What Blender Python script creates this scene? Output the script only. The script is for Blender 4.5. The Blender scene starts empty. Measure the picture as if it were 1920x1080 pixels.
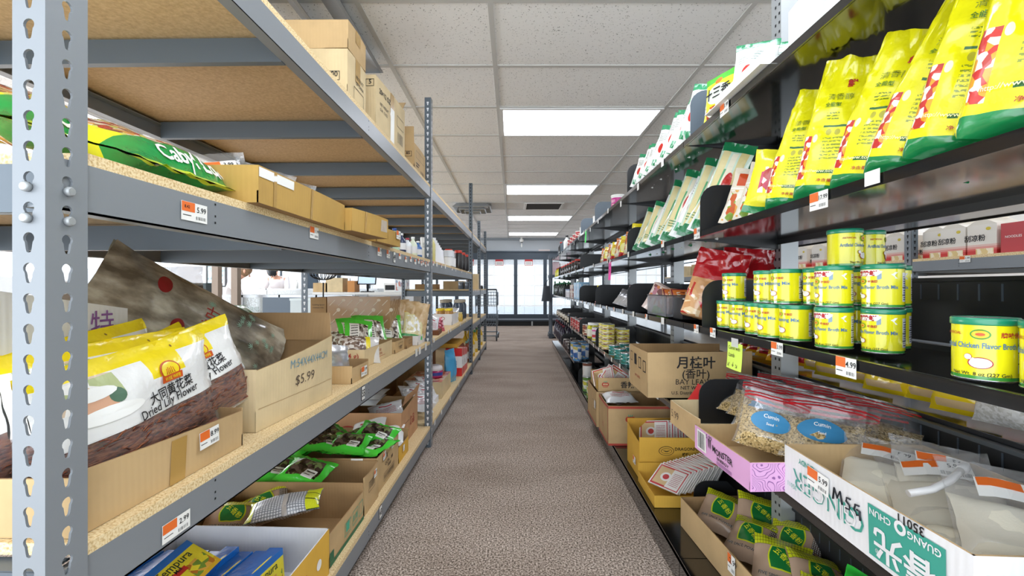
import bpy, math, random
from mathutils import Vector, Matrix, Euler, noise
R = math.radians
SC = bpy.context.scene
COL = SC.collection
TH = R(1.15)                      # the room grid is turned this much against the aisle

# ---------------- camera, world, exposure ----------------
cd = bpy.data.cameras.new('camera'); cam = bpy.data.objects.new('camera', cd); COL.objects.link(cam)
cam.location = (0, 0, 1.0); cam.rotation_euler = (R(90), 0, TH)
cd.sensor_width = 36; cd.lens = 36*850/1920; cd.clip_start = .02; cd.clip_end = 100
SC.camera = cam
W = bpy.data.worlds.new('world'); SC.world = W; W.use_nodes = True
W.node_tree.nodes['Background'].inputs[0].default_value = (.86, .93, 1, 1)
W.node_tree.nodes['Background'].inputs[1].default_value = 3.3
SC.view_settings.view_transform = 'Standard'; SC.view_settings.look = 'None'
SC.view_settings.exposure = 0.32; SC.view_settings.gamma = 1; SC.view_settings.use_curve_mapping = False
SC.cycles.use_denoising = True
SC.cycles.max_bounces = 7; SC.cycles.diffuse_bounces = 4; SC.cycles.transparent_max_bounces = 12
SC.cycles.caustics_reflective = False; SC.cycles.caustics_refractive = False
SC.cycles.sample_clamp_indirect = 4

def area(name, loc, rot, sx, sy, e, col=(1, 1, 1)):
    l = bpy.data.lights.new(name, 'AREA'); l.shape = 'RECTANGLE'; l.size = sx; l.size_y = sy; l.energy = e; l.color = col
    o = bpy.data.objects.new(name, l); COL.objects.link(o); o.location = loc; o.rotation_euler = rot
    return o

def room(x, y, z=0):
    return Vector((x*math.cos(TH)-y*math.sin(TH), x*math.sin(TH)+y*math.cos(TH), z))

# ---------------- materials ----------------
_M = {}
def hexc(c):
    if isinstance(c, str):
        c = c.lstrip('#'); c = [int(c[i:i+2], 16)/255 for i in (0, 2, 4)]
        c = [(x/12.92 if x <= .04045 else ((x+.055)/1.055)**2.4) for x in c]
    return (c[0], c[1], c[2], 1)
def mat(c, rough=.5, metal=0, spec=.5, emit=0, alpha=1, coat=0, bump=None, trans=0, name=None):
    key = ('m', str(c), rough, metal, spec, emit, alpha, coat, str(bump), trans)
    if key in _M: return _M[key]
    m = bpy.data.materials.new(name or 'paint'); m.use_nodes = True; _M[key] = m
    nt = m.node_tree; b = nt.nodes['Principled BSDF']
    b.inputs['Base Color'].default_value = hexc(c); b.inputs['Roughness'].default_value = rough
    b.inputs['Metallic'].default_value = metal; b.inputs['Specular IOR Level'].default_value = spec
    b.inputs['Coat Weight'].default_value = coat; b.inputs['Coat Roughness'].default_value = .08
    b.inputs['Alpha'].default_value = alpha; b.inputs['Transmission Weight'].default_value = trans
    if emit: b.inputs['Emission Color'].default_value = hexc(c); b.inputs['Emission Strength'].default_value = emit
    if bump:
        addbump(nt, b, *bump)
    return m
def addbump(nt, b, scale, strength, dist=.002, coord='Object'):
    tc = nt.nodes.new('ShaderNodeTexCoord'); n = nt.nodes.new('ShaderNodeTexNoise'); n.inputs['Scale'].default_value = scale
    n.inputs['Detail'].default_value = 4
    nt.links.new(tc.outputs[coord], n.inputs['Vector']); bu = nt.nodes.new('ShaderNodeBump')
    bu.inputs['Strength'].default_value = strength; bu.inputs['Distance'].default_value = dist
    nt.links.new(n.outputs['Fac'], bu.inputs['Height']); nt.links.new(bu.outputs[0], b.inputs['Normal'])
def ramp(nt, fac, stops, const=False):
    r = nt.nodes.new('ShaderNodeValToRGB'); cr = r.color_ramp
    if const: cr.interpolation = 'CONSTANT'
    while len(cr.elements) < len(stops): cr.elements.new(.5)
    for e, (p, c) in zip(cr.elements, stops): e.position = p; e.color = hexc(c)
    nt.links.new(fac, r.inputs[0]); return r.outputs[0]
def noisemat(key, stops, scale, rough=.6, detail=5, stretch=(1, 1, 1), bump=0, dist=.002, metal=0, vor=False, coat=0, const=False):
    k = ('n', key)
    if k in _M: return _M[k]
    m = bpy.data.materials.new(key); m.use_nodes = True; _M[k] = m; nt = m.node_tree; b = nt.nodes['Principled BSDF']
    tc = nt.nodes.new('ShaderNodeTexCoord'); mp = nt.nodes.new('ShaderNodeMapping'); mp.inputs['Scale'].default_value = stretch
    nt.links.new(tc.outputs['Object'], mp.inputs[0])
    n = nt.nodes.new('ShaderNodeTexVoronoi' if vor else 'ShaderNodeTexNoise'); n.inputs['Scale'].default_value = scale
    if not vor: n.inputs['Detail'].default_value = detail
    nt.links.new(mp.outputs[0], n.inputs['Vector'])
    out = n.outputs['Color' if vor else 'Fac']
    nt.links.new(ramp(nt, out, stops, const), b.inputs['Base Color'])
    b.inputs['Roughness'].default_value = rough; b.inputs['Metallic'].default_value = metal; b.inputs['Coat Weight'].default_value = coat
    if bump:
        bu = nt.nodes.new('ShaderNodeBump'); bu.inputs['Strength'].default_value = bump; bu.inputs['Distance'].default_value = dist
        nt.links.new(n.outputs['Distance' if vor else 'Fac'], bu.inputs['Height']); nt.links.new(bu.outputs[0], b.inputs['Normal'])
    return m
def film(key='film', col=(.9, .92, .94), a=.08, rough=.12, gl=.10):
    """thin clear plastic: mostly transparent, a bit milky, with a sheen"""
    k = ('f', key)
    if k in _M: return _M[k]
    m = bpy.data.materials.new(key); m.use_nodes = True; _M[k] = m; nt = m.node_tree; nt.nodes.clear()
    o = nt.nodes.new('ShaderNodeOutputMaterial'); t = nt.nodes.new('ShaderNodeBsdfTransparent'); d = nt.nodes.new('ShaderNodeBsdfDiffuse')
    g = nt.nodes.new('ShaderNodeBsdfGlossy'); g.inputs['Roughness'].default_value = rough
    d.inputs[0].default_value = (*col, 1); m1 = nt.nodes.new('ShaderNodeMixShader'); m2 = nt.nodes.new('ShaderNodeMixShader')
    m1.inputs[0].default_value = a; m2.inputs[0].default_value = gl
    nt.links.new(t.outputs[0], m1.inputs[1]); nt.links.new(d.outputs[0], m1.inputs[2])
    nt.links.new(m1.outputs[0], m2.inputs[1]); nt.links.new(g.outputs[0], m2.inputs[2]); nt.links.new(m2.outputs[0], o.inputs[0])
    tc = nt.nodes.new('ShaderNodeTexCoord'); n = nt.nodes.new('ShaderNodeTexNoise'); n.inputs['Scale'].default_value = 45
    bu = nt.nodes.new('ShaderNodeBump'); bu.inputs['Strength'].default_value = .5; bu.inputs['Distance'].default_value = .004
    nt.links.new(tc.outputs['Object'], n.inputs['Vector']); nt.links.new(n.outputs['Fac'], bu.inputs['Height'])
    nt.links.new(bu.outputs[0], g.inputs['Normal']); nt.links.new(bu.outputs[0], d.inputs['Normal'])
    return m
def art(key, base, shapes, rough=.3, coat=.3, bump=None, spec=.5):
    """printed pattern in UV space. r: rect, e: ellipse, b: rect of blotchy print, l: rect of text-like lines"""
    k = ('a', key)
    if k in _M: return _M[k]
    m = bpy.data.materials.new(key); m.use_nodes = True; _M[k] = m; nt = m.node_tree; b = nt.nodes['Principled BSDF']
    b.inputs['Roughness'].default_value = rough; b.inputs['Coat Weight'].default_value = coat; b.inputs['Coat Roughness'].default_value = .1
    b.inputs['Specular IOR Level'].default_value = spec
    uv = nt.nodes.new('ShaderNodeUVMap'); sx = nt.nodes.new('ShaderNodeSeparateXYZ'); nt.links.new(uv.outputs[0], sx.inputs[0])
    X, Y = sx.outputs[0], sx.outputs[1]
    def mth(op, a, c):
        n = nt.nodes.new('ShaderNodeMath'); n.operation = op
        for i, q in enumerate((a, c)):
            if isinstance(q, (int, float)): n.inputs[i].default_value = q
            elif q is not None: nt.links.new(q, n.inputs[i])
        return n.outputs[0]
    rgb = nt.nodes.new('ShaderNodeRGB'); rgb.outputs[0].default_value = hexc(base); cur = rgb.outputs[0]
    for s in shapes:
        x0, y0, x1, y1, c = s[1:6]
        if s[0] == 'e':
            dx = mth('DIVIDE', mth('SUBTRACT', X, x0), x1); dy = mth('DIVIDE', mth('SUBTRACT', Y, y0), y1)
            k_ = mth('LESS_THAN', mth('ADD', mth('MULTIPLY', dx, dx), mth('MULTIPLY', dy, dy)), 1.0)
        else:
            k_ = mth('MULTIPLY', mth('MULTIPLY', mth('GREATER_THAN', X, x0), mth('LESS_THAN', X, x1)),
                     mth('MULTIPLY', mth('GREATER_THAN', Y, y0), mth('LESS_THAN', Y, y1)))
        mx = nt.nodes.new('ShaderNodeMix'); mx.data_type = 'RGBA'
        if s[0] == 'b':
            v = nt.nodes.new('ShaderNodeTexVoronoi'); v.inputs['Scale'].default_value = s[6]; nt.links.new(uv.outputs[0], v.inputs['Vector'])
            sc_ = nt.nodes.new('ShaderNodeSeparateColor'); nt.links.new(v.outputs['Color'], sc_.inputs[0])
            n_ = len(c); nt.links.new(ramp(nt, sc_.outputs[0], [(i/n_, q) for i, q in enumerate(c)], True), mx.inputs[7])
        elif s[0] == 'l':
            n_ = s[6]; w = mth('LESS_THAN', mth('FRACT', mth('MULTIPLY', mth('SUBTRACT', Y, y0), n_/(y1-y0)), None), .5)
            nz = nt.nodes.new('ShaderNodeTexNoise'); nz.inputs['Scale'].default_value = 90; nt.links.new(uv.outputs[0], nz.inputs['Vector'])
            k_ = mth('MULTIPLY', k_, mth('MULTIPLY', w, mth('GREATER_THAN', nz.outputs['Fac'], .45))); mx.inputs[7].default_value = hexc(c)
        else: mx.inputs[7].default_value = hexc(c)
        nt.links.new(k_, mx.inputs[0]); nt.links.new(cur, mx.inputs[6]); cur = mx.outputs[2]
    nt.links.new(cur, b.inputs['Base Color'])
    if bump is None and rough <= .25 and coat >= .5: bump = (16, .55, .012)
    if bump: addbump(nt, b, *bump)
    return m

# ---------------- mesh builder ----------------
class MB:
    def __init__(s): s.v = []; s.f = []; s.m = []; s.uv = []; s.sm = []; s.mats = []
    def mi(s, m):
        if m not in s.mats: s.mats.append(m)
        return s.mats.index(m)
    def face(s, idx, m, uvs=None, sm=False):
        s.f.append(tuple(idx)); s.m.append(s.mi(m)); s.sm.append(sm); s.uv.append(uvs or [(0, 0)]*len(idx))
    def poly(s, pts, m, uvs=None, sm=False):
        b = len(s.v); s.v += [Vector(p) for p in pts]
        if uvs is None and len(pts) == 4: uvs = [(0, 0), (1, 0), (1, 1), (0, 1)]
        s.face(range(b, b+len(pts)), m, uvs, sm)
    def box(s, c, d, m, rot=None, faces='WESNBT', ms=None):
        c = Vector(c); hx, hy, hz = d[0]/2, d[1]/2, d[2]/2
        q = lambda x, y, z: c + ((rot @ Vector((x*hx, y*hy, z*hz))) if rot else Vector((x*hx, y*hy, z*hz)))
        F = {'W': ((-1, 1, -1), (-1, -1, -1), (-1, -1, 1), (-1, 1, 1)), 'E': ((1, -1, -1), (1, 1, -1), (1, 1, 1), (1, -1, 1)),
             'S': ((-1, -1, -1), (1, -1, -1), (1, -1, 1), (-1, -1, 1)), 'N': ((1, 1, -1), (-1, 1, -1), (-1, 1, 1), (1, 1, 1)),
             'B': ((-1, 1, -1), (1, 1, -1), (1, -1, -1), (-1, -1, -1)), 'T': ((-1, -1, 1), (1, -1, 1), (1, 1, 1), (-1, 1, 1))}
        for k in faces: s.poly([q(*p) for p in F[k]], (ms or {}).get(k, m))
        return s
    def bb(s, x0, x1, y0, y1, z0, z1, m, **k): return s.box(((x0+x1)/2, (y0+y1)/2, (z0+z1)/2), (abs(x1-x0), abs(y1-y0), abs(z1-z0)), m, **k)
    def grid(s, P, nu, nv, m, sm=True, wu=False, wv=False, flip=False, mf=None):
        b = len(s.v); cu = nu if wu else nu+1; cv = nv if wv else nv+1
        for j in range(cv):
            for i in range(cu): s.v.append(Vector(P(i/nu, j/nv)))
        for j in range(nv):
            for i in range(nu):
                a = b+j*cu+i; bq = b+j*cu+(i+1) % cu; c = b+((j+1) % cv)*cu+(i+1) % cu; d = b+((j+1) % cv)*cu+i
                uv = [(i/nu, j/nv), ((i+1)/nu, j/nv), ((i+1)/nu, (j+1)/nv), (i/nu, (j+1)/nv)]
                mm = mf((i+.5)/nu, (j+.5)/nv) if mf else m
                if flip: s.face((a, d, c, bq), mm, [uv[0], uv[3], uv[2], uv[1]], sm)
                else: s.face((a, bq, c, d), mm, uv, sm)
        return s
    def lathe(s, prof, n, ms, o=(0, 0, 0), sm=True, cap=True):
        o = Vector(o); zt = prof[-1][1]-prof[0][1] or 1
        b = len(s.v)
        for r, z in prof:
            for i in range(n):
                a = 2*math.pi*i/n - math.pi/2; s.v.append(o+Vector((r*math.cos(a), r*math.sin(a), z)))
        for j in range(len(prof)-1):
            mm = ms[j] if isinstance(ms, (list, tuple)) else ms
            v0, v1 = (prof[j][1]-prof[0][1])/zt, (prof[j+1][1]-prof[0][1])/zt
            for i in range(n):
                i2 = (i+1) % n
                s.face((b+j*n+i, b+j*n+i2, b+(j+1)*n+i2, b+(j+1)*n+i), mm, [(i/n, v0), ((i+1)/n, v0), ((i+1)/n, v1), (i/n, v1)], sm)
        if cap:
            m0 = ms[0] if isinstance(ms, (list, tuple)) else ms; m1 = ms[-1] if isinstance(ms, (list, tuple)) else ms
            s.face([b+i for i in range(n)][::-1], m0); s.face([b+(len(prof)-1)*n+i for i in range(n)], m1)
        return s
    def tube(s, pts, r, m, n=6):
        pts = [Vector(p) for p in pts]; b = len(s.v)
        for k, p in enumerate(pts):
            t = (pts[min(k+1, len(pts)-1)]-pts[max(k-1, 0)]).normalized()
            a = t.orthogonal().normalized() if abs(t.z) < .9 else t.cross(Vector((0, 1, 0))).normalized(); c = t.cross(a)
            for i in range(n):
                q = 2*math.pi*i/n; s.v.append(p+a*(r*math.cos(q))+c*(r*math.sin(q)))
        for k in range(len(pts)-1):
            for i in range(n): s.face((b+k*n+i, b+k*n+(i+1) % n, b+(k+1)*n+(i+1) % n, b+(k+1)*n+i), m, sm=True)
        s.face([b+i for i in range(n)][::-1], m); s.face([b+(len(pts)-1)*n+i for i in range(n)], m)
        return s
    def extrude(s, outline, o, xd, yd, th, m):
        """flat shape (2-D outline) with thickness th along xd x yd"""
        o, xd, yd = Vector(o), Vector(xd), Vector(yd); n = xd.cross(yd).normalized()*th; b = len(s.v); k = len(outline)
        s.v += [o+xd*x+yd*y for x, y in outline]+[o+xd*x+yd*y-n for x, y in outline]
        s.face(range(b, b+k), m); s.face(range(b+2*k-1, b+k-1, -1), m)
        for i in range(k): s.face((b+(i+1) % k, b+i, b+k+i, b+k+(i+1) % k), m)
        return s
    def text(s, st, h, fr, m, al='C', bold=0, sx=1):
        """letters of height h; fr(x, y) -> point"""
        vs, fs, w = glyphs(st, bold); off = {'C': -w/2, 'L': 0, 'R': -w}[al]; b = len(s.v)
        s.v += [Vector(fr((x+off)*h*sx, y*h)) for x, y in vs]
        for f in fs: s.face([b+i for i in f], m)
        return s
    def xf(s, M):
        s.v = [M @ p for p in s.v]; return s
    def mesh(s, name):
        me = bpy.data.meshes.new(name); me.from_pydata([tuple(p) for p in s.v], [], s.f)
        for m in s.mats: me.materials.append(m)
        me.polygons.foreach_set('material_index', s.m); me.polygons.foreach_set('use_smooth', s.sm)
        ul = me.uv_layers.new(name='UVMap'); flat = []
        for q in s.uv:
            for a in q: flat += [a[0], a[1]]
        ul.data.foreach_set('uv', flat); me.update(); return me
_G = {}
def glyphs(st, bold=0):
    k = (st, bold)
    if k in _G: return _G[k]
    c = bpy.data.curves.new('letters', 'FONT'); c.body = st; c.size = 1.0; c.offset = bold; c.resolution_u = 2
    o = bpy.data.objects.new('letters', c); COL.objects.link(o); dg = bpy.context.evaluated_depsgraph_get(); dg.update()
    me = bpy.data.meshes.new_from_object(o.evaluated_get(dg)); vs = [(v.co.x, v.co.y) for v in me.vertices]; fs = [tuple(p.vertices) for p in me.polygons]
    bpy.data.objects.remove(o); bpy.data.curves.remove(c); bpy.data.meshes.remove(me)
    if vs:
        x0 = min(v[0] for v in vs); x1 = max(v[0] for v in vs); y1 = max(v[1] for v in vs); y0 = min(0, min(v[1] for v in vs))
        H = (y1-0) or 1; vs = [((x-x0)/H, y/H) for x, y in vs]; w = (x1-x0)/H
    else: w = 0
    _G[k] = (vs, fs, w); return _G[k]
def flat(o, xd, yd):
    o, xd, yd = Vector(o), Vector(xd).normalized(), Vector(yd).normalized()
    return lambda x, y: o+xd*x+yd*y

# ---------------- objects ----------------
def setp(o, label=None, cat=None, group=None, kind=None):
    if label: o['label'] = label
    if cat: o['category'] = cat
    if group: o['group'] = group
    if kind: o['kind'] = kind
    return o
def thing(name, label, cat, loc=(0, 0, 0), rot=(0, 0, 0), group=None, kind=None):
    o = bpy.data.objects.new(name, None); COL.objects.link(o); o.location = loc; o.rotation_euler = rot; o.empty_display_size = .05
    return setp(o, label, cat, group, kind)
def part(root, name, mb, label=None, loc=None, rot=None, kind=None):
    o = bpy.data.objects.new(name, mb.mesh(name) if isinstance(mb, MB) else mb); COL.objects.link(o); o.parent = root
    if loc: o.location = loc
    if rot: o.rotation_euler = rot
    return setp(o, label, kind=kind)
def solo(name, mb, label, cat, loc=(0, 0, 0), rot=(0, 0, 0), group=None, kind=None):
    o = bpy.data.objects.new(name, mb.mesh(name) if isinstance(mb, MB) else mb); COL.objects.link(o); o.location = loc; o.rotation_euler = rot
    return setp(o, label, cat, group, kind)
def struct(name, mb, rot=True):
    o = bpy.data.objects.new(name, mb.mesh(name)); COL.objects.link(o); o['kind'] = 'structure'
    if rot: o.rotation_euler = (0, 0, TH)
    return o
_KIDS = {}
def copy(o, label, loc=None, rot=None, scale=None, group=None):
    c = o.copy(); COL.objects.link(c)
    for ch in list(o.children):
        k = ch.copy(); COL.objects.link(k); k.parent = c
        for g in list(ch.children):
            q = g.copy(); COL.objects.link(q); q.parent = k
    if label: c['label'] = label
    if group: c['group'] = group
    if loc is not None: c.location = loc
    if rot is not None: c.rotation_euler = rot
    if scale is not None: c.scale = scale
    return c
ORD = ['first', 'second', 'third', 'fourth', 'fifth', 'sixth', 'seventh', 'eighth', 'ninth', 'tenth', 'eleventh', 'twelfth', 'thirteenth', 'fourteenth', 'fifteenth', 'sixteenth', 'seventeenth', 'eighteenth', 'nineteenth', 'twentieth']
class Row:
    """places copies of one kind; the first call places the original"""
    def __init__(s, proto): s.p = proto; s.n = 0
    def put(s, label, loc, rot=(0, 0, 0), scale=(1, 1, 1)):
        if s.n == 0:
            s.p['label'] = label; s.p.location = loc; s.p.rotation_euler = rot; s.p.scale = scale; o = s.p
        else: o = copy(s.p, label, loc, rot, scale)
        s.n += 1; return o

# ---------------- common materials ----------------
BLACKINK = mat('#1b1b1d', .6); WHITE = mat('#f2f2ee', .5); ORANGE = mat('#e8702a', .5); REDINK = mat('#b8282c', .5)
GREENINK = mat('#4ba98a', .6)
STEEL = mat('#858a8f', .42, .1, .5, bump=(60, .05, .001)); STEELD = mat('#5c666f', .42, .1, .5)
BOARD = noisemat('particle_board', [(.3, '#b8955f'), (.45, '#dcbf8c'), (.6, '#efdcb2'), (.75, '#dcc090')], 260, .7, 6, bump=.2, dist=.001)
BOARDU = noisemat('hardboard_underside', [(.3, '#c8a87c'), (.5, '#d6b88c'), (.7, '#e2c69c')], 120, .5, 6)
GLOSSBK = mat('#141516', .13, 0, .6, coat=.6); SATINBK = mat('#191b1e', .4, 0, .5); UPR = mat('#a4a8aa', .35, .3)
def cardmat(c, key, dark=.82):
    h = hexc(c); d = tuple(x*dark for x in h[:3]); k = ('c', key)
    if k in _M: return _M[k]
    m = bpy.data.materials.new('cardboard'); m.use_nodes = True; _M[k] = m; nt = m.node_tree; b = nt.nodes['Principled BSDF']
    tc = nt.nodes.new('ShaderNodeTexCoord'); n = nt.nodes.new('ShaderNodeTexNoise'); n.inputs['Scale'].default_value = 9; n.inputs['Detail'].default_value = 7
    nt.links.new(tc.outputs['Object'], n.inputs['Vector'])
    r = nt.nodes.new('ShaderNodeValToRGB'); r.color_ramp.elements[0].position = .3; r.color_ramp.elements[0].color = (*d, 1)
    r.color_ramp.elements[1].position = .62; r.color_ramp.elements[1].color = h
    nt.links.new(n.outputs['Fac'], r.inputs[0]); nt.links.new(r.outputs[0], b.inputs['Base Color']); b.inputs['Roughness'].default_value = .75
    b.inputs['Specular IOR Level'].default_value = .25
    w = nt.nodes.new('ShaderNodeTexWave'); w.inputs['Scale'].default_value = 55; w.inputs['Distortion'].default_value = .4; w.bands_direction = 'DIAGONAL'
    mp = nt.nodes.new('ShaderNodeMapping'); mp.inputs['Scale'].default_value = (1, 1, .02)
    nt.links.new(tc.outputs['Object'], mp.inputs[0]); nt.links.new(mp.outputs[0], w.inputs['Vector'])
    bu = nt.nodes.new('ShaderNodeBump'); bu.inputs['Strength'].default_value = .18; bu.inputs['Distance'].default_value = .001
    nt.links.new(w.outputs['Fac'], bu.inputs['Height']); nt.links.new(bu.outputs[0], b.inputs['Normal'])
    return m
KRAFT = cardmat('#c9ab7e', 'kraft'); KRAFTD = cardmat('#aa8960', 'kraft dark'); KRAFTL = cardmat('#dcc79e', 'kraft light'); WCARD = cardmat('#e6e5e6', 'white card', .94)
YCARD = cardmat('#dfb048', 'yellow card', .92); TAPE = mat('#b5904e', .25, coat=.4)
def sheet(s, pts, m): s.poly(pts, m)
# ================= THE ROOM =================
CZ = 2.312
def carpet():
    m = bpy.data.materials.new('carpet'); m.use_nodes = True; nt = m.node_tree; b = nt.nodes['Principled BSDF']
    tc = nt.nodes.new('ShaderNodeTexCoord')
    n1 = nt.nodes.new('ShaderNodeTexNoise'); n1.inputs['Scale'].default_value = 150; n1.inputs['Detail'].default_value = 4
    n2 = nt.nodes.new('ShaderNodeTexNoise'); n2.inputs['Scale'].default_value = 1.6; n2.inputs['Detail'].default_value = 6
    n3 = nt.nodes.new('ShaderNodeTexNoise'); n3.inputs['Scale'].default_value = 40; n3.inputs['Detail'].default_value = 4
    mp = nt.nodes.new('ShaderNodeMapping'); mp.inputs['Scale'].default_value = (1, 2.2, 1)
    for q in (n1, n3): nt.links.new(tc.outputs['Object'], q.inputs['Vector'])
    nt.links.new(tc.outputs['Object'], mp.inputs[0]); nt.links.new(mp.outputs[0], n2.inputs['Vector'])
    c1 = ramp(nt, n1.outputs['Fac'], [(.36, '#5c5149'), (.5, '#ad9d90'), (.64, '#e8dace')])
    c2 = ramp(nt, n2.outputs['Fac'], [(.25, '#d8d4d0'), (.6, '#ffffff')])  # stretched darker smudges: shading of the ripples painted into the carpet
    mx = nt.nodes.new('ShaderNodeMix'); mx.data_type = 'RGBA'; mx.blend_type = 'MULTIPLY'; mx.inputs[0].default_value = .8
    nt.links.new(c1, mx.inputs[6]); nt.links.new(c2, mx.inputs[7])
    nt.links.new(mx.outputs[2], b.inputs['Base Color']); b.inputs['Roughness'].default_value = .95; b.inputs['Specular IOR Level'].default_value = .1
    bu = nt.nodes.new('ShaderNodeBump'); bu.inputs['Strength'].default_value = .7; bu.inputs['Distance'].default_value = .004
    nt.links.new(n1.outputs['Fac'], bu.inputs['Height']); nt.links.new(bu.outputs[0], b.inputs['Normal'])
    return m
q = MB(); CARPET = carpet()
# carpet laid in strips with a fine seam between them
ys = [-1.1, 5.36, 8.6, 14]
for a, c in zip(ys[:-1], ys[1:]): q.bb(-9, 6, a+.004, c-.004, -.05, 0, CARPET)
q.bb(-9, 6, -1.1, 14, -.06, -.006, mat('#3c3733', .9))
struct('floor', q)
# ripples of the loose carpet are only soft shading put into its colour
def ceilmat():
    m = bpy.data.materials.new('ceiling_tile'); m.use_nodes = True; nt = m.node_tree; b = nt.nodes['Principled BSDF']
    tc = nt.nodes.new('ShaderNodeTexCoord'); v = nt.nodes.new('ShaderNodeTexVoronoi'); v.inputs['Scale'].default_value = 70
    dn = nt.nodes.new('ShaderNodeTexNoise'); dn.inputs['Scale'].default_value = 60; dn.inputs['Detail'].default_value = 2
    ad = nt.nodes.new('ShaderNodeMix'); ad.data_type = 'VECTOR'; ad.inputs[0].default_value = .035
    nt.links.new(tc.outputs['Object'], dn.inputs['Vector']); nt.links.new(tc.outputs['Object'], ad.inputs[4]); nt.links.new(dn.outputs['Color'], ad.inputs[5])
    nt.links.new(ad.outputs[1], v.inputs['Vector'])
    nt.links.new(ramp(nt, v.outputs['Distance'], [(.0, '#4e4e4e'), (.13, '#808080'), (.2, '#f6f6f5'), (1, '#fafaf9')]), b.inputs['Base Color'])
    b.inputs['Roughness'].default_value = .9; return m
q = MB(); q.bb(-9, 6, -1.1, 12.6, CZ, CZ+.03, ceilmat()); struct('ceiling', q)
TEE = mat('#c9c9c6', .45); q = MB()
for k in range(-4, 5):
    x = -.10+1.215*k if k >= 0 else -.71+1.215*(k+1)
    q.bb(x-.0125, x+.0125, -1.1, 12.4, CZ-.006, CZ, TEE)
for k in range(-6, 16): q.bb(-9, 6, 2.645+.6085*k-.0125+.03, 2.645+.6085*k+.0125+.03, CZ-.0055, CZ, TEE)
struct('trim_1', q)
# troffers
LIT = mat('#f2f6ff', .5, emit=7.0); LFR = mat('#dcdcda', .4)
def troffer(label, x0, y0, first=[None]):
    if first[0] is None:
        t = thing('ceiling_light', label, 'light', group='flush ceiling light panels')
        f = MB()
        for a in ((0, 1.19, 0, .022), (0, 1.19, .565, .587), (0, .022, .022, .565), (1.168, 1.19, .022, .565)): f.bb(*a, -.012, -.0005, LFR)
        part(t, 'frame', f); d = MB()
        def P(u, v): return (.022+1.146*u, .022+.543*v, -.010+.004*abs(math.sin(v*math.pi*2)))
        d.grid(P, 2, 12, LIT, flip=True); part(t, 'diffuser', d); first[0] = t; o = t
    else: o = copy(first[0], label)
    o.location = room(x0+.0125, y0+.012, CZ-.006); o.rotation_euler = (0, 0, TH); return o
YL = [3.27, 5.70, 8.135, 10.57, .84]
for k, y in enumerate(YL):
    troffer(['large lit ceiling panel nearest the viewer over the aisle', 'lit ceiling panel over the aisle between the nearest one and the vent',
             'lit ceiling panel over the aisle just beyond the vent', 'farthest lit ceiling panel over the aisle, by the coolers', 'lit ceiling panel overhead above the viewer'][k], -.10, y)
for k, y in enumerate([3.27, 5.7, 8.135, .84]):
    troffer('lit ceiling panel over the shop counter side, %s row' % ['first', 'second', 'third', 'rear'][k], -4.355, y)
    troffer('lit ceiling panel beyond the black shelves, %s row' % ['first', 'second', 'third', 'rear'][k], 3.545, y)
# return air vent
t = thing('ceiling_vent', 'dark square air vent between two ceiling light panels', 'vent', room(.2, 6.95, CZ-.008), (0, 0, TH)); q = MB()
for a in ((0, .6, 0, .03), (0, .6, .57, .6), (0, .03, .03, .57), (.57, .6, .03, .57)): q.bb(*a, -.008, .006, WHITE)
part(t, 'frame', q); q = MB(); q.bb(.03, .57, .03, .57, .002, .006, mat('#2c2b2c', .8))
for k in range(26): q.box((.3, .045+k*.0202, .0), (.54, .003, .008), mat('#4c4a4a', .6), rot=Matrix.Rotation(.6, 3, 'X'))
part(t, 'grille', q)
# square cone air diffusers
CHR = mat('#aeb2b6', .3, .35)
def diffuser(label, x, y, s=1.19):
    t = thing('air_diffuser', label, 'air diffuser', room(x, y, CZ-.004), (0, 0, TH), group='square metal air diffusers')
    for k, (a, zz) in enumerate(((.5, -.062), (.36, -.09), (.22, -.11))):
        q = MB(); h = a*s
        for (sx, sy, ex, ey) in ((-1, -1, 1, -1), (1, -1, 1, 1), (1, 1, -1, 1), (-1, 1, -1, -1)):
            i = h*.80
            p = [(sx*h, sy*h, zz), (ex*h, ey*h, zz), (ex*i, ey*i, zz+.057), (sx*i, sy*i, zz+.057)]
            q.poly(p[::-1], CHR); q.poly([(x_, y_, z_+.002) for x_, y_, z_ in p], CHR)
            q.poly([(sx*h, sy*h, zz), (ex*h, ey*h, zz), (ex*(h-.012), ey*(h-.012), zz-.008), (sx*(h-.012), sy*(h-.012), zz-.008)][::-1], CHR)
        part(t, 'cone' if k else 'rim', q)
    q = MB(); q.lathe([(.15*s, -.07), (.15*s, -.006)], 24, mat('#17181a', .6)); part(t, 'duct_opening', q)
    return t
diffuser('large square metal air diffuser above the nearest cartons', -1.34, 2.03)
diffuser('small square metal air diffuser high above the far steel shelving', -.62, 7.2, .58)
# end wall and soffit
GW = mat('#b9bfc4', .7)
q = MB(); q.bb(-9, 6, 11.98, 12.1, 1.97, CZ, GW); struct('wall_back', q)
q = MB(); q.bb(-9, 6, 11.86, 11.98, CZ-.05, CZ-.001, mat('#8f979e', .7)); struct('trim_2', q)
q = MB(); q.bb(5.0, 5.1, -3, 12, 0, CZ, mat('#efeeea', .7)); struct('wall_right', q)
q = MB(); WL = mat('#e9e9e8', .7)
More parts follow.
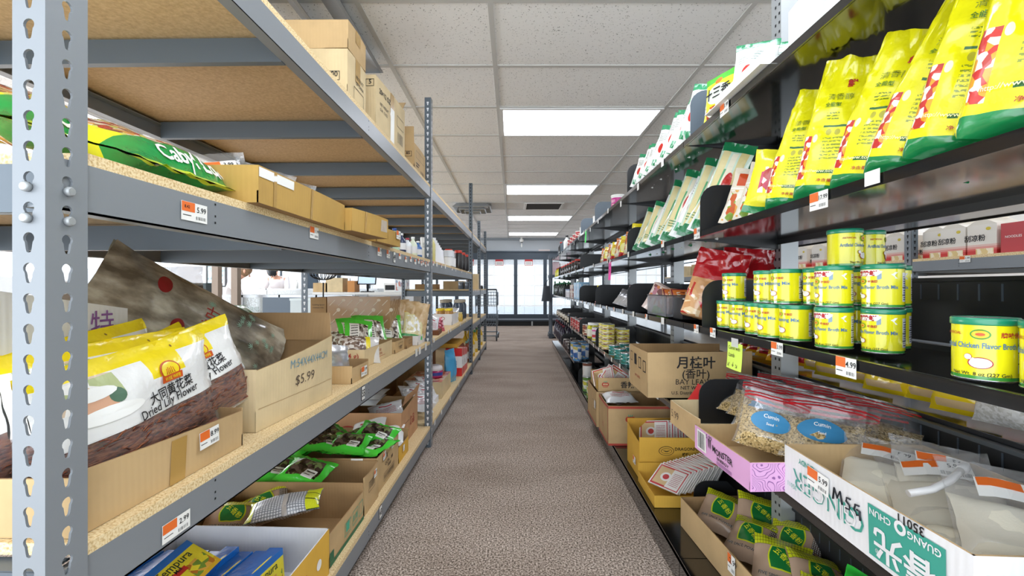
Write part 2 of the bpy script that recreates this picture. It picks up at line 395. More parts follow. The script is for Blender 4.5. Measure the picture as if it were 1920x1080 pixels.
# left wall with the shop window openings
q.bb(-8.1, -8.0, -3, 12, 0, .55, WL); q.bb(-8.1, -8.0, -3, 12, 2.15, CZ, WL)
for a, c in ((-3, 1.5), (3.5, 3.7), (7.7, 7.9), (11.7, 12)): q.bb(-8.1, -8.0, a, c, .55, 2.15, WL)
struct('wall_left', q)
DAY = mat('#f3f8ff', .5, emit=1.5); GL = film('window_glass', (.9, .95, 1), .04, .02, .06); ALU = mat('#49545e', .35, .4)
for n, (a, c) in enumerate(((1.5, 3.5), (3.7, 7.7), (7.9, 11.7))):
    q = MB()
    for yy in [a+(c-a)*i/(2 if n != 1 else 3) for i in range((2 if n != 1 else 3)+1)]: q.bb(-8.08, -8.0, yy-.03, yy+.03, .55, 2.15, ALU)
    q.bb(-8.08, -8.0, a, c, .55, .61, ALU); q.bb(-8.08, -8.0, a, c, 2.09, 2.15, ALU); q.bb(-8.05, -8.045, a, c, .6, 2.1, GL)
    struct('window_%d' % (n+1), q)
# glowing backdrop added for the brightness of the sky, then the street
q = MB(); q.bb(-14.1, -14, -6, 18, -1, 5, DAY); struct('sky_backdrop', q, True)
q = MB()
q.bb(-13.9, -13.5, 2, 5, -.5, 1.6, mat('#9aa6b5', .6)); q.bb(-13.9, -13.4, 8, 9.5, -.5, 1.3, mat('#8c7f76', .6)); q.bb(-14, -8.1, -6, 18, -.1, -.05, mat('#b9b9b9', .8))
struct('wall_outside_building', q)
# light entering through the windows, plus an added ceiling uplight
area('daylight_and_fill', room(-7.9, 6.5, 1.5), (R(90), 0, R(-90)+TH), 8, 1.2, 120, (.92, .96, 1))
area('daylight_and_fill', room(-7.9, 6.5, .75), (R(118), 0, R(-90)+TH), 8, .5, 190, (.96, .98, 1))  # added fill, tilted up to brighten the ceiling like pavement bounce

# security camera
t = thing('security_camera', 'small white dome camera hanging over the cooler doors', 'camera', room(.25, 11.8, CZ-.05), (0, 0, TH))
q = MB(); q.lathe([(.03, -.0), (.03, .05)], 12, WHITE); q.tube([(0, 0, 0), (0, 0, -.12)], .012, WHITE); part(t, 'mount', q)
q = MB(); q.lathe([(.005, -.09), (.04, -.07), (.055, -.03), (.05, 0)], 16, [BLACKINK, WHITE, WHITE]); part(t, 'dome', q)
q = MB(); q.lathe([(.012, -.2), (.02, -.16), (.012, -.1)], 12, WHITE); part(t, 'cable', q)

# ---------- glass door coolers ----------
CBL = mat('#39444f', .35, .2); CIN = mat('#dfe9f2', .5, emit=.30); CSH = mat('#ffffff', .4, emit=.35)
t = thing('glass_door_cooler', 'long dark-framed upright cooler with lit glass doors across the back wall', 'cooler', room(0, 11.93, 0), (0, 0, TH))
q = MB(); q.bb(-6.2, 5.0, 0, .05, 1.79, 1.96, CBL); q.bb(-6.2, 5.0, -.05, .02, 1.94, 1.97, CBL); q.bb(-6.2, 5.0, 0, .7, 1.96, 1.97, CBL); part(t, 'header', q)
q = MB(); q.bb(-6.2, 5.0, .02, .1, .12, .28, CBL); q.bb(-6.2, 5.0, -.06, .03, .16, .2, mat('#77808a', .3, .3)); q.bb(-6.2, 5, .1, .14, 0, .12, mat('#17191c', .6))
for k in range(12): q.bb(-6+k*.93, -5.96+k*.93, 0, .05, 0, .12, UPR)
part(t, 'base', q)
q = MB(); q.bb(-6.2, 5, .62, .7, .1, 1.95, CIN); q.bb(-6.2, 5, .06, .7, .26, .28, CIN)
for k in range(40): q.bb(-6.1+k*.28, -6.09+k*.28, .59, .6, .28, 1.8, mat('#c9d2da', .5))
part(t, 'lit_interior', q)
for k in range(5):
    q = MB(); z = .52+.27*k; q.bb(-6.2, 5, .12, .58, z, z+.012, CSH); q.bb(-6.2, 5, .11, .12, z-.01, z+.03, CSH); part(t, 'shelf', q)
DG = film('cooler_glass', (.86, .92, .96), .16, .05, .07)
for k in range(-7, 6):
    x0 = -.68+.776*k; q = MB()
    q.bb(x0, x0+.045, -.01, .05, .26, 1.79, CBL); q.bb(x0+.731, x0+.776, -.01, .05, .26, 1.79, CBL); q.bb(x0+.045, x0+.731, -.01, .05, .26, .31, CBL); q.bb(x0+.045, x0+.731, -.01, .05, 1.75, 1.79, CBL)
    d = part(t, 'door', q); g = MB(); g.bb(x0+.045, x0+.731, .015, .02, .31, 1.75, DG); part(d, 'glass', g)
    if k in (-1, 0, 1):
        g = MB(); g.bb(x0+.25, x0+.44, -.016, -.012, 1.60, 1.75, WHITE); g.bb(x0+.25, x0+.44, -.018, -.014, 1.70, 1.75, REDINK)
        for (a, c) in ((.24, .25), (.44, .45)): g.bb(x0+a, x0+c, -.018, -.012, 1.6, 1.75, REDINK)
        g.bb(x0+.24, x0+.45, -.018, -.012, 1.59, 1.6, REDINK)
        for r_ in range(3): g.bb(x0+.27, x0+.42, -.0175, -.016, 1.62+.025*r_, 1.628+.025*r_, BLACKINK)
        part(d, 'notice', g, 'red and white notice stuck inside the door top')
solo('cardboard_sheet', MB().bb(-.15, .15, 0, .2, 0, .04, mat('#e8d7d2', .7)), 'pale flat sheet lying on top of the cooler', 'sheet', room(.85, 11.95, 1.972), (0, 0, TH))

# ================= STEEL SHELVING =================
def keyhole(fl): pass
def post(x, y, ztop, sx, hole_m, near=False, sy=1):
    """angle post, corner at (x,y): one flange across the aisle, one along it"""
    fw, fd, th = .04, .053, .003; q = MB()
    if near:
        # flanges punched with real keyholes
        def flange(P, w, n, z0, nrm):
            pitch = .0363; c = w/2; cols = [0, c-.0045, c, c+.0045, w]
            k = 0; z = z0
            def kh(z):  # outline of the keyhole around centre height z
                pts = []
                for i in range(11):
                    a = R(-45)+R(270)*i/10; pts.append((c+.0068*math.cos(a), z+.005+.0068*math.sin(a)))
                pts.append((c-.0036, z-.008)); 
                for i in range(1, 4): a = R(180+45*i); pts.append((c+.0036*math.cos(a), z-.009+.0036*math.sin(a)))
                pts.append((c+.0036, z-.008)); return pts
            N = int((ztop-z0)/pitch)
            for k in range(N):
                za = z0+k*pitch; zc = za+pitch/2; zb = za+pitch; h = kh(zc); L = len(h)
                # ring between the rectangle and the hole
                def rectpt(px, pz):
                    dx, dz = px-c, pz-zc; s = min((w/2)/abs(dx) if abs(dx) > 1e-9 else 1e9, (pitch/2)/abs(dz) if abs(dz) > 1e-9 else 1e9)
                    return (c+dx*s, zc+dz*s)
                outer = [rectpt(*p) for p in h]
                corners = [(w, za), (w, zb), (0, zb), (0, za)]
                for i in range(L):
                    a, b_ = h[i], h[(i+1) % L]; A, B_ = outer[i], outer[(i+1) % L]
                    extra = [cc for cc in corners if (lambda t0, t1, tc: (t0 < t1 and t0 < tc < t1) or (t0 > t1 and (tc > t0 or tc < t1)))(
                        math.atan2(A[1]-zc, A[0]-c), math.atan2(B_[1]-zc, B_[0]-c), math.atan2(cc[1]-zc, cc[0]-c))]
                    q.poly([P(*a, 0), P(*A, 0)]+[P(*e, 0) for e in extra]+[P(*B_, 0), P(*b_, 0)], STEEL, uvs=[(0, 0)]*(4+len(extra)))
                    q.poly([P(*a, 0), P(*b_, 0), P(*b_, -th), P(*a, -th)], STEEL)
        flange(lambda a, z, o: (x+sx*a, y-o, z), fw, 0, .02, None)
        flange(lambda a, z, o: (x+o*-sx*-1 if False else x-sx*(-o)*-1*-1 if False else x+(-o)*sx, y+a, z), fd, 0, .02, None)
        q.lathe([(.0035, .0), (.0035, ztop)], 8, STEEL, o=(x+sx*.0035, y+.0035, 0))
    else:
        q.bb(x, x+sx*fw, y, y+sy*th, 0, ztop, STEELD); q.bb(x, x+sx*th, y, y+sy*fd, 0, ztop, STEEL)
        n = int(ztop/.038)
        for k in range(n):
            z = .03+k*.038
            for (r, dz, h) in ((.0062, .004, .011), (.0034, -.006, .012)):
                q.poly([(x+sx*(.02-r), y-sy*.0006, z+dz-h/2), (x+sx*(.02+r), y-sy*.0006, z+dz-h/2), (x+sx*(.02+r), y-sy*.0006, z+dz+h/2), (x+sx*(.02-r), y-sy*.0006, z+dz+h/2)], hole_m)
                q.poly([(x-sx*.0006, y+sy*(.027-r), z+dz-h/2), (x-sx*.0006, y+sy*(.027+r), z+dz-h/2), (x-sx*.0006, y+sy*(.027+r), z+dz+h/2), (x-sx*.0006, y+sy*(.027-r), z+dz+h/2)], hole_m)
    return q
def tagmesh(price, w=.052, h=.030, orange=True, code=True, sub=None):
    q = MB(); q.poly([(0, 0, 0), (w, 0, 0), (w, 0, h), (0, 0, h)], WHITE); q.poly([(w, .0006, 0), (0, .0006, 0), (0, .0006, h), (w, .0006, h)], WHITE)
    if orange: q.poly([(0.0005, -.0004, h*.48), (w*.5, -.0004, h*.48), (w*.5, -.0004, h-.0005), (.0005, -.0004, h-.0005)], ORANGE)
    if price: q.text(price, h*(.3 if len(price) < 5 else .25), flat((w*.76, -.0006, h*.52), (1, 0, 0), (0, 0, 1)), BLACKINK, bold=.01)
    if sub: q.text(sub, h*.16, flat((w*.2, -.0008, h*.66), (1, 0, 0), (0, 0, 1)), BLACKINK, bold=.01)
    if code:
        random.seed(3)
        x = w*.55
        while x < w*.92: q.poly([(x, -.0004, h*.12), (x+.0007, -.0004, h*.12), (x+.0007, -.0004, h*.3), (x, -.0004, h*.3)], BLACKINK); x += random.choice((.0012, .0018, .0026))
        q.poly([(w*.05, -.0004, h*.26), (w*.36, -.0004, h*.26), (w*.36, -.0004, h*.30), (w*.05, -.0004, h*.30)], BLACKINK)
    return q
_TG = {}
def tag(root, price, loc, rot, w=.052, h=.030, **k):
    key = (price, w, h, str(k))
    if key not in _TG: _TG[key] = tagmesh(price, w, h, **k).mesh('price_tag')
    o = bpy.data.objects.new('price_tag', _TG[key]); COL.objects.link(o); o.parent = root; o.location = loc; o.rotation_euler = rot
    return o
HOLE = mat('#101214', .8); HOLEW = mat('#e6eaee', .6)
XL, XB = -.565, -1.385
def beam(root, name, x, s, y0, y1, zt, zb=None):
    x = x-s*.0035; y0 += .004; y1 -= .001
    """step beam: face towards s, with a rolled lip holding the board"""
    zb = zb or zt-.08; q = MB(); q.bb(x-s*.0, x-s*.003, y0, y1, zb, zt-.016, STEEL)
    q.bb(x, x-s*.028, y0, y1, zb-.0, zb+.003, STEEL); q.bb(x-s*.003, x-s*.03, y0, y1, zt-.030, zt-.0275, STEEL)
    # punched marks near the ends and the middle
    n = 3
    for i in range(n):
        yy = y0+.30+(y1-y0-.6)*i/(n-1)
        for dz in (.022, .034, .056): q.poly([(x+s*.0006, yy-.002, zb+dz), (x+s*.0006, yy+.002, zb+dz), (x+s*.0006, yy+.002, zb+dz+.004), (x+s*.0006, yy-.002, zb+dz+.004)], HOLE)
    return part(root, name, q)
def shelf_bay(root, y0, y1, zt, xa, xb, s, nbar=3):
    beam(root, 'front_beam', xa, s, y0+.0, y1, zt); beam(root, 'rear_beam', xb, -s, y0, y1, zt)
    q = MB(); q.bb(xa-s*.004, xb+s*.004, y0+.056, y1-.003, zt-.016, zt, BOARD, ms={'B': BOARDU}); part(root, 'shelf_board', q)
    for i in range(nbar+2):
        yy = y0+.03+(y1-y0-.06)*i/(nbar+1); q = MB(); e = -1
        q.bb(xa-s*.031, xb+s*.031, yy-.002, yy+.002, zt-.082, zt-.022, STEELD); q.bb(xa-s*.031, xb+s*.031, yy, yy+.03, zt-.024, zt-.021, STEELD); q.bb(xa-s*.031, xb+s*.031, yy, yy+.018, zt-.082, zt-.079, STEELD)
        part(root, 'cross_bar', q)
def bolt(root, x, y, z, rot):
    q = MB(); q.lathe([(.006, 0), (.006, .004), (.0045, .006)], 12, UPR); part(root, 'rivet', q, loc=(x, y, z), rot=rot)
rack = thing('steel_shelving', 'long grey steel shelving with chipboard decks, left of the aisle', 'shelving')
PY = [.527, 2.83, 5.235, 6.27, 7.33]; PT = [2.3, 2.195, 2.215, 1.93, 1.92]
for i, (y, zt) in enumerate(zip(PY, PT)):
    part(rack, 'post', post(XL, y, zt, -1, HOLE if i != 1 else HOLEW, near=(i == 0)))
    part(rack, 'post', post(XB, y, zt, 1, HOLEW if i in (1,) else HOLE, near=False))
for a, c, lv in ((PY[0], PY[1], (1.645, 1.177, .665, .135)), (PY[1], PY[2], (1.645, 1.177, .665, .135)), (PY[2], PY[4], (1.645, .985, .585, .135))):
    for zt in lv: shelf_bay(rack, a, c, zt, XL, XB, 1, 3)
for z in (1.12, 1.083+.0): 
    bolt(rack, XL-.02, PY[0]-.001, z+.0, (R(90), 0, 0)); bolt(rack, XL+.001, PY[0]+.026, z, (0, R(90), 0))
# a second bay coming towards and past the viewer on the near side
# price tags on the front beams (read from the aisle: x axis of tag runs to -y... )
RL = (0, 0, R(90))
def ltag(price, y, z, w=.052, h=.030, **k): return tag(rack, price, (XL-.0015, y, z), RL, w, h, **k)
ltag('5.99', .745, 1.115, .062, .032, sub='8.42'); ltag('11.99', 1.205, 1.135, .052, .032)
ltag('2.99', .705, .593, .060, .030)
for k, y in enumerate((1.78, 1.90)): ltag(['1.99', '1.49'][k], y, 1.128, .05, .034)
for k, y in enumerate((2.09, 2.2, 2.3, 2.4, 2.48, 2.55, 2.6, 2.66, 2.73)): ltag('1.99', y, 1.135-.008*(k % 2), .042, .027, code=False)
for k, y in enumerate((2.9, 3.02, 3.2, 3.36, 3.7, 3.9, 4.3, 4.7)): ltag('', y, 1.145, .04, .027, code=False, orange=(k % 2 == 0))
for k, y in enumerate((2.42, 2.5, 2.66)): ltag('', y, .63, .05, .04, code=False, orange=False)
for k, y in enumerate((2.92, 3.5, 3.62, 4.2, 4.7)): ltag('', y, .645, .04, .03, code=False, orange=False)
for k, y in enumerate((2.95, 3.2, 3.6, 4.1, 4.6)): ltag('', y, .1, .04, .03, code=False, orange=False)
for k, y in enumerate((5.4, 5.6, 5.8, 6.0, 6.5, 6.8)): ltag('', y, .95, .04, .03, code=False, orange=(k % 2 == 0))
def plate(y, z, s, w=.035, h=.05):
    q = MB(); q.bb(0, .0015, 0, w, 0, h, BLACKINK); q.poly([(.002, .002, .002), (.002, w-.002, .002), (.002, w-.002, h-.002), (.002, .002, h-.002)], WHITE)
    q.text(s, h*.5, flat((.0026, w/2, h*.26), (0, 1, 0), (0, 0, 1)), BLACKINK, bold=.03, sx=.8); part(rack, 'number_plate', q, loc=(XL-.0034, y, z))
plate(2.0, 1.112, '49'); plate(1.60, .598, '55'); plate(1.80, .072, '43')

# the same steel shelving beyond the black gondola (its front faces the viewer's side)
X2 = 2.42
rk2 = thing('steel_shelving', 'grey steel shelving of noodle cartons, seen through the black shelves', 'shelving')
for y in (.35, 2.86, 5.3, 7.7):
    part(rk2, 'post', post(X2, y, 2.2, 1, HOLE)); part(rk2, 'post', post(X2+.8, y, 2.2, 1, HOLE))
for a, c in ((.35, 2.86), (2.86, 5.3), (5.3, 7.7)):
    for zt in (1.178, .75, .3): shelf_bay(rk2, a, c, zt, X2, X2+.85, -1, 2)
for y, p in ((2.55, '1.99'), (1.95, ''), (3.6, ''), (4.4, '')): tag(rk2, p, (X2-.002, y, 1.14), (0, 0, R(-90)), .06, .034)

# ================= BLACK GONDOLA =================
gon = thing('gondola_shelving', 'long black metal gondola shelving right of the aisle', 'shelving')
XR, XF, XU = .527, .54, .85
JY = [-.55, .485, 1.52, 2.56, 3.60, 4.64, 5.68, 6.72, 7.76]
SECT = list(zip(JY[:-1], JY[1:]))
def gshelf(y0, y1, zt, x0, x1, lip=.016):
    q = MB(); y0 += .0015; y1 -= .0015; s = 1 if x1 > x0 else -1
    q.bb(x0+s*.003, x1, y0, y1, zt-.014, zt-.011, GLOSSBK); q.bb(x0, x0+s*.003, y0, y1, zt-.014-lip+.012, zt, GLOSSBK)
    q.bb(x0+s*.003, x0+s*.008, y0, y1, zt-.016, zt-.012, SATINBK); q.bb(x0, x0+s*.012, y0, y1, zt-.003, zt-.0005, UPR if False else SATINBK)
    q.bb(x1-s*.004, x1, y0, y1, zt-.03, zt, SATINBK)
    for yy in (y0+.002, y1-.002):
        q.poly([(x0+s*.01, yy, zt-.014), (x1, yy, zt-.014), (x1, yy, zt-.045), (x0+s*.1, yy, zt-.02)], SATINBK)
    return part(gon, 'shelf', q)
for i, (a, c) in enumerate(SECT):
    for zt in (1.487, 1.173, .884, .581): gshelf(a, c, zt, XF, XU)
    if i >= 5: gshelf(a, c, .249, XF, XU)
    q = MB(); q.bb(XR, XU, a+.002, c-.002, .085, .1, GLOSSBK); q.bb(XR-.0, XR+.006, a+.002, c-.002, .012, .104, GLOSSBK); q.bb(XR+.03, XR+.035, a, c, 0, .03, SATINBK); part(gon, 'base_deck', q)
    # far side
    for zt in (1.50, 1.20, .715, .45): gshelf(a, c, zt, 1.235, .91)
    q = MB(); q.bb(.91, 1.235, a, c, 0, .1, GLOSSBK); part(gon, 'base_deck', q)
    for z0, z1 in ((.1, .28), (.585, .705), (.884, 1.02)):
        q = MB(); q.bb(.895, .90, a+.004, c-.004, z0, z1, SATINBK)
        n = int((c-a)/.043)
        for k in range(n):
            yy = a+.03+k*.043; q.bb(.894, .8955, yy, yy+.0035, z1-.045, z1-.012, mat('#4b5560', .35, .3))
        q.bb(.885, .905, a, c, z1-.006, z1+.002, mat('#5e6468', .35, .4) if z1 < .8 and z1 > .5 else SATINBK)
        part(gon, 'back_panel', q)
    q = MB(); q.bb(.87, .875, a, c, 1.155, 1.178, SATINBK); q.bb(.87, .875, a, c, 1.45, 1.48, SATINBK); part(gon, 'rear_rail', q)
for y in JY[1:]:
    q = MB(); z1 = 1.46 if y > 1.6 else 2.0
    q.bb(XU, XU+.056, y-.02, y+.037, 0, z1, UPR)
    for k in range(int(z1/.03)):
        z = .1+k*.03
        if z > z1-.02: break
        for dy in (.002, .024): q.poly([(XU-.0006, y-.02+dy+.003, z), (XU-.0006, y-.02+dy+.011, z), (XU-.0006, y-.02+dy+.011, z+.009), (XU-.0006, y-.02+dy+.003, z+.009)], HOLE)
    part(gon, 'upright', q)
RR = (0, 0, R(-90))
def rtag(price, y, z, w=.045, h=.028, **k): return tag(gon, price, (XF-.003, y, z), RR, w, h, **k)
rtag('17.99', .855, 1.142, .05, .032); rtag('', .72, 1.158, .03, .022, orange=False, code=False)
rtag('3.99', .985, .858, .043, .028); rtag('4.99', .785, .853, .047, .032)
rtag('1.99', 1.235, 1.458, .05, .034, sub='')
for y in (1.30, 1.42): rtag('1.99', y, .862, .035, .026)
rtag('1.99', 1.42, 1.150, .045, .034)
rtag('', .63, .05, .05, .03, orange=False)
for k, y in enumerate((1.33, 1.62)): rtag('', y, .03, .06, .022, orange=False)
for k in range(26):
    y = 1.75+.225*k
    if y > 7.6: break
    rtag('', y, .862, .034, .026, code=False, orange=(k % 3 == 1)); rtag('', y+.07, .562, .034, .026, code=False, orange=(k % 4 == 1))
for k in range(16): rtag('', 1.75+.36*k, 1.462-.012*(k % 3), .03, .03, code=False, orange=False)
for k in range(8): rtag('', 1.75+.55*k, 1.155, .034, .026, code=False, orange=(k % 2 == 0))
def note(y, z, w, h, c, lines, tilt=0, name='sticky_note', label=''):
    t = thing(name, label, 'note', (XF-.005, y, z), (0, tilt, R(-90)))
    q = MB()
    def P(u, v): return (w*u, -.006*(1-v)**2*(.6+.4*math.sin(u*3)), h*(v-1))
    m = mat(c, .6); q.grid(P, 6, 6, m); q.grid(lambda u, v: Vector(P(u, v))+Vector((0, .0004, 0)), 6, 6, m, flip=True)
    for (s, x, yy, hh) in lines: q.text(s, hh, lambda a, b, x=x, yy=yy: (w*x+a, -.0012-.006*(1-min(1, (yy*h+b)/h))**2, h*(yy-1)+b), BLACKINK, al='L')
    part(t, 'paper', q); g = MB(); g.bb(w*.3, w*.75, -.0016, -.001, -.01, .012, film('tape', (.95, .95, .95), .5)); part(t, 'tape', g, 'strip of clear tape')
    return t
note(1.185, .862, .078, .066, '#d6f25e', [('Cumin with', .1, .74, .009), ('Lamb', .15, .46, .010), ('↙  ↓ ↘', .15, .1, .012)], label='yellow-green handwritten sticky note taped under the can shelf')
note(2.78, 1.158, .075, .11, '#ff4fb4', [('12 oz', .25, .72, .018), ('2/$', .25, .45, .018)], label='bright pink handwritten note hanging from the middle shelf')
note(3.80, 1.475, .075, .10, '#4be86a', [('3.9', .2, .55, .02)], label='bright green note hanging from the top shelf edge')
note(2.40, 1.475-.0, .001, .001, '#f2f2ee', [], label='tiny white slip on the top shelf edge') if False else None
# divider plates
def divider(y, z, x0=.545, x1=.84, h=.15, label='', m=None):
    r = .05; o = [(0, 0), (x1-x0, 0), (x1-x0, h*.8), (x1-x0-.03, h)]
    for i in range(6): a = R(90+18*i); o.append((r+r*math.cos(a), h-r+r*math.sin(a)))
    q = MB(); q.extrude(o, (0, 0, 0), (1, 0, 0), (0, 0, 1), .003, m or SATINBK); q.bb(0, x1-x0, 0, .03, 0, .002, m or SATINBK)
    return solo('shelf_divider', q, label, 'divider', (x0, y, z+.001-.011), group='black metal shelf dividers')
GYD = mat('#5b6670', .3, .2)
for (y, z, l, m) in ((1.40, .581, 'black divider plate between the seed bags and the bay leaf carton', None), (1.375, .884, 'black divider plate beside the red and tan bags', None),
        (1.39, 1.173, 'black divider plate between noodle packets and dried bean curd bags', None), (1.47, 1.487, 'grey divider plate behind the yellow spice packet', GYD),
        (2.34, 1.173, 'black divider plate left of the dried bean curd bags', None), (2.34, 1.487, 'black divider plate at far end of the white bags, top shelf', None),
        (3.36, 1.487, 'grey divider plate just beyond the magenta tub', GYD), (4.15, 1.487, 'grey divider plate before the small red cans on the top shelf', GYD), (6.3, 1.487, 'farthest grey divider plate on the top shelf', GYD),
        (2.34, .884, 'black divider plate at the far side of the snack packets', None), (3.33, .884, 'black divider plate beyond the foil pouches', None), (4.25, .884, 'black divider plate beside the blue cartons, eye level', None),
        (5.9, .884, 'black divider plate near the dark bottles', None), (6.8, .884, 'farthest black divider plate at eye level', None), (4.2, 1.173, 'black divider plate beyond the yellow pouches', None),
        (6.6, 1.173, 'farthest black divider plate on the middle shelf', None), (3.33, .581, 'black divider plate behind the stacked yellow cans', None), (4.25, .581, 'black divider plate beyond the yellow pickle jar', None),
        (5.2, .581, 'black divider plate beyond the red tins, lower shelf', None), (6.3, .581, 'farthest black divider plate on the lower shelf', None), (4.33, .1, 'black divider plate on the base deck behind the stacked brown-white cans', None),
        (5.2, .249, 'black divider plate beside the blue tins near the floor', None), (6.1, .249, 'black divider plate by the glass jars near the floor', None), (1.80, .1, 'round-cornered black divider plate behind the red packets', None)):
    divider(y, z, x0=.68 if y == 1.80 else .545, label=l, m=m, h=.16 if z > 1.4 else .15)
# ================= GOODS: BUILDERS =================
DIM = {}
def nz(p, s=1, o=0): return noise.noise(Vector((p[0]*s+o, p[1]*s-o, p[2]*s+o*.7)))
def rim_wall(q, a, b, h0, h1, n, th, bul, mo, mi_, z0=0):
    """one carton side from a to b (2-D), heights h0..h1, outward normal n"""
    a, b, n = Vector((*a, 0)), Vector((*b, 0)), Vector((*n, 0))
    def P(u, v, s):
        hh = (h0+(h1-h0)*u)
        return a.lerp(b, u)+n*(bul*math.sin(math.pi*u)*v - s*th)+Vector((0, 0, z0+hh*v))
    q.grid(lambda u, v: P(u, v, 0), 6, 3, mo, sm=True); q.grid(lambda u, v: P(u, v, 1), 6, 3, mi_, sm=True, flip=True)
    q.grid(lambda u, v: P(u, 1, v), 6, 1, mi_, sm=False)
    for uu in (0, 1): q.poly([P(uu, 0, 0), P(uu, 0, 1), P(uu, 1, 1), P(uu, 1, 0)] if uu else [P(uu, 0, 1), P(uu, 0, 0), P(uu, 1, 0), P(uu, 1, 1)], mo)
def carton(label, x0, x1, y0, y1, z, h, m=None, mi_=None, rot=0, hs={}, flaps=(), bul=.003, tilt=(0, 0), cat='carton', name='carton', group=None):
    m = m or KRAFT; mi_ = mi_ or KRAFTD; w, d = x1-x0, y1-y0; th = .0035
    t = thing(name, label, cat, ((x0+x1)/2, (y0+y1)/2, z+.0008), (tilt[0], tilt[1], R(rot)), group)
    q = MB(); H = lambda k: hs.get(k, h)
    C = {'SW': (-w/2, -d/2), 'SE': (w/2, -d/2), 'NE': (w/2, d/2), 'NW': (-w/2, d/2)}
    for k, a, b, n in (('S', 'SW', 'SE', (0, -1)), ('E', 'SE', 'NE', (1, 0)), ('N', 'NE', 'NW', (0, 1)), ('W', 'NW', 'SW', (-1, 0))):
        hh = H(k); h0, h1 = hh if isinstance(hh, tuple) else (hh, hh); rim_wall(q, C[a], C[b], h0, h1, n, th, bul, m, mi_)
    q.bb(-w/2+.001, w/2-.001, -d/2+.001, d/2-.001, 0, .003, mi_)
    part(t, 'body', q); DIM[t.name] = (w, d, h, bul)
    for fl in flaps:
        k, L, ang = fl[:3]; f = MB(); W_ = (w if k in 'SN' else d)-.004
        hh = H(k); hh = max(hh) if isinstance(hh, tuple) else hh
        f.grid(lambda u, v: (W_*(u-.5)*(1-.03*v), .003*math.sin(u*9)*v+.006*v*v, L*v), 5, 4, m); f.grid(lambda u, v: (W_*(u-.5)*(1-.03*v), .003+.003*math.sin(u*9)*v+.006*v*v, L*v), 5, 4, mi_, flip=True)
        f.grid(lambda u, v: (W_*(u-.5)*.97, .003*math.sin(u*9)+.006+.003*v, L), 5, 1, mi_, sm=False)
        rz = {'S': 0, 'E': 90, 'N': 180, 'W': 270}[k]; o = {'S': (0, -d/2), 'E': (w/2, 0), 'N': (0, d/2), 'W': (-w/2, 0)}[k]
        part(t, 'flap', f, loc=(*o, hh-.001), rot=Euler((R(ang), 0, R(rz)), 'XYZ'))
    return t
def face(t, k, u, v, off=.0016):
    """frame on side k of a carton: u, v fractions of the side, seen from outside"""
    w, d, h, bu = DIM[t.name]
    o, xd = {'S': (Vector((-w/2, -d/2-off, 0)), Vector((1, 0, 0))), 'E': (Vector((w/2+off, -d/2, 0)), Vector((0, 1, 0))),
             'N': (Vector((w/2, d/2+off, 0)), Vector((-1, 0, 0))), 'W': (Vector((-w/2-off, d/2, 0)), Vector((0, -1, 0)))}[k]
    W_ = w if k in 'SN' else d; n = xd.cross(Vector((0, 0, 1)))
    return lambda x, y: o+xd*(u*W_+x)+Vector((0, 0, v*h+y))+n*(bu*math.sin(math.pi*min(1, max(0, u+x/W_)))*max(0, min(1, v+y/h)))
def rect(q, fr, x0, y0, x1, y1, m, n=3): q.grid(lambda u, v: fr(x0+(x1-x0)*u, y0+(y1-y0)*v), n, 1, m, sm=False)
def frame_(q, fr, x0, y0, x1, y1, t_, m):
    for a in ((x0, y0, x1, y0+t_), (x0, y1-t_, x1, y1), (x0, y0, x0+t_, y1), (x1-t_, y0, x1, y1)): rect(q, fr, *a, m)
def printing(t, items, label=None):
    """printing on a carton: one child"""
    q = MB()
    for it in items:
        k = it[0]
        if k == 't': _, sd, u, v, s, h, m = it[:7]; q.text(s, h, face(t, sd, u, v), m, al=it[7] if len(it) > 7 else 'C', bold=it[8] if len(it) > 8 else .01, sx=it[9] if len(it) > 9 else 1)
        elif k == 'r': _, sd, u, v, w, h, m = it[:7]; rect(q, face(t, sd, u, v, .0014), 0, 0, w, h, m)
        elif k == 'f': _, sd, u, v, w, h, tt, m = it[:8]; frame_(q, face(t, sd, u, v), 0, 0, w, h, tt, m)
        elif k == 'e':
            _, sd, u, v, a, b, m = it[:7]; fr = face(t, sd, u, v, it[7] if len(it) > 7 else .0016); p = [fr(a*math.cos(i*math.pi/10), b*math.sin(i*math.pi/10)) for i in range(20)]; q.poly(p, m, uvs=[(0, 0)]*20)
        elif k == 'bar':
            _, sd, u, v, w, h, m = it[:7]; fr = face(t, sd, u, v); random.seed(5); x = 0
            while x < w: rect(q, fr, x, 0, x+w*.012, h, m, 1); x += w*random.choice((.024, .036, .05))
        elif k == 'x': _, sd, u, v, fn = it[:5]; fn(q, face(t, sd, u, v))
    return part(t, 'lettering', q, label)
def sticker(t, sd, u, v, price, w=.05, h=.03, tilt=0, **k):
    """price label on a carton side"""
    key = (price, w, h, str(k), 'st')
    if key not in _TG: _TG[key] = tagmesh(price, w, h, **k).mesh('price_label')
    o = bpy.data.objects.new('price_label', _TG[key]); COL.objects.link(o); o.parent = t
    o.location = face(t, sd, u, v, .0055)(0, 0); o.rotation_euler = Euler((0, R(tilt), R({'S': 0, 'E': 90, 'N': 180, 'W': 270}[sd]))); return o
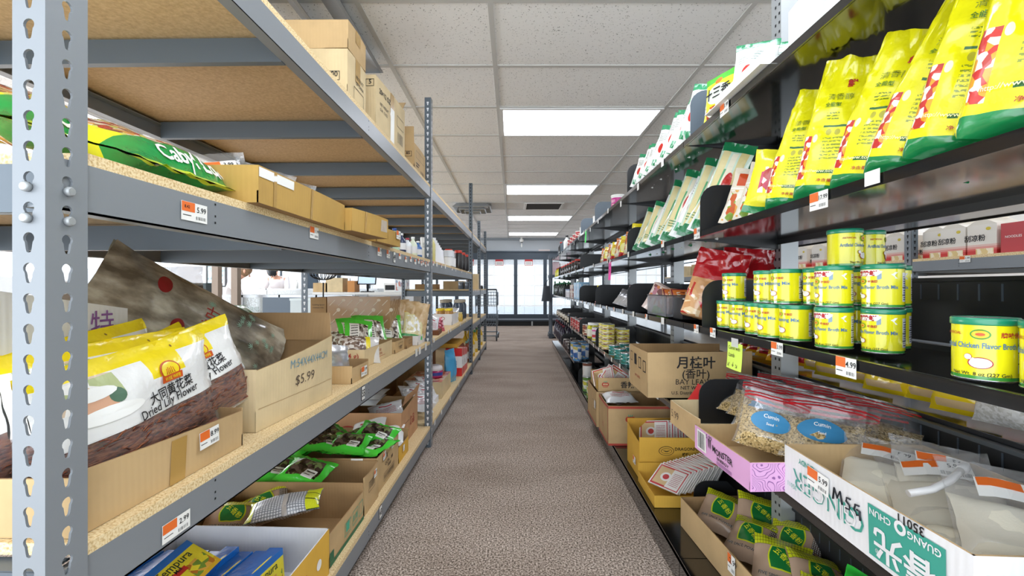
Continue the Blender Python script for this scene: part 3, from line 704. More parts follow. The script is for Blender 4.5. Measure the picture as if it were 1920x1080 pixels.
def closed(label, x0, x1, y0, y1, z, h, m=None, rot=0, tape=True, name='carton', cat='carton', tilt=(0, 0), group=None):
    m = m or KRAFT; w, d = x1-x0, y1-y0; t = thing(name, label, cat, ((x0+x1)/2, (y0+y1)/2, z+.0008), (R(tilt[0]), R(tilt[1]), R(rot)), group)
    DIM[t.name] = (w, d, h, .003); q = MB()
    for k, a, b, n in (('S', (-w/2, -d/2), (w/2, -d/2), (0, -1)), ('E', (w/2, -d/2), (w/2, d/2), (1, 0)), ('N', (w/2, d/2), (-w/2, d/2), (0, 1)), ('W', (-w/2, d/2), (-w/2, -d/2), (-1, 0))):
        rim_wall(q, a, b, h, h, n, .002, .003, m, m)
    q.bb(-w/2, w/2, -d/2, d/2, 0, .001, m); q.bb(-w/2, w/2, -d/2, -.001, h-.002, h, m); q.bb(-w/2, w/2, .001, d/2, h-.002, h, m); part(t, 'body', q)
    if tape:
        q = MB(); q.bb(-w/2-.001, w/2+.001, -.024, .024, h-.001, h+.001, TAPE)
        for k in 'WE': rect(q, face(t, k, .5, 0, .0012), -.024, h*.55, .024, h, TAPE)
        for k in 'S': rect(q, face(t, k, .5, 0, .0012), -.024, 0, .024, h, TAPE)
        part(t, 'tape', q)
    return t
def pillowf(w, h, d, seed=0, seal=.05, wr=.35, fill=1.0, taper=.06, bend=None):
    """surface of a filled pouch standing in the XZ plane; side -1 faces -y"""
    def P(u, v, s=-1, off=0):
        pu = max(0, 1-abs(2*u-1)**2.4)**.62; e = min(1, max(0, (v-seal)/(.22))) ; f = min(1, max(0, (1-seal-v)/(.22+.3*(1-fill))))
        pv = math.sin(e*math.pi/2)**.8*math.sin(f*math.pi/2)**.9; b = pu*pv
        x = (u-.5)*w*(1-taper*pv); z = v*h
        n1 = noise.noise(Vector((u*3.2+seed*7.1, v*3.4, s*2+seed))); n2 = noise.noise(Vector((u*11+seed*3.3, v*7, s*3+seed)))
        edge = 1-b
        y = s*d/2*b*(1+wr*n1+.3*wr*n2) + d*.14*n2*edge*(1 if seal else 1)*wr*2.2 + s*off
        y += s*.0006
        p = Vector((x, y, z+.012*h*n1*edge))
        return bend(p) if bend else p
    return P
def pillow(q, w, h, d, m, seed=0, nu=14, nv=16, backm=None, **k):
    P = pillowf(w, h, d, seed, **k)
    q.grid(lambda u, v: P(u, v, -1), nu, nv, m); q.grid(lambda u, v: P(u, v, 1), nu, nv, backm or m, flip=True)
    return P
def ptext(q, P, w, h, s, u, v, th, m, bold=.01, al='C', off=.0022, rot=0, sx=1):
    c, sn = math.cos(R(rot)), math.sin(R(rot))
    q.text(s, th, lambda x, y: P(u+(x*c-y*sn)/w, v+(x*sn+y*c)/h, -1, off), m, al=al, bold=bold, sx=sx)
def bendz(z0, ang):
    """fold the top of a pouch over backwards beyond height z0"""
    def B(p):
        if p.z <= z0: return p
        L = p.z-z0; a = ang*min(1, L/.06)
        return Vector((p.x, p.y+L*math.sin(a), z0+L*math.cos(a)))
    return B
def granules(key, c1, c2, c3, sc=260): return noisemat(key, [(.2, c1), (.4, c2), (.62, c3), (.8, c2)], sc, .8, vor=True, bump=.6, dist=.003)
SEEDS = granules('fennel seed', '#6d5a34', '#b79a62', '#d9c08c', 300); LILY = noisemat('dried lily', [(.3, '#2c130b'), (.45, '#6b2f1a'), (.6, '#9b5a34'), (.75, '#3c1a10')], 60, .6, 4, stretch=(1, 1, 4), bump=1, dist=.006)
MSG = mat('#f6f0dc', .8, bump=(400, .3, .001)); SPICE = mat('#bda088', .55, coat=.5, bump=(40, .3, .004)); DARKHERB = noisemat('dried herb', [(.3, '#241a12'), (.5, '#4b3927'), (.7, '#7d6648')], 90, .8, 4, bump=.8, dist=.004)
MUSH = noisemat('mushroom', [(.3, '#1c1614'), (.5, '#4a3a32'), (.65, '#9a8672')], 45, .6, 4, bump=.8, dist=.004)
ZRED = mat('#d2222c', .35, coat=.3); CLEAR = film(); CLEARM = film('milky film', (.93, .94, .95), .34, .15, .14)
def zipbag(name, label, cat, w, h, d, content, seed=0, zip_c=None, lab=None, fill=.62, loc=(0, 0, 0), rot=(0, 0, 0), group=None, fm=None, price=None):
    t = thing(name, label, cat, loc, rot, group)
    q = MB(); P = pillowf(w*.94, h*fill, d*.93, seed, seal=.01, wr=.4)
    q.grid(lambda u, v: P(u, v, -1), 12, 10, content); q.grid(lambda u, v: P(u, v, 1), 12, 10, content, flip=True); part(t, 'contents', q)
    q = MB(); P2 = pillow(q, w, h, d, fm or CLEAR, seed, nu=12, nv=14, seal=.01, fill=.7, wr=.32); part(t, 'film', q)
    if zip_c:
        q = MB()
        for zz in (.82, .885): q.grid(lambda u, v: P2(u, zz+.03*v, -1, .0014), 12, 1, zip_c); q.grid(lambda u, v: P2(u, zz+.03*v, 1, .0014), 12, 1, zip_c, flip=True)
        part(t, 'zip_strip', q)
    if lab == 'oval':
        q = MB(); BL = mat('#3c86b4', .4, coat=.3)
        q.grid(lambda u, v: P2(.48+.30*v*math.cos(2*math.pi*u), .42+.17*v*math.sin(2*math.pi*u), -1, .0016), 22, 3, BL, flip=False)
        ptext(q, P2, w, h, 'Cumin', .48, .47, .009, WHITE, off=.003); ptext(q, P2, w, h, 'Seed', .48, .36, .006, WHITE, off=.003); part(t, 'oval_label', q, 'blue oval label')
    if price:
        q = MB(); fr = lambda x, y: P2(.5+x/w, .62+y/h, -1, .0025)
        rect(q, fr, -w*.3, -.012, w*.3, .022, WHITE, 6); rect(q, lambda x, y: fr(x, y)+Vector((0, -.0008, 0)), -w*.29, .006, w*.02, .021, ORANGE, 4)
        q.text(price, .009, lambda x, y: fr(x+w*.16, y+.008)+Vector((0, -.0012, 0)), BLACKINK, bold=.02)
        random.seed(4); x = w*.02
        while x < w*.27: rect(q, lambda a, b: fr(a, b)+Vector((0, -.0008, 0)), x, -.009, x+.0008, -.001, BLACKINK, 1); x += random.choice((.0014, .002, .003))
        part(t, 'price_label', q)
    return t
# --- printed pouches -------------------------------------------------------
def pouch(name, label, cat, w, h, d, m, seed=0, loc=(0, 0, 0), rot=(0, 0, 0), group=None, texts=(), nu=12, nv=14, **k):
    q = MB(); P = pillow(q, w, h, d, m, seed, nu=nu, nv=nv, **k)
    for a in texts: ptext(q, P, w, h, *a[:5], **(a[5] if len(a) > 5 else {}))
    return solo(name, q, label, cat, loc, rot, group)
# --- round tins, jars, bottles ---------------------------------------------
TIN = mat('#c9ccd0', .25, .9)
def can(name, label, cat, r, h, body, lid=TIN, lidh=.0, loc=(0, 0, 0), rotz=0, group=None, n=28, extra=None, lidname='lid'):
    t = thing(name, label, cat, loc, (0, 0, R(rotz)), group); q = MB()
    q.lathe([(r*.96, 0), (r, .002), (r, .003)], n, TIN); q.lathe([(r*.985, .003), (r*.985, h-max(.003, lidh))], n, body, cap=False); q.lathe([(r*.985, h-max(.003, lidh)), (r, h-max(.003, lidh)+.001), (r*.97, h-.0005)], n, TIN)
    if extra: extra(q)
    part(t, 'body', q)
    q = MB(); l0 = h-max(.003, lidh)
    if lidh: q.lathe([(r*1.015, l0), (r*1.03, l0+.001), (r*1.03, h-.0015), (r*1.0, h), (r*.93, h), (r*.92, h-.002)], n, lid)
    else: q.lathe([(r*.97, h-.001), (r*.95, h), (r*.9, h), (r*.89, h-.002)], n, lid)
    part(t, lidname, q); return t
def jar(name, label, cat, r, h, body, lid, loc=(0, 0, 0), group=None, neck=.8, n=20, lab=None):
    t = thing(name, label, cat, loc, (0, 0, 0), group); q = MB(); q.lathe([(r*.9, 0), (r, h*.05), (r, h*.72), (r*neck, h*.84), (r*neck, h*.86)], n, body)
    if lab: q.lathe([(r*1.01, h*.15), (r*1.01, h*.6)], n, lab, cap=False)
    part(t, 'body', q); q = MB(); q.lathe([(r*neck*1.06, h*.85), (r*neck*1.08, h*.86), (r*neck*1.08, h*.985), (r*neck, h)], n, lid); part(t, 'lid', q); return t
def bottle(name, label, cat, r, h, body, cap, loc=(0, 0, 0), group=None, lab=None, n=14):
    t = thing(name, label, cat, loc, (0, 0, 0), group); q = MB()
    q.lathe([(r*.92, 0), (r, h*.03), (r, h*.58), (r*.8, h*.68), (r*.36, h*.82), (r*.34, h*.9)], n, body)
    if lab: q.lathe([(r*1.015, h*.16), (r*1.015, h*.5)], n, lab, cap=False)
    part(t, 'body', q); q = MB(); q.lathe([(r*.42, h*.89), (r*.42, h*.99), (r*.36, h)], n, cap); part(t, 'cap', q); return t
def smallbox(name, label, cat, w, d, h, ms, base, loc=(0, 0, 0), rot=(0, 0, 0), group=None, texts=()):
    q = MB(); q.box((0, 0, h/2), (w, d, h), base, ms=ms)
    for sd, s, u, v, th, m in texts:
        fr = {'S': flat((-w/2+u*w, -d/2-.0006, v*h), (1, 0, 0), (0, 0, 1)), 'W': flat((-w/2-.0006, d/2-u*d, v*h), (0, -1, 0), (0, 0, 1)), 'E': flat((w/2+.0006, -d/2+u*d, v*h), (0, 1, 0), (0, 0, 1)), 'T': flat((-w/2+u*w, -d/2+v*d, h+.0006), (1, 0, 0), (0, 1, 0))}[sd]
        q.text(s, th, fr, m, bold=.01)
    return solo(name, q, label, cat, loc, rot, group)
# ================= LEFT SHELVES =================
random.seed(11)
BK = BLACKINK; RI = mat('#a8382e', .6); PUR = mat('#8a5a9a', .6); BLU = mat('#6f97a8', .6)
# ---- top shelf cartons ----
t = closed('lower kraft carton of the near stack on the top left shelf', -1.08, -.60, 1.555, 1.74, 1.645, .182, KRAFTL)
printing(t, [('f', 'S', .83, .40, .055, .032, .002, BK), ('t', 'S', .905, .47, '00', .018, BK), ('f', 'E', .3, .1, .1, .06, .002, BK), ('t', 'E', .4, .62, 'PRODUCT', .012, BK, 'L'), ('t', 'E', .4, .5, 'OF CHINA', .012, BK, 'L')])
t = closed('upper kraft carton of the near stack, wide tape down its front', -1.09, -.597, 1.553, 1.73, 1.828, .098, KRAFT)
t = closed('open-flapped kraft carton with black print on the top left shelf', -1.0, -.59, 1.87, 2.26, 1.6455, .235, KRAFTL, rot=-3)
printing(t, [('f', 'S', .9, .8, .035, .03, .002, BK), ('t', 'S', .945, .84, '5', .018, BK), ('t', 'E', .1, .75, '20×12 OZ', .022, BK, 'L', .02), ('t', 'E', .12, .55, 'NET WEIGHT', .012, BK, 'L'), ('t', 'E', .12, .45, 'G.W. 12 KG', .012, BK, 'L'),
             ('f', 'E', .68, .5, .10, .05, .002, BK), ('bar', 'E', .7, .18, .08, .05, BK), ('r', 'E', .45, .08, .05, .15, WHITE)])
f = MB(); f.grid(lambda u, v: (-.12+.24*u, .006*v*v, .1*v), 4, 4, KRAFT); f.grid(lambda u, v: (-.12+.24*u, .003+.006*v*v, .1*v), 4, 4, KRAFTD, flip=True); part(t, 'flap', f, loc=(.07, .19, .232), rot=(R(-40), 0, 0))
t = carton('kraft carton with one tall flap, far end of the near top bay', -1.0, -.595, 2.52, 2.80, 1.645, .155, KRAFT, hs={'E': .165}, flaps=(('S', .11, -4),))
printing(t, [('f', 'S', .85, .58, .045, .03, .002, BK), ('t', 'S', .91, .65, '85', .016, BK), ('bar', 'E', .5, .1, .09, .03, BK), ('f', 'E', .1, .6, .2, .04, .0015, BK), ('r', 'E', .12, .4, .08, .006, BK), ('r', 'E', .12, .3, .06, .006, BK)])
# ---- deck under it: flat bags of fruit sweets ----
FRU = ['#c33a2c', '#e9a84a', '#f1e3c6', '#8c3f3a', '#d9d46a', '#e8c7b8']
SWB = art('sweet_bag', '#f2ee2a', [('r', 0, 0, 1, .22, '#1f9a4a'), ('b', .12, .22, .9, .52, FRU, 22), ('r', 0, 0, 1, .035, '#d6ea3a'), ('r', .3, .66, .7, .72, '#e8e86a')], .25, .5)
for i, (x, y, z, s, l) in enumerate(((-.60, .835, 1.178, 1, 'flat yellow and green sweets bag on the left shelf, whole in view'), (-.69, .742, 1.205, 2, 'flat yellow and green sweets bag half behind the near post'),
                                  (-.99, .76, 1.178, 4, 'flat sweets bag deepest on the deck behind the near post'))):
    w, h = .29, .33
    tx = [('Cabyl Lok', .56, .09, .030, WHITE, {'bold': .02})]
    o = pouch('sweets_bag', l, 'bag', w, h, .085, SWB, s, loc=(x+.008, y, z+.024), texts=tx, group='flat sweets bags', nu=16, nv=16)
    o.rotation_euler = Euler((R(-72), 0, R(90)), 'XYZ')
# ---- taped low cartons with resealable bags ----
TKR = cardmat('#bf9a55', 'tape-covered', .85)
t = carton('long low tape-covered carton holding clear grain bags, middle left shelf', -.90, -.545, .93, 1.39, 1.177, .078, TKR, KRAFTD, bul=.004)
printing(t, [('r', 'E', .12, 0, .012, .078, TAPE), ('r', 'E', .5, 0, .01, .078, TAPE), ('r', 'E', .0, .7, .14, .02, WHITE)])
t2 = carton('crushed tape-covered carton sticking out over the shelf edge', -.80, -.500, 1.41, 1.66, 1.177, .07, TKR, KRAFTD, rot=-9, bul=.006)
printing(t2, [('r', 'E', .3, 0, .01, .07, TAPE), ('r', 'E', .75, .3, .05, .04, CLEARM)])
t3 = carton('smaller taped carton with a curled label, beyond the crushed one', -.80, -.535, 1.72, 1.97, 1.177, .06, TKR, KRAFTD, rot=-5)
sticker(t3, 'E', .75, .5, '1.99', .05, .035)
GR1 = granules('brown grain', '#6b5138', '#9b8468', '#c2b096', 300); GR2 = granules('pale grain', '#a08c70', '#c9b698', '#e6dac4', 300)
spots = [(-.66, 1.02, GR1, 'clear bag of brown grain, nearest in the long carton', -14, .13), (-.64, 1.12, GR1, 'clear bag of brown grain with orange label leaning in long carton', 10, .125), (-.62, 1.22, GR2, 'clear bag of pale grain slumping over the long carton rim', 4, .115)]
for k, (x, y, g, l, tl, hh) in enumerate(spots):
    zipbag('grain_bag', l, 'bag', .12, hh, .045, g, seed=20+k, fill=.5, loc=(x, y, 1.183), rot=(R(-12), R(tl), R(40)), group='clear grain bags', price='3.99')
for k in range(7):
    zipbag('grain_bag', 'clear bag standing in the long taped cartons, %s beyond the pale grain bag' % ORD[k], 'bag', .10, .115-.006*k, .03, GR2, seed=30+k, fill=.35, loc=(-.66, 1.31+.045*k, 1.183), rot=(R(-16), R(4), R(50)), group='clear grain bags')
# ---- household bottles at the end of the bay ----
pal = [('#3f6fb0', '#f2f2f2'), ('#e9eef2', '#a02c3c'), ('#bfe0c8', '#2c4f96'), ('#dfe8d2', '#f4f4f4'), ('#2d3a5c', '#e6e6e6')]
dsc = ['blue', 'white', 'pale green', 'cream', 'navy']
for k in range(12):
    a, b = pal[k % 5]
    bottle('household_bottle', 'small %s bottle, %s in the row before the second post' % (dsc[k % 5], ORD[k]), 'bottle', .024, .09+.01*(k % 3), mat(a, .3, coat=.3), mat(b, .4), loc=(-.61-.05*(k % 2), 2.05+.062*k, 1.178), lab=mat('#e8e8ea', .5), group='household bottles on the middle left shelf')
# ---- second bay, same level ----
bottle('oil_bottle', 'tall yellowish bottle with lime green cap beyond the second post', 'bottle', .035, .215, mat('#dcd48c', .2, coat=.5), mat('#a8e03a', .4), loc=(-.63, 3.14, 1.178))
for k in range(6): smallbox('white_packet', 'white dark-printed packet leaning, %s beyond the lime-capped bottle' % ORD[k], 'packet', .11, .02, .19-.012*k, {}, art('wpk', '#eef0f4', [('r', .2, .3, .5, .5, '#2e3552'), ('r', .55, .2, .8, .36, '#a83248'), ('l', .1, .6, .9, .8, '#555c70', 4)]), loc=(-.66, 3.25+.07*k, 1.179), rot=(R(-12), 0, R(25+4*k)), group='white leaning packets')
for k in range(6): can('paper_cup_pack', 'white cylinder pack on the far left shelf, %s of its double row' % ORD[k], 'pack', .038, .075, mat('#eceded', .5), WHITE, .004, loc=(-.60-.08*(k % 2), 3.72+.09*(k//2), 1.178), group='white cylinder packs', n=16)
for k in range(4): can('paper_cup_pack', 'white cylinder pack stacked on the far left double row, %s from the near end' % ORD[k], 'pack', .038, .055, mat('#dfe3e8', .5), WHITE, .004, loc=(-.60-.08*(k % 2), 3.72+.09*(k//2), 1.254), group='white cylinder packs', n=16)
for k in range(6): jar('red_topped_jar', 'dark jar with red top on the far left shelf, %s from the near end' % ORD[k], 'jar', .04, .175, mat('#2b2a2c', .3, coat=.4), mat('#c23a28', .4), loc=(-.66+.07*(k % 2), 4.12+.13*k, 1.178), group='dark jars with red tops')
# ---- middle deck: lily bags carton ----
t = carton('low kraft carton of dried lily flower bags beside the near post', -.93, -.592, .592, .952, .665, .080, KRAFT, KRAFTD, hs={'E': (.088, .074)}, bul=.004)
printing(t, [('r', 'E', .44, 0, .035, .076, TAPE)]); sticker(t, 'E', .62, .46, '8.99', .052, .032, tilt=-3)
LM = art('lily_bag', '#ececea', [('b', .04, .42, .34, .80, ['#e9e6e0', '#f4f2ee', '#d9c3aa', '#b6c08c', '#e3d8c8'], 9), ('r', 0, .80, 1, 1, '#f3da1e'), ('r', .50, .50, .73, .82, '#f3da1e')], .22, .6)
YEL = mat('#f3da1e', .22, coat=.6); ORI = mat('#c8541e', .4); SKIN_P = mat('#d9a888', .5); GRN = mat('#4e6e58', .5)
def lily(label, loc, rot, seed, w=.36, h=.20):
    t = thing('lily_flower_bag', label, 'bag', loc, rot, 'dried lily flower bags')
    q = MB(); P = pillowf(w, h, .065, seed, seal=.04, wr=.3, fill=.8)
    q.grid(lambda u, v: P(u, .42+.58*v, -1), 20, 12, LM); q.grid(lambda u, v: P(u, .42+.58*v, 1), 20, 12, LM, flip=True)
    # uv v of the printed part runs 0..1 again
    part(t, 'printed_film', q)
    q = MB(); q.grid(lambda u, v: P(u, .43*v, -1), 20, 6, CLEAR); q.grid(lambda u, v: P(u, .43*v, 1), 20, 6, CLEAR, flip=True); part(t, 'clear_film', q)
    q = MB(); q.grid(lambda u, v: P(.03+.94*u, .03+.41*v, -1, -.004), 16, 8, LILY); q.grid(lambda u, v: P(.03+.94*u, .03+.41*v, 1, -.004), 16, 8, LILY, flip=True)
    rnd = random.Random(seed)
    for i in range(70):
        u, v = rnd.uniform(.06, .94), rnd.uniform(.06, .40); a = P(u, v, -1, -.001); b = P(min(.97, u+rnd.uniform(-.08, .1)), min(.42, v+rnd.uniform(-.04, .05)), -1, -.001); q.tube([a, (a+b)/2+Vector((0, -.001, .002)), b], .0016, LILY, 4)
    part(t, 'dried_lily', q)
    q = MB()
    ptext(q, P, w, h, '大同黄花菜', .60, .535, .019, BK, bold=.015, rot=4); ptext(q, P, w, h, 'Dried Lily Flower', .58, .45, .0145, BK, rot=4)
    part(t, 'lettering', q); q = MB()
    for rr, m in ((1, ORI), (.86, YEL)):
        q.grid(lambda u, v: P(.615+.072*rr*v*math.cos(2*math.pi*u), .74+.085*rr*v*math.sin(2*math.pi*u), -1, .0016+.0008*(1-rr)*6), 20, 2, m)
    rect(q, lambda x, y: P(.615+x/w, .67+y/h, -1, .0034), -.026, -.005, .026, .007, ORI, 4); ptext(q, P, w, h, 'WISE WIFE', .615, .66, .006, YEL, bold=.01, off=.0042)
    for a in range(5): q.tube([P(.585+.015*a, .71, -1, .003), P(.59+.012*a, .76+.01*(a % 2), -1, .003)], .0006, ORI, 4)
    part(t, 'logo', q); q = MB()
    # printed scene of a cook in a white hat
    for (cu, cv, ru, rv, m, of) in ((.22, .68, .085, .085, SKIN_P, .0014), (.20, .755, .11, .05, WHITE, .0022), (.30, .70, .035, .06, GRN, .0018), (.25, .58, .16, .06, WHITE, .002)):
        q.grid(lambda u, v: P(cu+ru*v*math.cos(2*math.pi*u), cv+rv*v*math.sin(2*math.pi*u), -1, of), 16, 2, m)
    q.grid(lambda u, v: P(.72+.006*v*math.cos(2*math.pi*u), .93+.012*v*math.sin(2*math.pi*u), -1, .0014), 10, 1, mat('#8a6a1e', .6))
    part(t, 'lettering', q); return t
lily('front dried lily flower bag, its hanging hole and red logo in full view', (-.640, .775, .700), (R(-7), R(-6), R(90)), 5)
lily('dried lily flower bag standing directly behind the front one', (-.695, .785, .712), (R(-8), R(-2), R(90)), 6)
lily('dried lily flower bag at the far end of its low carton', (-.655, .925, .715), (R(-14), R(-14), R(78)), 7, w=.30)
lily('dried lily flower bag standing third deep, only its yellow top seen', (-.76, .81, .72), (R(-16), R(-8), R(90)), 8)
lily('dried lily flower bag lying crumpled behind the far one', (-.76, 1.0, .70), (R(-25), R(-20), R(80)), 9, w=.28)
lily('dried lily flower bag deepest on the deck, seen left of the near post', (-.89, .80, .715), (R(-12), R(-3), R(90)), 12)
lily('dried lily flower bag fourth deep, just its folded yellow top above the rest', (-.82, .79, .735), (R(-20), R(4), R(85)), 13)
t = carton('low white carton on the bottom deck under the lily bags', -1.33, -.80, .60, .88, .136, .2, WCARD, KRAFTD)
# white carton with purple writing, brown leaf bags
t = carton('tall white carton with purple writing behind the lily bags', -1.18, -.82, .60, .93, .666, .26, WCARD, WCARD, hs={'E': (.34, .29)}, rot=4)
printing(t, [('t', 'E', .80, .92, '特', .05, PUR, 'C', .0), ('t', 'E', .3, .2, '500G', .03, PUR)])
BRN = film('brown leaf film', (.50, .42, .36), .42, .12, .16)
FEA = noisemat('leaf bundle', [(.3, '#3a2e22'), (.5, '#6e5c4c'), (.7, '#a08e7e')], 14, .6, 5, stretch=(6, 6, .8), bump=.6, dist=.006)
for k, (x, y, z, w, h, r, l) in enumerate(((-.95, 1.14, .70, .34, .355, (R(-6), R(-4), R(62)), 'big clear bag of brown dried leaves standing tallest on the middle deck'), (-.90, 1.05, .69, .30, .30, (R(-10), R(-8), R(66)), 'big clear bag of brown dried leaves leaning in front of the tallest one'),
                                           (-1.16, 1.08, .69, .34, .33, (R(-4), R(6), R(66)), 'dark clear bag of dried leaves behind the near post'))):
    t = thing('dried_leaf_bag', l, 'bag', (x, y, z), r, 'large bags of dried leaves'); q = MB(); P = pillowf(w*.96, h*.84, .10, 40+k, seal=.02, wr=.4)
    q.grid(lambda u, v: P(u, v, -1), 14, 12, FEA); q.grid(lambda u, v: P(u, v, 1), 14, 12, FEA, flip=True); part(t, 'leaves', q)
    q = MB(); pillow(q, w, h, .115, BRN, 40+k, seal=.03, wr=.6, fill=.8); part(t, 'film', q)
# long printed cellophane bag sloping into the lettered carton
t = thing('bamboo_leaf_bag', 'long printed cellophane bag with red seals sloping into the lettered carton', 'bag', (-.80, 1.50, .80), Euler((R(-60), R(0), R(0)), 'XYZ'))
LEAFP = mat('#8fb39c', .4); DKL = mat('#8e8a78', .4, coat=.5)
q = MB(); P = pillowf(.24, .50, .05, 51, seal=.03, wr=.4); w, h = .24, .50
q.grid(lambda u, v: P(u, v, -1), 12, 22, noisemat('printed cellophane', [(.35, '#4e463a'), (.5, '#8a8070'), (.65, '#c4bcaa')], 12, .2, 6, stretch=(1.5, 1.5, .8), coat=.8)); q.grid(lambda u, v: P(u, v, 1), 12, 22, DKL, flip=True); part(t, 'film', q)
q = MB(); rnd = random.Random(3)
for i in range(34):
    u, v = rnd.uniform(.08, .92), rnd.uniform(.05, .5)
    for a in range(5):
        an = R(-70+35*a); q.poly([P(u, v, -1, .002), P(u+.03*math.sin(an)-.006, v+.02*math.cos(an), -1, .002), P(u+.055*math.sin(an), v+.036*math.cos(an), -1, .002), P(u+.03*math.sin(an)+.006, v+.018*math.cos(an), -1, .002)], LEAFP)
for (u0, v0) in ((.75, .75), (.35, .62)):
    q.grid(lambda u, v: P(u0+.11*v*math.cos(2*math.pi*u), v0+.035*v*math.sin(2*math.pi*u), -1, .002), 18, 2, mat('#8e1f22', .4))
ptext(q, P, w, h, '粽叶', .6, .46, .035, RI, off=.0026); part(t, 'lettering', q)
zd = Vector((-.44, -.72, .50)).normalized(); yd = -Vector((.95, -.62, .55)); yd = (yd-zd*yd.dot(zd)).normalized(); xd = yd.cross(zd)
t.location = (-.735, 1.36, .765); t.rotation_euler = Matrix((xd, yd, zd)).transposed().to_euler()
# lettered carton
t = carton('large kraft carton lettered with its size in centimetres and a pencilled price', -1.02, -.602, 1.045, 1.42, .665, .172, KRAFTL, KRAFTD, hs={'E': (.142, .186), 'S': .145}, flaps=(('N', .085, 6),), bul=.01, rot=-3)
printing(t, [('t', 'E', .62, .72, 'M:54X44X44CM', .022, BLU, 'C', .0, .95), ('t', 'E', .55, .44, '$5.99', .026, mat('#5b4d42', .7), 'C', -.005, 1.2), ('r', 'E', .02, .30, .36, .0012, KRAFTD)])
q = MB()
for k in range(4): q.box((-.02-.02*k, .09+.012*k, .165+.005*k), (.12, .003, .012), ZRED, rot=Euler((.3, .1*k, .4)).to_matrix())
solo('red_zip_bag_bundle', q, 'bundle of red bag zips sticking out of the lettered carton', 'bag', (-.78, 1.36, .665+.002))
# small foil carton, 54 g carton and the rest of the deck
t = carton('small kraft tray with a foil packet, in front of the wider 54 g carton', -.80, -.588, 1.565, 1.735, .665, .062, KRAFT, KRAFTD, hs={'E': .055}); sticker(t, 'E', .45, .15, '2.99', .06, .035)
pouch('foil_packet', 'silver foil packet standing in the small kraft tray', 'packet', .15, .125, .03, mat('#d5d8dc', .18, .7), 60, loc=(-.66, 1.64, .672), rot=(R(-18), R(10), R(75)), nu=10, nv=10)
t = carton('cream carton marked 54 g holding packets of dried slices', -.98, -.652, 1.89, 2.27, .665, .075, KRAFTL, KRAFTD, rot=-1)
printing(t, [('t', 'S', .83, .5, '54 g)', .022, RI), ('t', 'E', .5, .6, '山珍', .012, RI), ('t', 'E', .5, .38, 'NATURAL', .010, RI), ('r', 'E', .3, .25, .15, .002, RI)])
MSH = art('slices_bag', '#d9d6d2', [('b', 0, 0, .62, 1, ['#8a7466', '#cfc4ba', '#efeae4', '#6e5a50'], 12), ('r', .62, 0, .74, 1, '#f1de2a')], .2, .6)
for k in range(3): pouch('dried_slices_bag', 'clear bag of dried slices with yellow band, %s in the 54 g carton' % ORD[k], 'bag', .17, .13, .04, MSH, 62+k, loc=(-.70-.06*k, 1.97+.09*k, .674), rot=(R(-35), R(6), R(30)), group='bags of dried slices', nu=10, nv=10)
GB = art('green_bag', '#4fc43a', [('r', .16, .12, .84, .86, '#ece9df'), ('b', .5, .12, .84, .86, ['#2f2622', '#6f6054', '#d8d2c6', '#b9aea0'], 14), ('l', .2, .2, .45, .8, '#2a2a2a', 9)], .2, .6)
GBD = art('green_bag_dark', '#46c83a', [('b', .16, .22, .86, .78, ['#1b1613', '#3a2e28', '#6b7a4a', '#574840'], 11), ('r', .55, .2, .8, .5, '#e6e6e0'), ('r', .58, .40, .77, .44, '#333333'), ('r', .58, .28, .72, .31, '#333333'), ('r', 0, 0, .05, 1, '#46c83a')], .18, .6)
gp = pouch('green_mushroom_bag', 'x', 'bag', .13, .22, .03, GB, 70, group='bright green printed mushroom bags', seal=.08, wr=.6)
rw = Row(gp)
for k in range(9): rw.put('bright green mushroom bag leaning over its carton, %s from the near end of the row' % ORD[k], (-.72-.04*(k % 3), 2.0+.085*k, .70), (R(-48), R(8-5*(k % 3)), R(28+8*(k % 2))))
DG_ = mat('#1f8a36', .2, coat=.6)
gl = pouch('long_green_bag', 'x', 'bag', .09, .34, .03, DG_, 73, group='long dark green bags', seal=.05, wr=.5); rw = Row(gl)
for k in range(3): rw.put('long dark green bag lying toward the rear of the deck, %s from the top' % ORD[k], (-1.12, 1.98+.05*k, .80-.03*k), (R(-70), R(0), R(55+10*k)))
t = carton('low kraft carton under the green mushroom bags, nearer of two', -.86, -.640, 2.29, 2.47, .665, .06, KRAFT, KRAFTD); printing(t, [('f', 'E', .3, .45, .09, .02, .0015, BK), ('bar', 'E', .4, .2, .05, .02, BK)])
t = carton('low kraft carton under the green mushroom bags, farther of two', -.86, -.630, 2.48, 2.62, .665, .055, KRAFTD, KRAFTD); printing(t, [('f', 'E', .3, .4, .06, .02, .0015, BK)])
t = carton('white tray of yellow and green noodle packs beside the second post', -.86, -.600, 2.63, 2.81, .665, .055, WCARD, KRAFTL)
ND = art('noodle_pack', '#e8dfa8', [('r', 0, 0, 1, .13, '#2f9a4a'), ('b', .1, .16, .9, .75, ['#f2ecd0', '#e6d9a0', '#dcd0a8', '#ffffff'], 10), ('r', 0, .86, 1, 1, '#e0a83a')], .2, .6)
rw = Row(pouch('noodle_pack', 'x', 'pack', .12, .2, .03, ND, 75, group='noodle packs in the white tray'))
for k in range(4): rw.put('pale noodle pack with green foot leaning in the white tray, %s from the aisle' % ORD[k], (-.645-.05*k, 2.67+.025*k, .70), (R(-32), R(10), R(22)))
PAT = art('utensil_print', '#a88258', [('r', 0, 0, .001, .001, '#a88258')], .35, .4)
t = closed('brown carton printed with pale kitchen utensils at the rear of the deck', -1.10, -.74, 2.55, 2.78, .665, .285, PAT, tape=False)
TOOL = mat('#d3c3ac', .5)
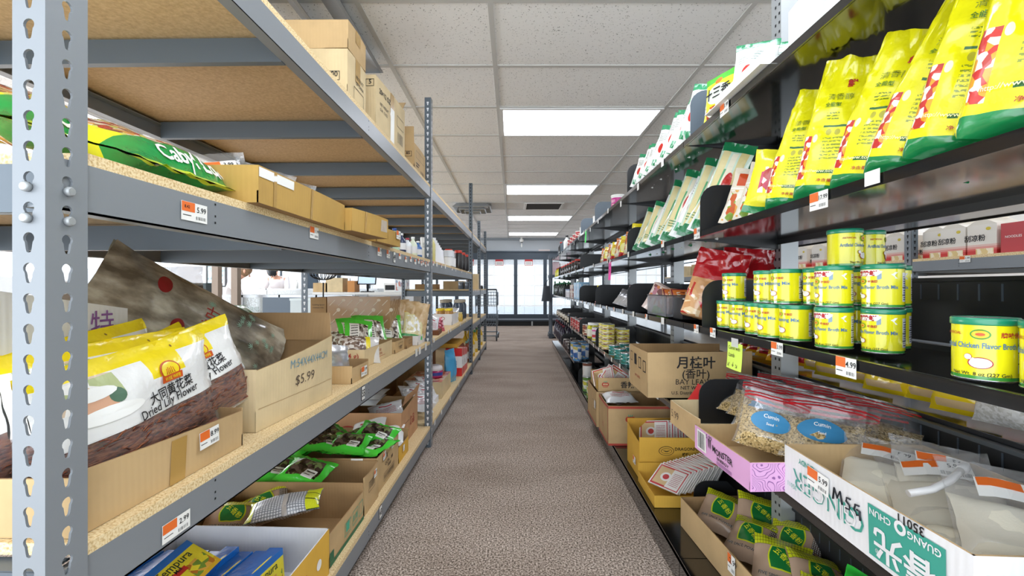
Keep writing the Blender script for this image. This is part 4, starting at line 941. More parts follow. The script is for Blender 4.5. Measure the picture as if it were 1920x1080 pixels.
def tools(q, fr):
    rnd = random.Random(8)
    for i in range(7):
        for j in range(5):
            cx, cy = .03+.05*i+.02*(j % 2), .03+.055*j; a = R(45)
            L = .022; c, s = math.cos(a), math.sin(a); wd = .0022
            q.poly([fr(cx-L*c+wd*s, cy-L*s-wd*c), fr(cx-L*c-wd*s, cy-L*s+wd*c), fr(cx+L*c-wd*s, cy+L*s+wd*c), fr(cx+L*c+wd*s, cy+L*s-wd*c)][::-1], TOOL)
            if (i+j) % 2:
                r = .011; q.poly([fr(cx+L*c+r*math.cos(R(k*36)), cy+L*s+r*math.sin(R(k*36))*(.7 if i % 2 else 1)) for k in range(10)], TOOL, uvs=[(0, 0)]*10)
printing(t, [('x', 'S', 0, 0, tools), ('x', 'E', 0, 0, tools)])
smallbox('side_carton', 'plain brown carton with small print left of the utensil-printed one', 'carton', .09, .2, .28, {}, KRAFTD, loc=(-1.155, 2.66, .666), texts=(('S', 'Cooking Spoon', .5, .84, .008, BK), ('S', 'STAINLESS STEEL', .5, .78, .006, BK), ('S', 'HIGH QUALITY', .5, .55, .006, BK)))
BREAD = noisemat('bean curd sheet', [(.3, '#b08a5a'), (.5, '#cfae80'), (.7, '#e6d2b0')], 18, .4, 4, bump=.5, dist=.006, coat=.4)
for k in range(3): pouch('bean_curd_roll_bag', 'tan lumpy bag standing behind the noodle packs, %s from the utensil carton' % ORD[k], 'bag', .10, .23-.01*k, .05, BREAD, 78+k, loc=(-.735+.05*k, 2.755, .70), rot=(R(-4), R(4*k), R(8)), nu=10, nv=12, group='tan lumpy bags')
# ---- bottom deck, near bay ----
WIN = cardmat('#d8d8da', 'grey-white lining', .9)
t = carton('orange-sided open carton of blue batter mix boxes at the bottom left', -1.06, -.585, .90, 1.365, .135, .137, YCARD, WIN, rot=-1)
printing(t, [('x', 'E', .62, .2, lambda q, fr: [q.poly([fr(0, .03), fr(.03, 0), fr(.06, .03), fr(.03, .06)], REDINK), q.poly([fr(.004, .03)+Vector((.0008, 0, 0)), fr(.03, .004)+Vector((.0008, 0, 0)), fr(.056, .03)+Vector((.0008, 0, 0)), fr(.03, .056)+Vector((.0008, 0, 0))], YCARD)]), ('t', 'E', .684, .36, '!', .02, REDINK), ('e', 'E', .85, .5, .015, .015, WHITE)])
BLU2 = mat('#1c6fc4', .2, coat=.5); TEM = art('tempura_front', '#f2e13a', [('r', 0, 0, 1, .2, '#e3b52e'), ('b', .55, .1, .95, .5, ['#c47a2a', '#e8b04a', '#7a9a3a', '#f2e13a'], 9), ('r', .35, .42, .6, .55, '#c8342c'), ('r', 0, .82, 1, 1, '#1c6fc4')], .25, .5)
TT = art('tempura_top', '#1a68bc', [('e', .86, .5, .06, .25, '#f2e13a'), ('r', .02, .08, .98, .1, '#4a92dc')], .2, .5)
tb = smallbox('batter_mix_box', 'x', 'box', .040, .16, .105, {'S': BLU2, 'T': TT, 'E': TEM}, BLU2, group='blue boxes of batter mix', texts=(('E', 'Tempura', .5, .62, .020, mat('#2a3a2a', .5)), ('E', 'Batter Mix', .35, .5, .010, BK)))
rw = Row(tb)
for k in range(9):
    rw.put('blue batter mix box, %s from the aisle in the orange-sided carton' % ORD[k], (-.70-.043*k, 1.20+.004*(k % 2), .142+.012*(k % 3 == 0)), (R(0), R(-4), R(-6)))
for k in range(8):
    rw.put('blue batter mix box in the nearer row, %s from the aisle' % ORD[k], (-.72-.043*k, 1.02, .142+.008*(k % 2)), (0, R(-3), R(-5)))
rw.put('blue batter mix box lying slanted on top of the two rows', (-.80, 1.10, .262), (R(8), R(-60), R(-8)))
t = carton('green-printed kraft carton of black-and-green bags on the bottom deck', -1.08, -.590, 1.385, 1.685, .135, .105, KRAFT, KRAFTD, hs={'N': .135, 'W': .12})
printing(t, [('f', 'E', .38, .3, .055, .045, .0025, GREENINK), ('r', 'E', .42, .4, .03, .03, GREENINK), ('f', 'E', .62, .3, .05, .05, .0025, GREENINK), ('t', 'E', .7, .45, '五香', .02, GREENINK), ('f', 'E', .83, .3, .04, .05, .0025, GREENINK), ('r', 'E', 0, 0, .3, .014, mat('#2f6a4a', .6)), ('r', 'E', 0, .14, .03, .03, mat('#2f6a4a', .6))])
NET = noisemat('netted end', [(.0, '#c8c8cc'), (.12, '#e2e2e6'), (.2, '#8e8e96'), (.5, '#77777f')], 90, .3, vor=True, coat=.5)
def spicebag(label, loc, rot, seed, w=.17, h=.135, lean=True, text=True):
    t = thing('five_spice_bag', label, 'bag', loc, rot, 'bags of brown five spice powder'); q = MB()
    P = pillow(q, w, h, .05, SPICE, seed, seal=.03, wr=.35, nu=16, nv=14); part(t, 'bag', q)
    q = MB(); G = mat('#1f7a3a', .25, coat=.4); Y = mat('#d9e22a', .3)
    for (s, m, of) in ((1.12, Y, .0016), (1, G, .0024)): q.grid(lambda u, v: P(.5+(u-.5)*.36*s*(1+.25*math.sin(v*math.pi)), .56+(v-.5)*.40*s, -1, of), 6, 6, m)
    ptext(q, P, w, h, '五香粉', .5, .55, .018, Y, off=.0034, rot=-35)
    part(t, 'printed_patch', q); q = MB()
    if text: ptext(q, P, w, h, 'FIVE SPICE POWDER', .5, .20, .0085, WHITE, off=.002, bold=.02, sx=1.1); ptext(q, P, w, h, 'FIVE SPICE POWDER', .502, .196, .0085, BK, off=.0028, sx=1.1)
    part(t, 'lettering', q)
    q = MB(); q.grid(lambda u, v: P(.86+.14*u, .04+.92*v, -1, .0014), 3, 14, DOTS); part(t, 'dotted_edge', q, 'silver dotted edge band'); 
    q = MB(); q.grid(lambda u, v: P(u, .78+.22*v, -1, .0022), 14, 2, YGRID); q.grid(lambda u, v: P(u, .78+.22*v, 1, .0022), 14, 2, YGRID, flip=True); part(t, 'top_seal', q, 'yellow grid-lined top seal'); return t
def gridmat(key, bg, ln, n, m_, wd, dot=False):
    k = ('g', key); m = bpy.data.materials.new(key); m.use_nodes = True; nt = m.node_tree; b = nt.nodes['Principled BSDF']; _M[k] = m
    uv = nt.nodes.new('ShaderNodeUVMap'); sx = nt.nodes.new('ShaderNodeSeparateXYZ'); nt.links.new(uv.outputs[0], sx.inputs[0])
    def mt(op, a, c=None):
        z = nt.nodes.new('ShaderNodeMath'); z.operation = op
        for i, q_ in enumerate((a, c)):
            if q_ is None: continue
            if isinstance(q_, (int, float)): z.inputs[i].default_value = q_
            else: nt.links.new(q_, z.inputs[i])
        return z.outputs[0]
    fx, fy = mt('FRACT', mt('MULTIPLY', sx.outputs[0], n)), mt('FRACT', mt('MULTIPLY', sx.outputs[1], m_))
    if dot: dx, dy = mt('SUBTRACT', fx, .5), mt('SUBTRACT', fy, .5); k_ = mt('LESS_THAN', mt('ADD', mt('MULTIPLY', dx, dx), mt('MULTIPLY', dy, dy)), wd)
    else: k_ = mt('MAXIMUM', mt('LESS_THAN', fx, wd), mt('LESS_THAN', fy, wd))
    mx = nt.nodes.new('ShaderNodeMix'); mx.data_type = 'RGBA'; mx.inputs[6].default_value = hexc(bg); mx.inputs[7].default_value = hexc(ln); nt.links.new(k_, mx.inputs[0])
    nt.links.new(mx.outputs[2], b.inputs['Base Color']); b.inputs['Roughness'].default_value = .25; b.inputs['Coat Weight'].default_value = .5; return m
YGRID = gridmat('yellow_grid', '#e0e62c', '#3c4a1e', 20, 3, .1); DOTS = gridmat('silver_dots', '#5b4b40', '#d2d0cc', 5, 24, .12, True); DOTL = gridmat('pale_dots', '#8c9098', '#dcdfe4', 26, 16, .13, True)
t = thing('dotted_silver_bag', 'silver dotted bag with yellow netted ends lying in the green-printed carton', 'bag', (-.80, 1.50, .235), Euler((R(-75), R(-8), R(14))))
q = MB(); P = pillow(q, .24, .10, .055, DOTL, 81, nu=18, nv=10, seal=.03); part(t, 'bag', q)
q = MB(); q.grid(lambda u, v: P(.82+.18*u, v, -1, .0016), 4, 8, YGRID); part(t, 'netted_end', q); q = MB(); q.grid(lambda u, v: P(.10*u, v, -1, .0016), 3, 8, YGRID); part(t, 'netted_end', q)
q = MB(); q.grid(lambda u, v: P(.5+.07*u, v, -1, .0018), 3, 8, mat('#b9b2ac', .3, coat=.5)); ptext(q, P, .24, .10, 'NET WT', .5, .7, .008, BK, off=.003); part(t, 'band', q)
for k, (x, y) in enumerate(((-.98, 1.48), (-.90, 1.58))): spicebag('five spice bag with green patch, %s in the green-printed left carton' % ['leftmost', 'rearmost'][k], (x, y, .17), (R(-60), R(10-30*k), R(20)), 83+k)
t = carton('greyish carton of green-cornered bags, behind the green-printed one', -1.10, -.592, 1.70, 1.868, .135, .147, KRAFT, KRAFTD, hs={'S': .125}, flaps=(('S', .035, 172),))
printing(t, [('bar', 'E', .3, .55, .06, .03, BK), ('f', 'E', .26, .48, .075, .04, .0015, BK)]); sticker(t, 'E', .55, .72, '5.99', .035, .03)
gd = pouch('green_cornered_bag', 'x', 'bag', .19, .15, .045, GBD, 86, group='bags with bright green corners', seal=.07, wr=.6); rw = Row(gd)
for k, (x, y, z, rz, l) in enumerate(((-.86, 1.755, .235, -10, 'bag of dark fungus with green corners and white label, front of the grey carton'), (-.98, 1.78, .23, 20, 'bag of dark fungus with green corners, left in the grey carton'), (-1.04, 1.77, .20, -30, 'bag of dark fungus with green corners half under the beam shade'))):
    rw.put(l, (x, y-.06, z+.02), (R(-72), R(8), R(rz)))
t = carton('tall kraft carton heaped with green-cornered bags, barcode print on its end', -1.10, -.600, 1.885, 2.205, .135, .152, KRAFT, KRAFTD, hs={'S': .15}, flaps=(('S', .03, 170),))
printing(t, [('f', 'E', .25, .12, .16, .035, .0015, BK), ('bar', 'E', .27, .16, .145, .022, BK), ('t', 'E', .2, .74, '黑木耳', .02, BK, 'L'), ('t', 'E', .4, .55, 'Q/CTN', .014, BK), ('t', 'E', .62, .55, '净重', .014, BK), ('t', 'E', .5, .42, '00000', .014, BK)])
sticker(t, 'E', .18, .78, '4.99', .04, .03, tilt=-6); sticker(t, 'E', .55, .84, '4.99', .04, .03, tilt=-4); sticker(t, 'S', .78, .8, '', .05, .03, orange=False)
for k in range(9): rw.put('bag of dark fungus with green corners heaped in the tall carton, %s of the heap' % ORD[k], (-.70-.085*(k % 5), 1.97+.11*(k//5), .262+.01*(k % 3)), (R(-78+6*(k % 2)), R(12*(k % 3-1)), R(-35+30*(k % 4))))
t = carton('low yellow carton of white bags near the second post', -1.0, -.600, 2.215, 2.40, .135, .08, YCARD, KRAFTD, hs={'N': .12}); printing(t, [('r', 'S', .9, .4, .02, .002, RI), ('r', 'S', .9, .3, .02, .002, RI)]); sticker(t, 'E', .3, .5, '', .03, .03, orange=False)
WB = art('white_bag', '#eef0f2', [('l', .2, .3, .8, .6, '#b9505a', 6), ('r', .3, .65, .7, .7, '#c95a64')], .25, .5)
wb = pouch('white_plastic_bag', 'x', 'bag', .2, .15, .05, WB, 90, group='white plastic bags of goods', wr=.6); rw2 = Row(wb)
rw2.put('white crumpled bag lying in the low yellow carton', (-.70, 2.30, .19), (R(-62), R(0), R(12))); rw2.put('white crumpled bag rising from the low yellow carton rear', (-.80, 2.32, .20), (R(-48), R(-14), R(-6)))
t = carton('big red-printed kraft carton with a torn flap by the second post', -1.16, -.640, 2.41, 2.79, .135, .195, cardmat('#c79a72', 'reddish kraft'), KRAFTD, hs={'E': (.19, .225)}, flaps=(('E', .05, 25),))
printing(t, [('r', 'S', .64, .64, .09, .006, RI), ('f', 'S', .72, .25, .09, .04, .0015, RI), ('e', 'S', .45, .55, .04, .02, RI), ('f', 'E', .15, .3, .1, .06, .002, BK), ('t', 'E', .6, .4, '食品', .05, RI)])
rw2.put('white printed bag inside the big red-printed carton', (-.76, 2.58, .235), (R(-60), R(-10), R(20)))
t = carton('dark open carton behind the big red-printed one', -1.30, -1.0, 2.42, 2.78, .135, .24, cardmat('#b88a62', 'brown kraft'), KRAFTD)
for k in range(8): pouch('white_rice_flour_pack', 'white pack in the stack behind the second post, %s layer from the bottom' % ORD[k], 'pack', .17, .24, .028, WB, 92+k, loc=(-.86+.02*(k % 2)-.2*(k//4), 2.40, .372+.032*(k % 4)), rot=(R(-89), 0, R(3)), group='stacked white packs', nu=8, nv=8, wr=.15)
# ---- second bay, middle deck ----
t = carton('white carton with yellow-lidded jars, second bay of the middle deck', -.79, -.62, 4.06, 4.42, .665, .10, WCARD, KRAFTL); printing(t, [('e', 'S', .5, .6, .02, .016, RI), ('e', 'S', .5, .6, .016, .012, WCARD, .002)])
for k in range(4): jar('yellow_lidded_jar', 'yellow-lidded jar in the white carton, %s of four' % ORD[k], 'jar', .035, .14, mat('#b98a4a', .25, coat=.5), mat('#f0d22a', .4), loc=(-.745+.078*(k % 2), 4.12+.1*(k//2), .672), group='yellow-lidded jars')
for k in range(4): jar('large_grey_jar', 'large grey jar with pale lid beside the third post, %s of four' % ORD[k], 'jar', .058, .21, mat('#4a5563', .15, coat=.6), mat('#b3a894', .5), loc=(-.66-.15*(k % 2), 4.78+.2*(k//2), .666), group='large grey jars')
jar('honey_jar', 'small yellow jar standing alone before the grey jars', 'jar', .032, .09, mat('#d9b85a', .3, coat=.5), mat('#e6d9a0', .5), loc=(-.62, 4.56, .666))
for k in range(5): pouch('clear_sachet_bag', 'crumpled clear bag beside the yellow-lidded jars, %s of five' % ORD[k], 'bag', .13, .14, .05, CLEARM, 100+k, loc=(-.68-.06*(k % 2), 4.45+.09*k, .668), rot=(R(-20), 0, R(30*k)), group='crumpled clear bags', nu=8, nv=8, wr=.7)
pouch('pink_bag', 'pink printed bag at the shelf edge just past the second post', 'bag', .13, .11, .05, art('pinkbag', '#c8566a', [('b', .1, .2, .9, .8, ['#c8566a', '#e9b3bd', '#8c2f40'], 8)]), 106, loc=(-.63, 3.45, .668), rot=(R(-20), 0, R(50)))
pouch('white_snack_bag', 'white bag with red corner leaning behind the pink bag', 'bag', .15, .16, .05, WB, 107, loc=(-.66, 3.25, .668), rot=(R(-25), R(20), R(40)))
smallbox('brown_box', 'small dark brown box under the pink bag', 'box', .1, .22, .03, {}, cardmat('#7a4e34', 'dark brown'), loc=(-.64, 3.3, .666), rot=(0, 0, R(4)))
# ---- second bay, bottom deck ----
ORP = art('orange_top', '#d98a5a', [('b', 0, 0, 1, 1, ['#d2562e', '#e9a27a', '#e8d2b8', '#b8482c'], 7)])
q_ = smallbox('orange_topped_carton', 'cream carton with orange printed top, second bay of the bottom deck', 'carton', .30, .46, .13, {'T': ORP}, KRAFTL, loc=(-.77, 3.75, .136))
smallbox('orange_topped_carton', 'lower cream carton in front of the orange-topped one', 'carton', .26, .30, .05, {}, WCARD, loc=(-.76, 3.30, .136))
for k in range(6): rw2.put('white plastic bag on the second bay bottom deck, %s from the second post' % ORD[k], (-.66-.05*(k % 2), 2.95+.11*k, .19+.02*(k % 2)), (R(-45), R(12), R(40+10*k)))
t = thing('napkin_pack', 'round-topped pink and white pack lying on the orange-topped carton', 'pack', (-.71, 3.72, .267)); q = MB(); q.lathe([(.06, 0), (.065, .01), (.065, .06)], 20, mat('#b02a6a', .3, coat=.4)); q.lathe([(.066, .06), (.06, .09), (.04, .1)], 20, mat('#f2eef2', .3, coat=.4)); q.lathe([(.066, .02), (.0665, .045)], 20, mat('#3a4a9c', .3), cap=False); part(t, 'pack', q)
pouch('blue_rice_bag', 'blue plastic bag standing at the bottom deck edge', 'bag', .18, .30, .08, mat('#4fa8d8', .25, coat=.4), 110, loc=(-.64, 4.15, .137), rot=(R(-4), 0, R(70)))
RW = art('red_white', '#f2f2f2', [('r', 0, 0, 1, .3, '#d92a2a'), ('r', 0, .72, 1, 1, '#d92a2a'), ('l', .3, .42, .7, .58, '#3a5a9c', 3)])
for k in range(3): smallbox('red_white_pack', 'red and white pack at the bottom deck edge, %s from the blue bag' % ORD[k], 'pack', .16, .14, .27-.02*k, {}, RW, loc=(-.66, 4.50+.16*k, .136), group='red and white packs')
smallbox('yellow_carton', 'yellow carton lying over the red and white packs', 'carton', .3, .5, .04, {}, YCARD, loc=(-.78, 4.7, .41))
smallbox('kraft_carton_far', 'kraft carton at the back of the second bay bottom deck', 'carton', .34, .5, .30, {}, KRAFT, loc=(-1.05, 4.4, .136)).name = 'kraft_carton'
for k in range(4): smallbox('kraft_carton', 'kraft carton filling the rear of the bottom deck, %s from the second post' % ORD[k], 'carton', .3, .4, .22+.04*(k % 2), {}, [KRAFT, KRAFTD][k % 2], loc=(-1.18, 3.1+.43*k if k < 3 else 3.1, .136 if k < 3 else .366), group='rear kraft cartons')
# ---- third bay ----
OIL = mat('#e2b82a', .15, coat=.6)
for k in range(7): bottle('cooking_oil_bottle', 'yellow cooking oil bottle in the farthest left bay, %s from its near end' % ORD[k], 'bottle', .045, .30, OIL, mat('#e8c83a' if k % 2 else '#5aa06a', .4), loc=(-.63-.10*(k % 2), 5.75+.19*k, .136), lab=mat('#e9dcb0', .5), group='yellow cooking oil bottles')
for k in range(5): bottle('vinegar_bottle', 'pale-labelled bottle in the farthest left bay, %s from the third post' % ORD[k], 'bottle', .04, .24, mat('#a8563a', .25, coat=.5), mat('#8fc4b4', .4), loc=(-.64-.09*(k % 2), 5.32+.085*k, .136), lab=mat('#f0eeea', .5), group='pale-labelled bottles')
smallbox('kraft_carton', 'long kraft carton lettered in black on the third bay crossbar shelf', 'carton', .24, .22, .095, {}, KRAFT, loc=(-.80, 5.45, .986), texts=(('S', 'INV', .88, .3, .025, BK),))
smallbox('kraft_carton', 'flat kraft carton behind the third rear post', 'carton', .26, .2, .06, {}, KRAFTD, loc=(-1.13, 5.46, .986))
for k in range(3): jar('smoked_glass_jar', 'smoked glass tumbler by the third post, %s of three' % ORD[k], 'jar', .034, .085, mat('#6a7480', .1, coat=.6), mat('#aab4bc', .2), loc=(-.635-.074*(k % 2), 5.34+.1*(k//2), .986), group='smoked glass tumblers', neck=.98)
bottle('brown_bottle', 'brown bottle in the farthest bay at eye height', 'bottle', .035, .2, mat('#3a2e2a', .2, coat=.5), BLACKINK, loc=(-.65, 5.62, .986)); smallbox('cream_box', 'cream carton standing in the farthest bay at eye height', 'carton', .1, .16, .2, {}, KRAFTL, loc=(-.62, 6.05, .986))
for k in range(8): bottle('small_dark_bottle', 'tiny dark bottle along the farthest bay edge, %s of the row' % ORD[k], 'bottle', .016, .055, BLACKINK, WHITE, loc=(-.60, 6.35+.09*k, .986), group='tiny dark bottles', n=8)
# ================= RIGHT SHELVES =================
def standbag(name, label, cat, a, b, h, m, seed=0, loc=(0, 0, 0), rot=(0, 0, 0), group=None, texts=(), fold=0, nu=44, nv=30, top=.9, extra=None, taper=.0, skew=0):
    """block-bottomed pouch; u 0-.5 is the front (-y), .5-1 the back"""
    def P(u, v, off=0):
        ph = math.pi+2*math.pi*u; cx = math.cos(ph); sy = math.copysign((max(0, 1-abs(cx)**3.4))**.36, math.sin(ph))
        k = max(0, 1-(v/top)**1.7) if v < top else 0; k = max(k, .03); r = min(1, (v/.05)**.5) if v < .05 else 1
        n1 = noise.noise(Vector((cx*1.6+seed*5, sy*1.3, v*4+seed))); n2 = noise.noise(Vector((cx*4+seed, sy*4+seed*2, v*10)))
        n3 = noise.noise(Vector((cx*2.2+seed*3, v*7+seed, sy*.6))); ridge = (1-abs(n3)*4) if abs(n3) < .25 else 0
        x = a/2*cx*(.97+.03*r)*(1+.06*n1-taper*v**2.2)+skew*v*v; y = b/2*sy*k*r*(1+.6*n1)+.012*n2*v+.022*n1*v*v - .006*ridge*v*(1 if sy < 0 else 0)
        p = Vector((x, y, h*v+.006*n2*v))
        if off: p += Vector((cx*off*.4, sy*off, 0)) if abs(sy) > .3 else Vector((cx*off, sy*off, 0))
        if fold and v > fold:
            L = (v-fold)*h; p = Vector((p.x, p.y-L*.8, h*fold+L*.45+.01*n1))
        return p
    q = MB(); q.grid(lambda u, v: P(u, v), nu, nv, m, wu=True)
    q.poly([P(i/12, 0) for i in range(12)][::-1], m, uvs=[(0, 0)]*12)
    for (s, u, v, th, mm, kw) in texts:
        q.text(s, th, lambda x, y: P(u+x/(a*math.pi*.8), v+y/h, .0028), mm, **kw)
    if extra: extra(q, P)
    return solo(name, q, label, cat, loc, rot, group)
YB = art('yellow_bouillon_bag', '#efe91a', [('r', 0, 0, 1, .085, '#1d8a4c'), ('b', .02, .13, .105, .44, ['#efe9da', '#c8322c', '#f2efe6', '#e7a02c', '#b8403a'], 26), ('r', .17, .17, .27, .195, '#2d6a3a'), ('r', .155, .50, .26, .515, '#2d6a3a'), ('e', .185, .465, .013, .022, '#b9b43c'), ('e', .225, .465, .013, .022, '#b9b43c'),
          ('l', .165, .27, .27, .44, '#8d9a2c', 7), ('l', .155, .56, .22, .62, '#7c8f28', 3), ('e', .125, .42, .014, .03, '#f6f2c8'), ('l', .40, .1, .5, .8, '#7c8f28', 14), ('r', .95, 0, 1, .6, '#e6df14')], .16, .7)
def yx(q, P):
    pass
yb = standbag('bouillon_bag', 'x', 'bag', .135, .06, .29, YB, 1, group='big yellow bouillon bags', taper=.28, skew=.012,
              texts=[('http://www.totole.com.cn', .22, .176, .0060, mat('#f4f4c0', .4), dict(bold=.01)), ('净含量', .21, .11, .006, REDINK, dict(bold=.01)), ('清香醇', .21, .70, .012, mat('#8d9a2c', .4), dict(bold=0)), ('鲜', .26, .79, .014, REDINK, dict(bold=.03)), ('全能型', .18, .65, .008, mat('#3a7a3a', .4), dict(bold=.01))])
ybs = [yb]
for s in (2, 3): ybs.append(standbag('bouillon_bag', 'x', 'bag', .13, .06, .285, YB, s, group='big yellow bouillon bags', taper=.18+.12*(s == 2), skew=.02*(s-2.5), texts=[('http://www.totole.com.cn', .22, .176, .0060, mat('#f4f4c0', .4), dict(bold=.01)), ('净含量', .21, .11, .006, REDINK, dict(bold=.01)), ('鲜', .26, .79, .014, REDINK, dict(bold=.03)), ('清香醇', .21, .70, .012, mat('#8d9a2c', .4), dict(bold=0)), ('全能型', .18, .65, .008, mat('#3a7a3a', .4), dict(bold=.01))]))
place = ['farthest of the big row, beside the noodle packets', 'second from the noodle packets', 'third from the noodle packets, narrow and folded', 'fourth from the noodle packets', 'fifth from the noodle packets, with green foot over the shelf lip', 'nearest and largest in view', 'partly out of view past the nearest']
for k, (y, x, rz, ry, sc) in enumerate(((1.035, .617, -42, 9, .93), (.925, .622, -36, 10, 1.0), (.83, .625, -48, 14, .97), (.735, .625, -40, 16, 1.0), (.64, .612, -38, 14, 1.02), (.548, .60, -30, 11, 1.03), (.455, .60, -35, 12, 1))):
    l = 'big yellow bouillon bag, '+place[k]; o = ybs[k % 3] if k < 3 else copy(ybs[k % 3], l)
    o['label'] = l; o.location = (x, y, 1.175); o.rotation_euler = Euler((R(-3), R(ry), R(rz)), 'XYZ'); o.scale = (sc, sc, sc)
# small yellow one, noodle packets
NP = art('noodle_packet', '#f0e6d2', [('b', .05, .05, .95, .60, ['#e9dcc0', '#d2622e', '#f6f0e2', '#e9a84a', '#c03a2a', '#f8f4ea', '#8fae4a'], 9), ('r', .12, .68, .9, .90, '#d5532a'), ('e', .5, .16, .22, .1, '#f0b42e'), ('r', 0, .62, 1, .645, '#fffdf6')], .2, .6)
for k in range(4): pouch('noodle_packet', 'orange-labelled noodle packet leaning on the middle right shelf, %s from the black divider' % ORD[k], 'packet', .13, .17, .04, NP, 120+k, loc=(.64+.012*k, 1.335-.065*k, 1.178), rot=(R(-8), R(16), R(-38)), group='orange-labelled noodle packets', texts=[('ምርጥ', .5, .75, .02, WHITE, {'bold': .02})] if False else [], wr=.5, seal=.06)
pouch('small_yellow_packet', 'small yellow packet with red print between noodle packets and yellow bags', 'packet', .12, .16, .04, art('ylw2', '#e9e332', [('b', .2, .3, .8, .7, ['#c8506a', '#f2efe6', '#e9e332', '#b8403a'], 8), ('r', 0, 0, 1, .1, '#1d8a4c')], .2, .6), 125, loc=(.60, 1.115, 1.178), rot=(R(-6), R(12), R(-34)), wr=.5)
# dried bean curd bags, leaning
BC = art('bean_curd_bag', '#cfe3cf', [('r', .10, .13, .34, .9, '#e3d6a0'), ('r', .42, .1, .6, .88, '#f0ead2'), ('r', .66, .12, .9, .9, '#d8c98e'), ('r', .34, .3, .42, .7, '#5fae7a'), ('r', 0, 0, 1, .12, '#1f7a4c'), ('r', 0, .9, 1, 1, '#1f7a4c'), ('e', .6, .55, .12, .12, '#c8322c'), ('l', .1, .2, .9, .3, '#2f7a52', 3)], .12, .8)
BC2 = art('white_stick_bag', '#e9ecea', [('r', .15, .1, .4, .9, '#f4f3ee'), ('r', .5, .08, .8, .92, '#d8dedb'), ('e', .35, .45, .13, .1, '#c8322c'), ('r', 0, .88, 1, 1, '#2a8a5c'), ('l', .1, .62, .9, .8, '#9aa8a2', 5), ('b', .1, .08, .9, .2, ['#7fc4a0', '#e9ecea', '#3f9a6a'], 12)], .12, .8)
b1 = pouch('bean_curd_bag', 'x', 'bag', .10, .28, .045, BC, 130, group='dried bean curd bags', wr=.5, nv=18); b2 = pouch('bean_curd_bag', 'x', 'bag', .105, .27, .045, BC2, 131, group='white and yellowish stick bags', wr=.5, nv=18)
rwa, rwb = Row(b1), Row(b2)
for k in range(16):
    y = 1.45+.054*k; r_ = (rwb if k % 3 == 1 else rwa)
    r_.put('%s dried bean curd bag on the middle right shelf, %s from near divider' % (('white' if k % 3 == 1 else 'yellowish'), ORD[k]), (.585+.01*(k % 2), y, 1.176), Euler((R(-6-3*(k % 3)), R(20+4*(k % 3)), R(-40+6*(k % 2))), 'XYZ'), (1, 1, (.80 if k > 10 else 1.02)-.04*(k % 3)))
# top shelf bags
for k in range(13):
    y = 1.57+.055*k
    rwb.put('white and red-printed bag leaning on the top right shelf, %s beyond the grey divider' % ORD[k], (.575+.01*(k % 2), y, 1.489), Euler((R(-8), R(16+4*(k % 3)), R(-42)), 'XYZ'), (.95, 1, .80-.015*k-.05*(k % 2)))
for k, (x, y, rz, ry, sz) in enumerate(((.60, 1.20, -34, 6, .60), (.66, 1.25, -40, 10, .68), (.71, 1.36, -40, 16, .66))):
    rwb.put('white bag with green corner at near end of top right shelf, %s of three' % ORD[k], (x, y, 1.489), Euler((R(-8), R(ry), R(rz)), 'XYZ'), (1.0, 1, sz))
YS = art('thirteen_spice', '#e6e432', [('r', 0, .84, 1, 1, '#4fb83a'), ('b', .1, .05, .95, .30, ['#e6e432', '#c8642c', '#9a3a24', '#e6e432', '#f2efe2'], 7), ('e', .5, .55, .40, .22, '#dfe9dc'), ('r', 0, 0, .1, .84, '#eeea60'), ('e', .5, .85, .12, .07, '#e0762a')], .2, .6)
pouch('spice_packet', 'green and yellow spice packet with big black characters on the top right shelf', 'packet', .115, .125, .018, YS, 140, loc=(.565, 1.315, 1.489), rot=Euler((R(-4), R(2), R(-72)), 'XYZ'), texts=[('十三香', .5, .48, .030, BLACKINK, {'bold': .02})], wr=.15)
smallbox('white_carton', 'white carton with pale green band at the near end of the top right shelf', 'carton', .20, .16, .16, {'W': mat('#d6dad6', .4), 'S': art('wgrn', '#f2f4f0', [('r', .3, .1, 1, .45, '#9fd86a'), ('l', .4, .15, .9, .4, '#f2f4f0', 2)])}, mat('#dfe2de', .4), loc=(.72, .99, 1.489), rot=(0, 0, R(-6)))
q = MB(); q.bb(0, .002, 0, .30, 0, .05, WHITE); q.bb(-.03, 0, 0, .30, 0, .002, WHITE)
solo('price_rail', q, 'short white plastic rail on the top shelf edge below the white bags', 'rail', (.552, 1.0, 1.489), (0, 0, 0))
# far end of the top shelf
MG = art('magenta_tub', '#c42a8a', [('r', 0, .88, 1, 1, '#f2f2f2'), ('b', 0, .05, 1, .35, ['#e0a24a', '#c42a8a', '#f0d8c0'], 9), ('l', .4, .5, .9, .75, '#f6e6f0', 3)])
can('magenta_tub', 'magenta tub with white lid on the top right shelf', 'tub', .042, .085, MG, WHITE, .01, loc=(.60, 2.82, 1.488))
can('white_pot', 'short white fluted pot on the top right shelf', 'pot', .04, .07, WHITE, WHITE, .006, loc=(.60, 3.55, 1.488)); can('white_pot', 'second short white fluted pot farther along the top right shelf', 'pot', .04, .09, WHITE, WHITE, .006, loc=(.60, 4.35, 1.488))
RCAN = art('red_can', '#b8242c', [('b', 0, .2, 1, .8, ['#b8242c', '#e9d8c8', '#8a1c24', '#f0e6dc'], 6)])
for k in range(7): can('red_can', 'red can on the far end of the top right shelf, %s beyond the fluted pots' % ORD[k], 'can', .036, .085, RCAN, WHITE, .008, loc=(.585+.085*(k % 2), 4.6+.13*k, 1.488), group='red cans on the top shelf', n=16)
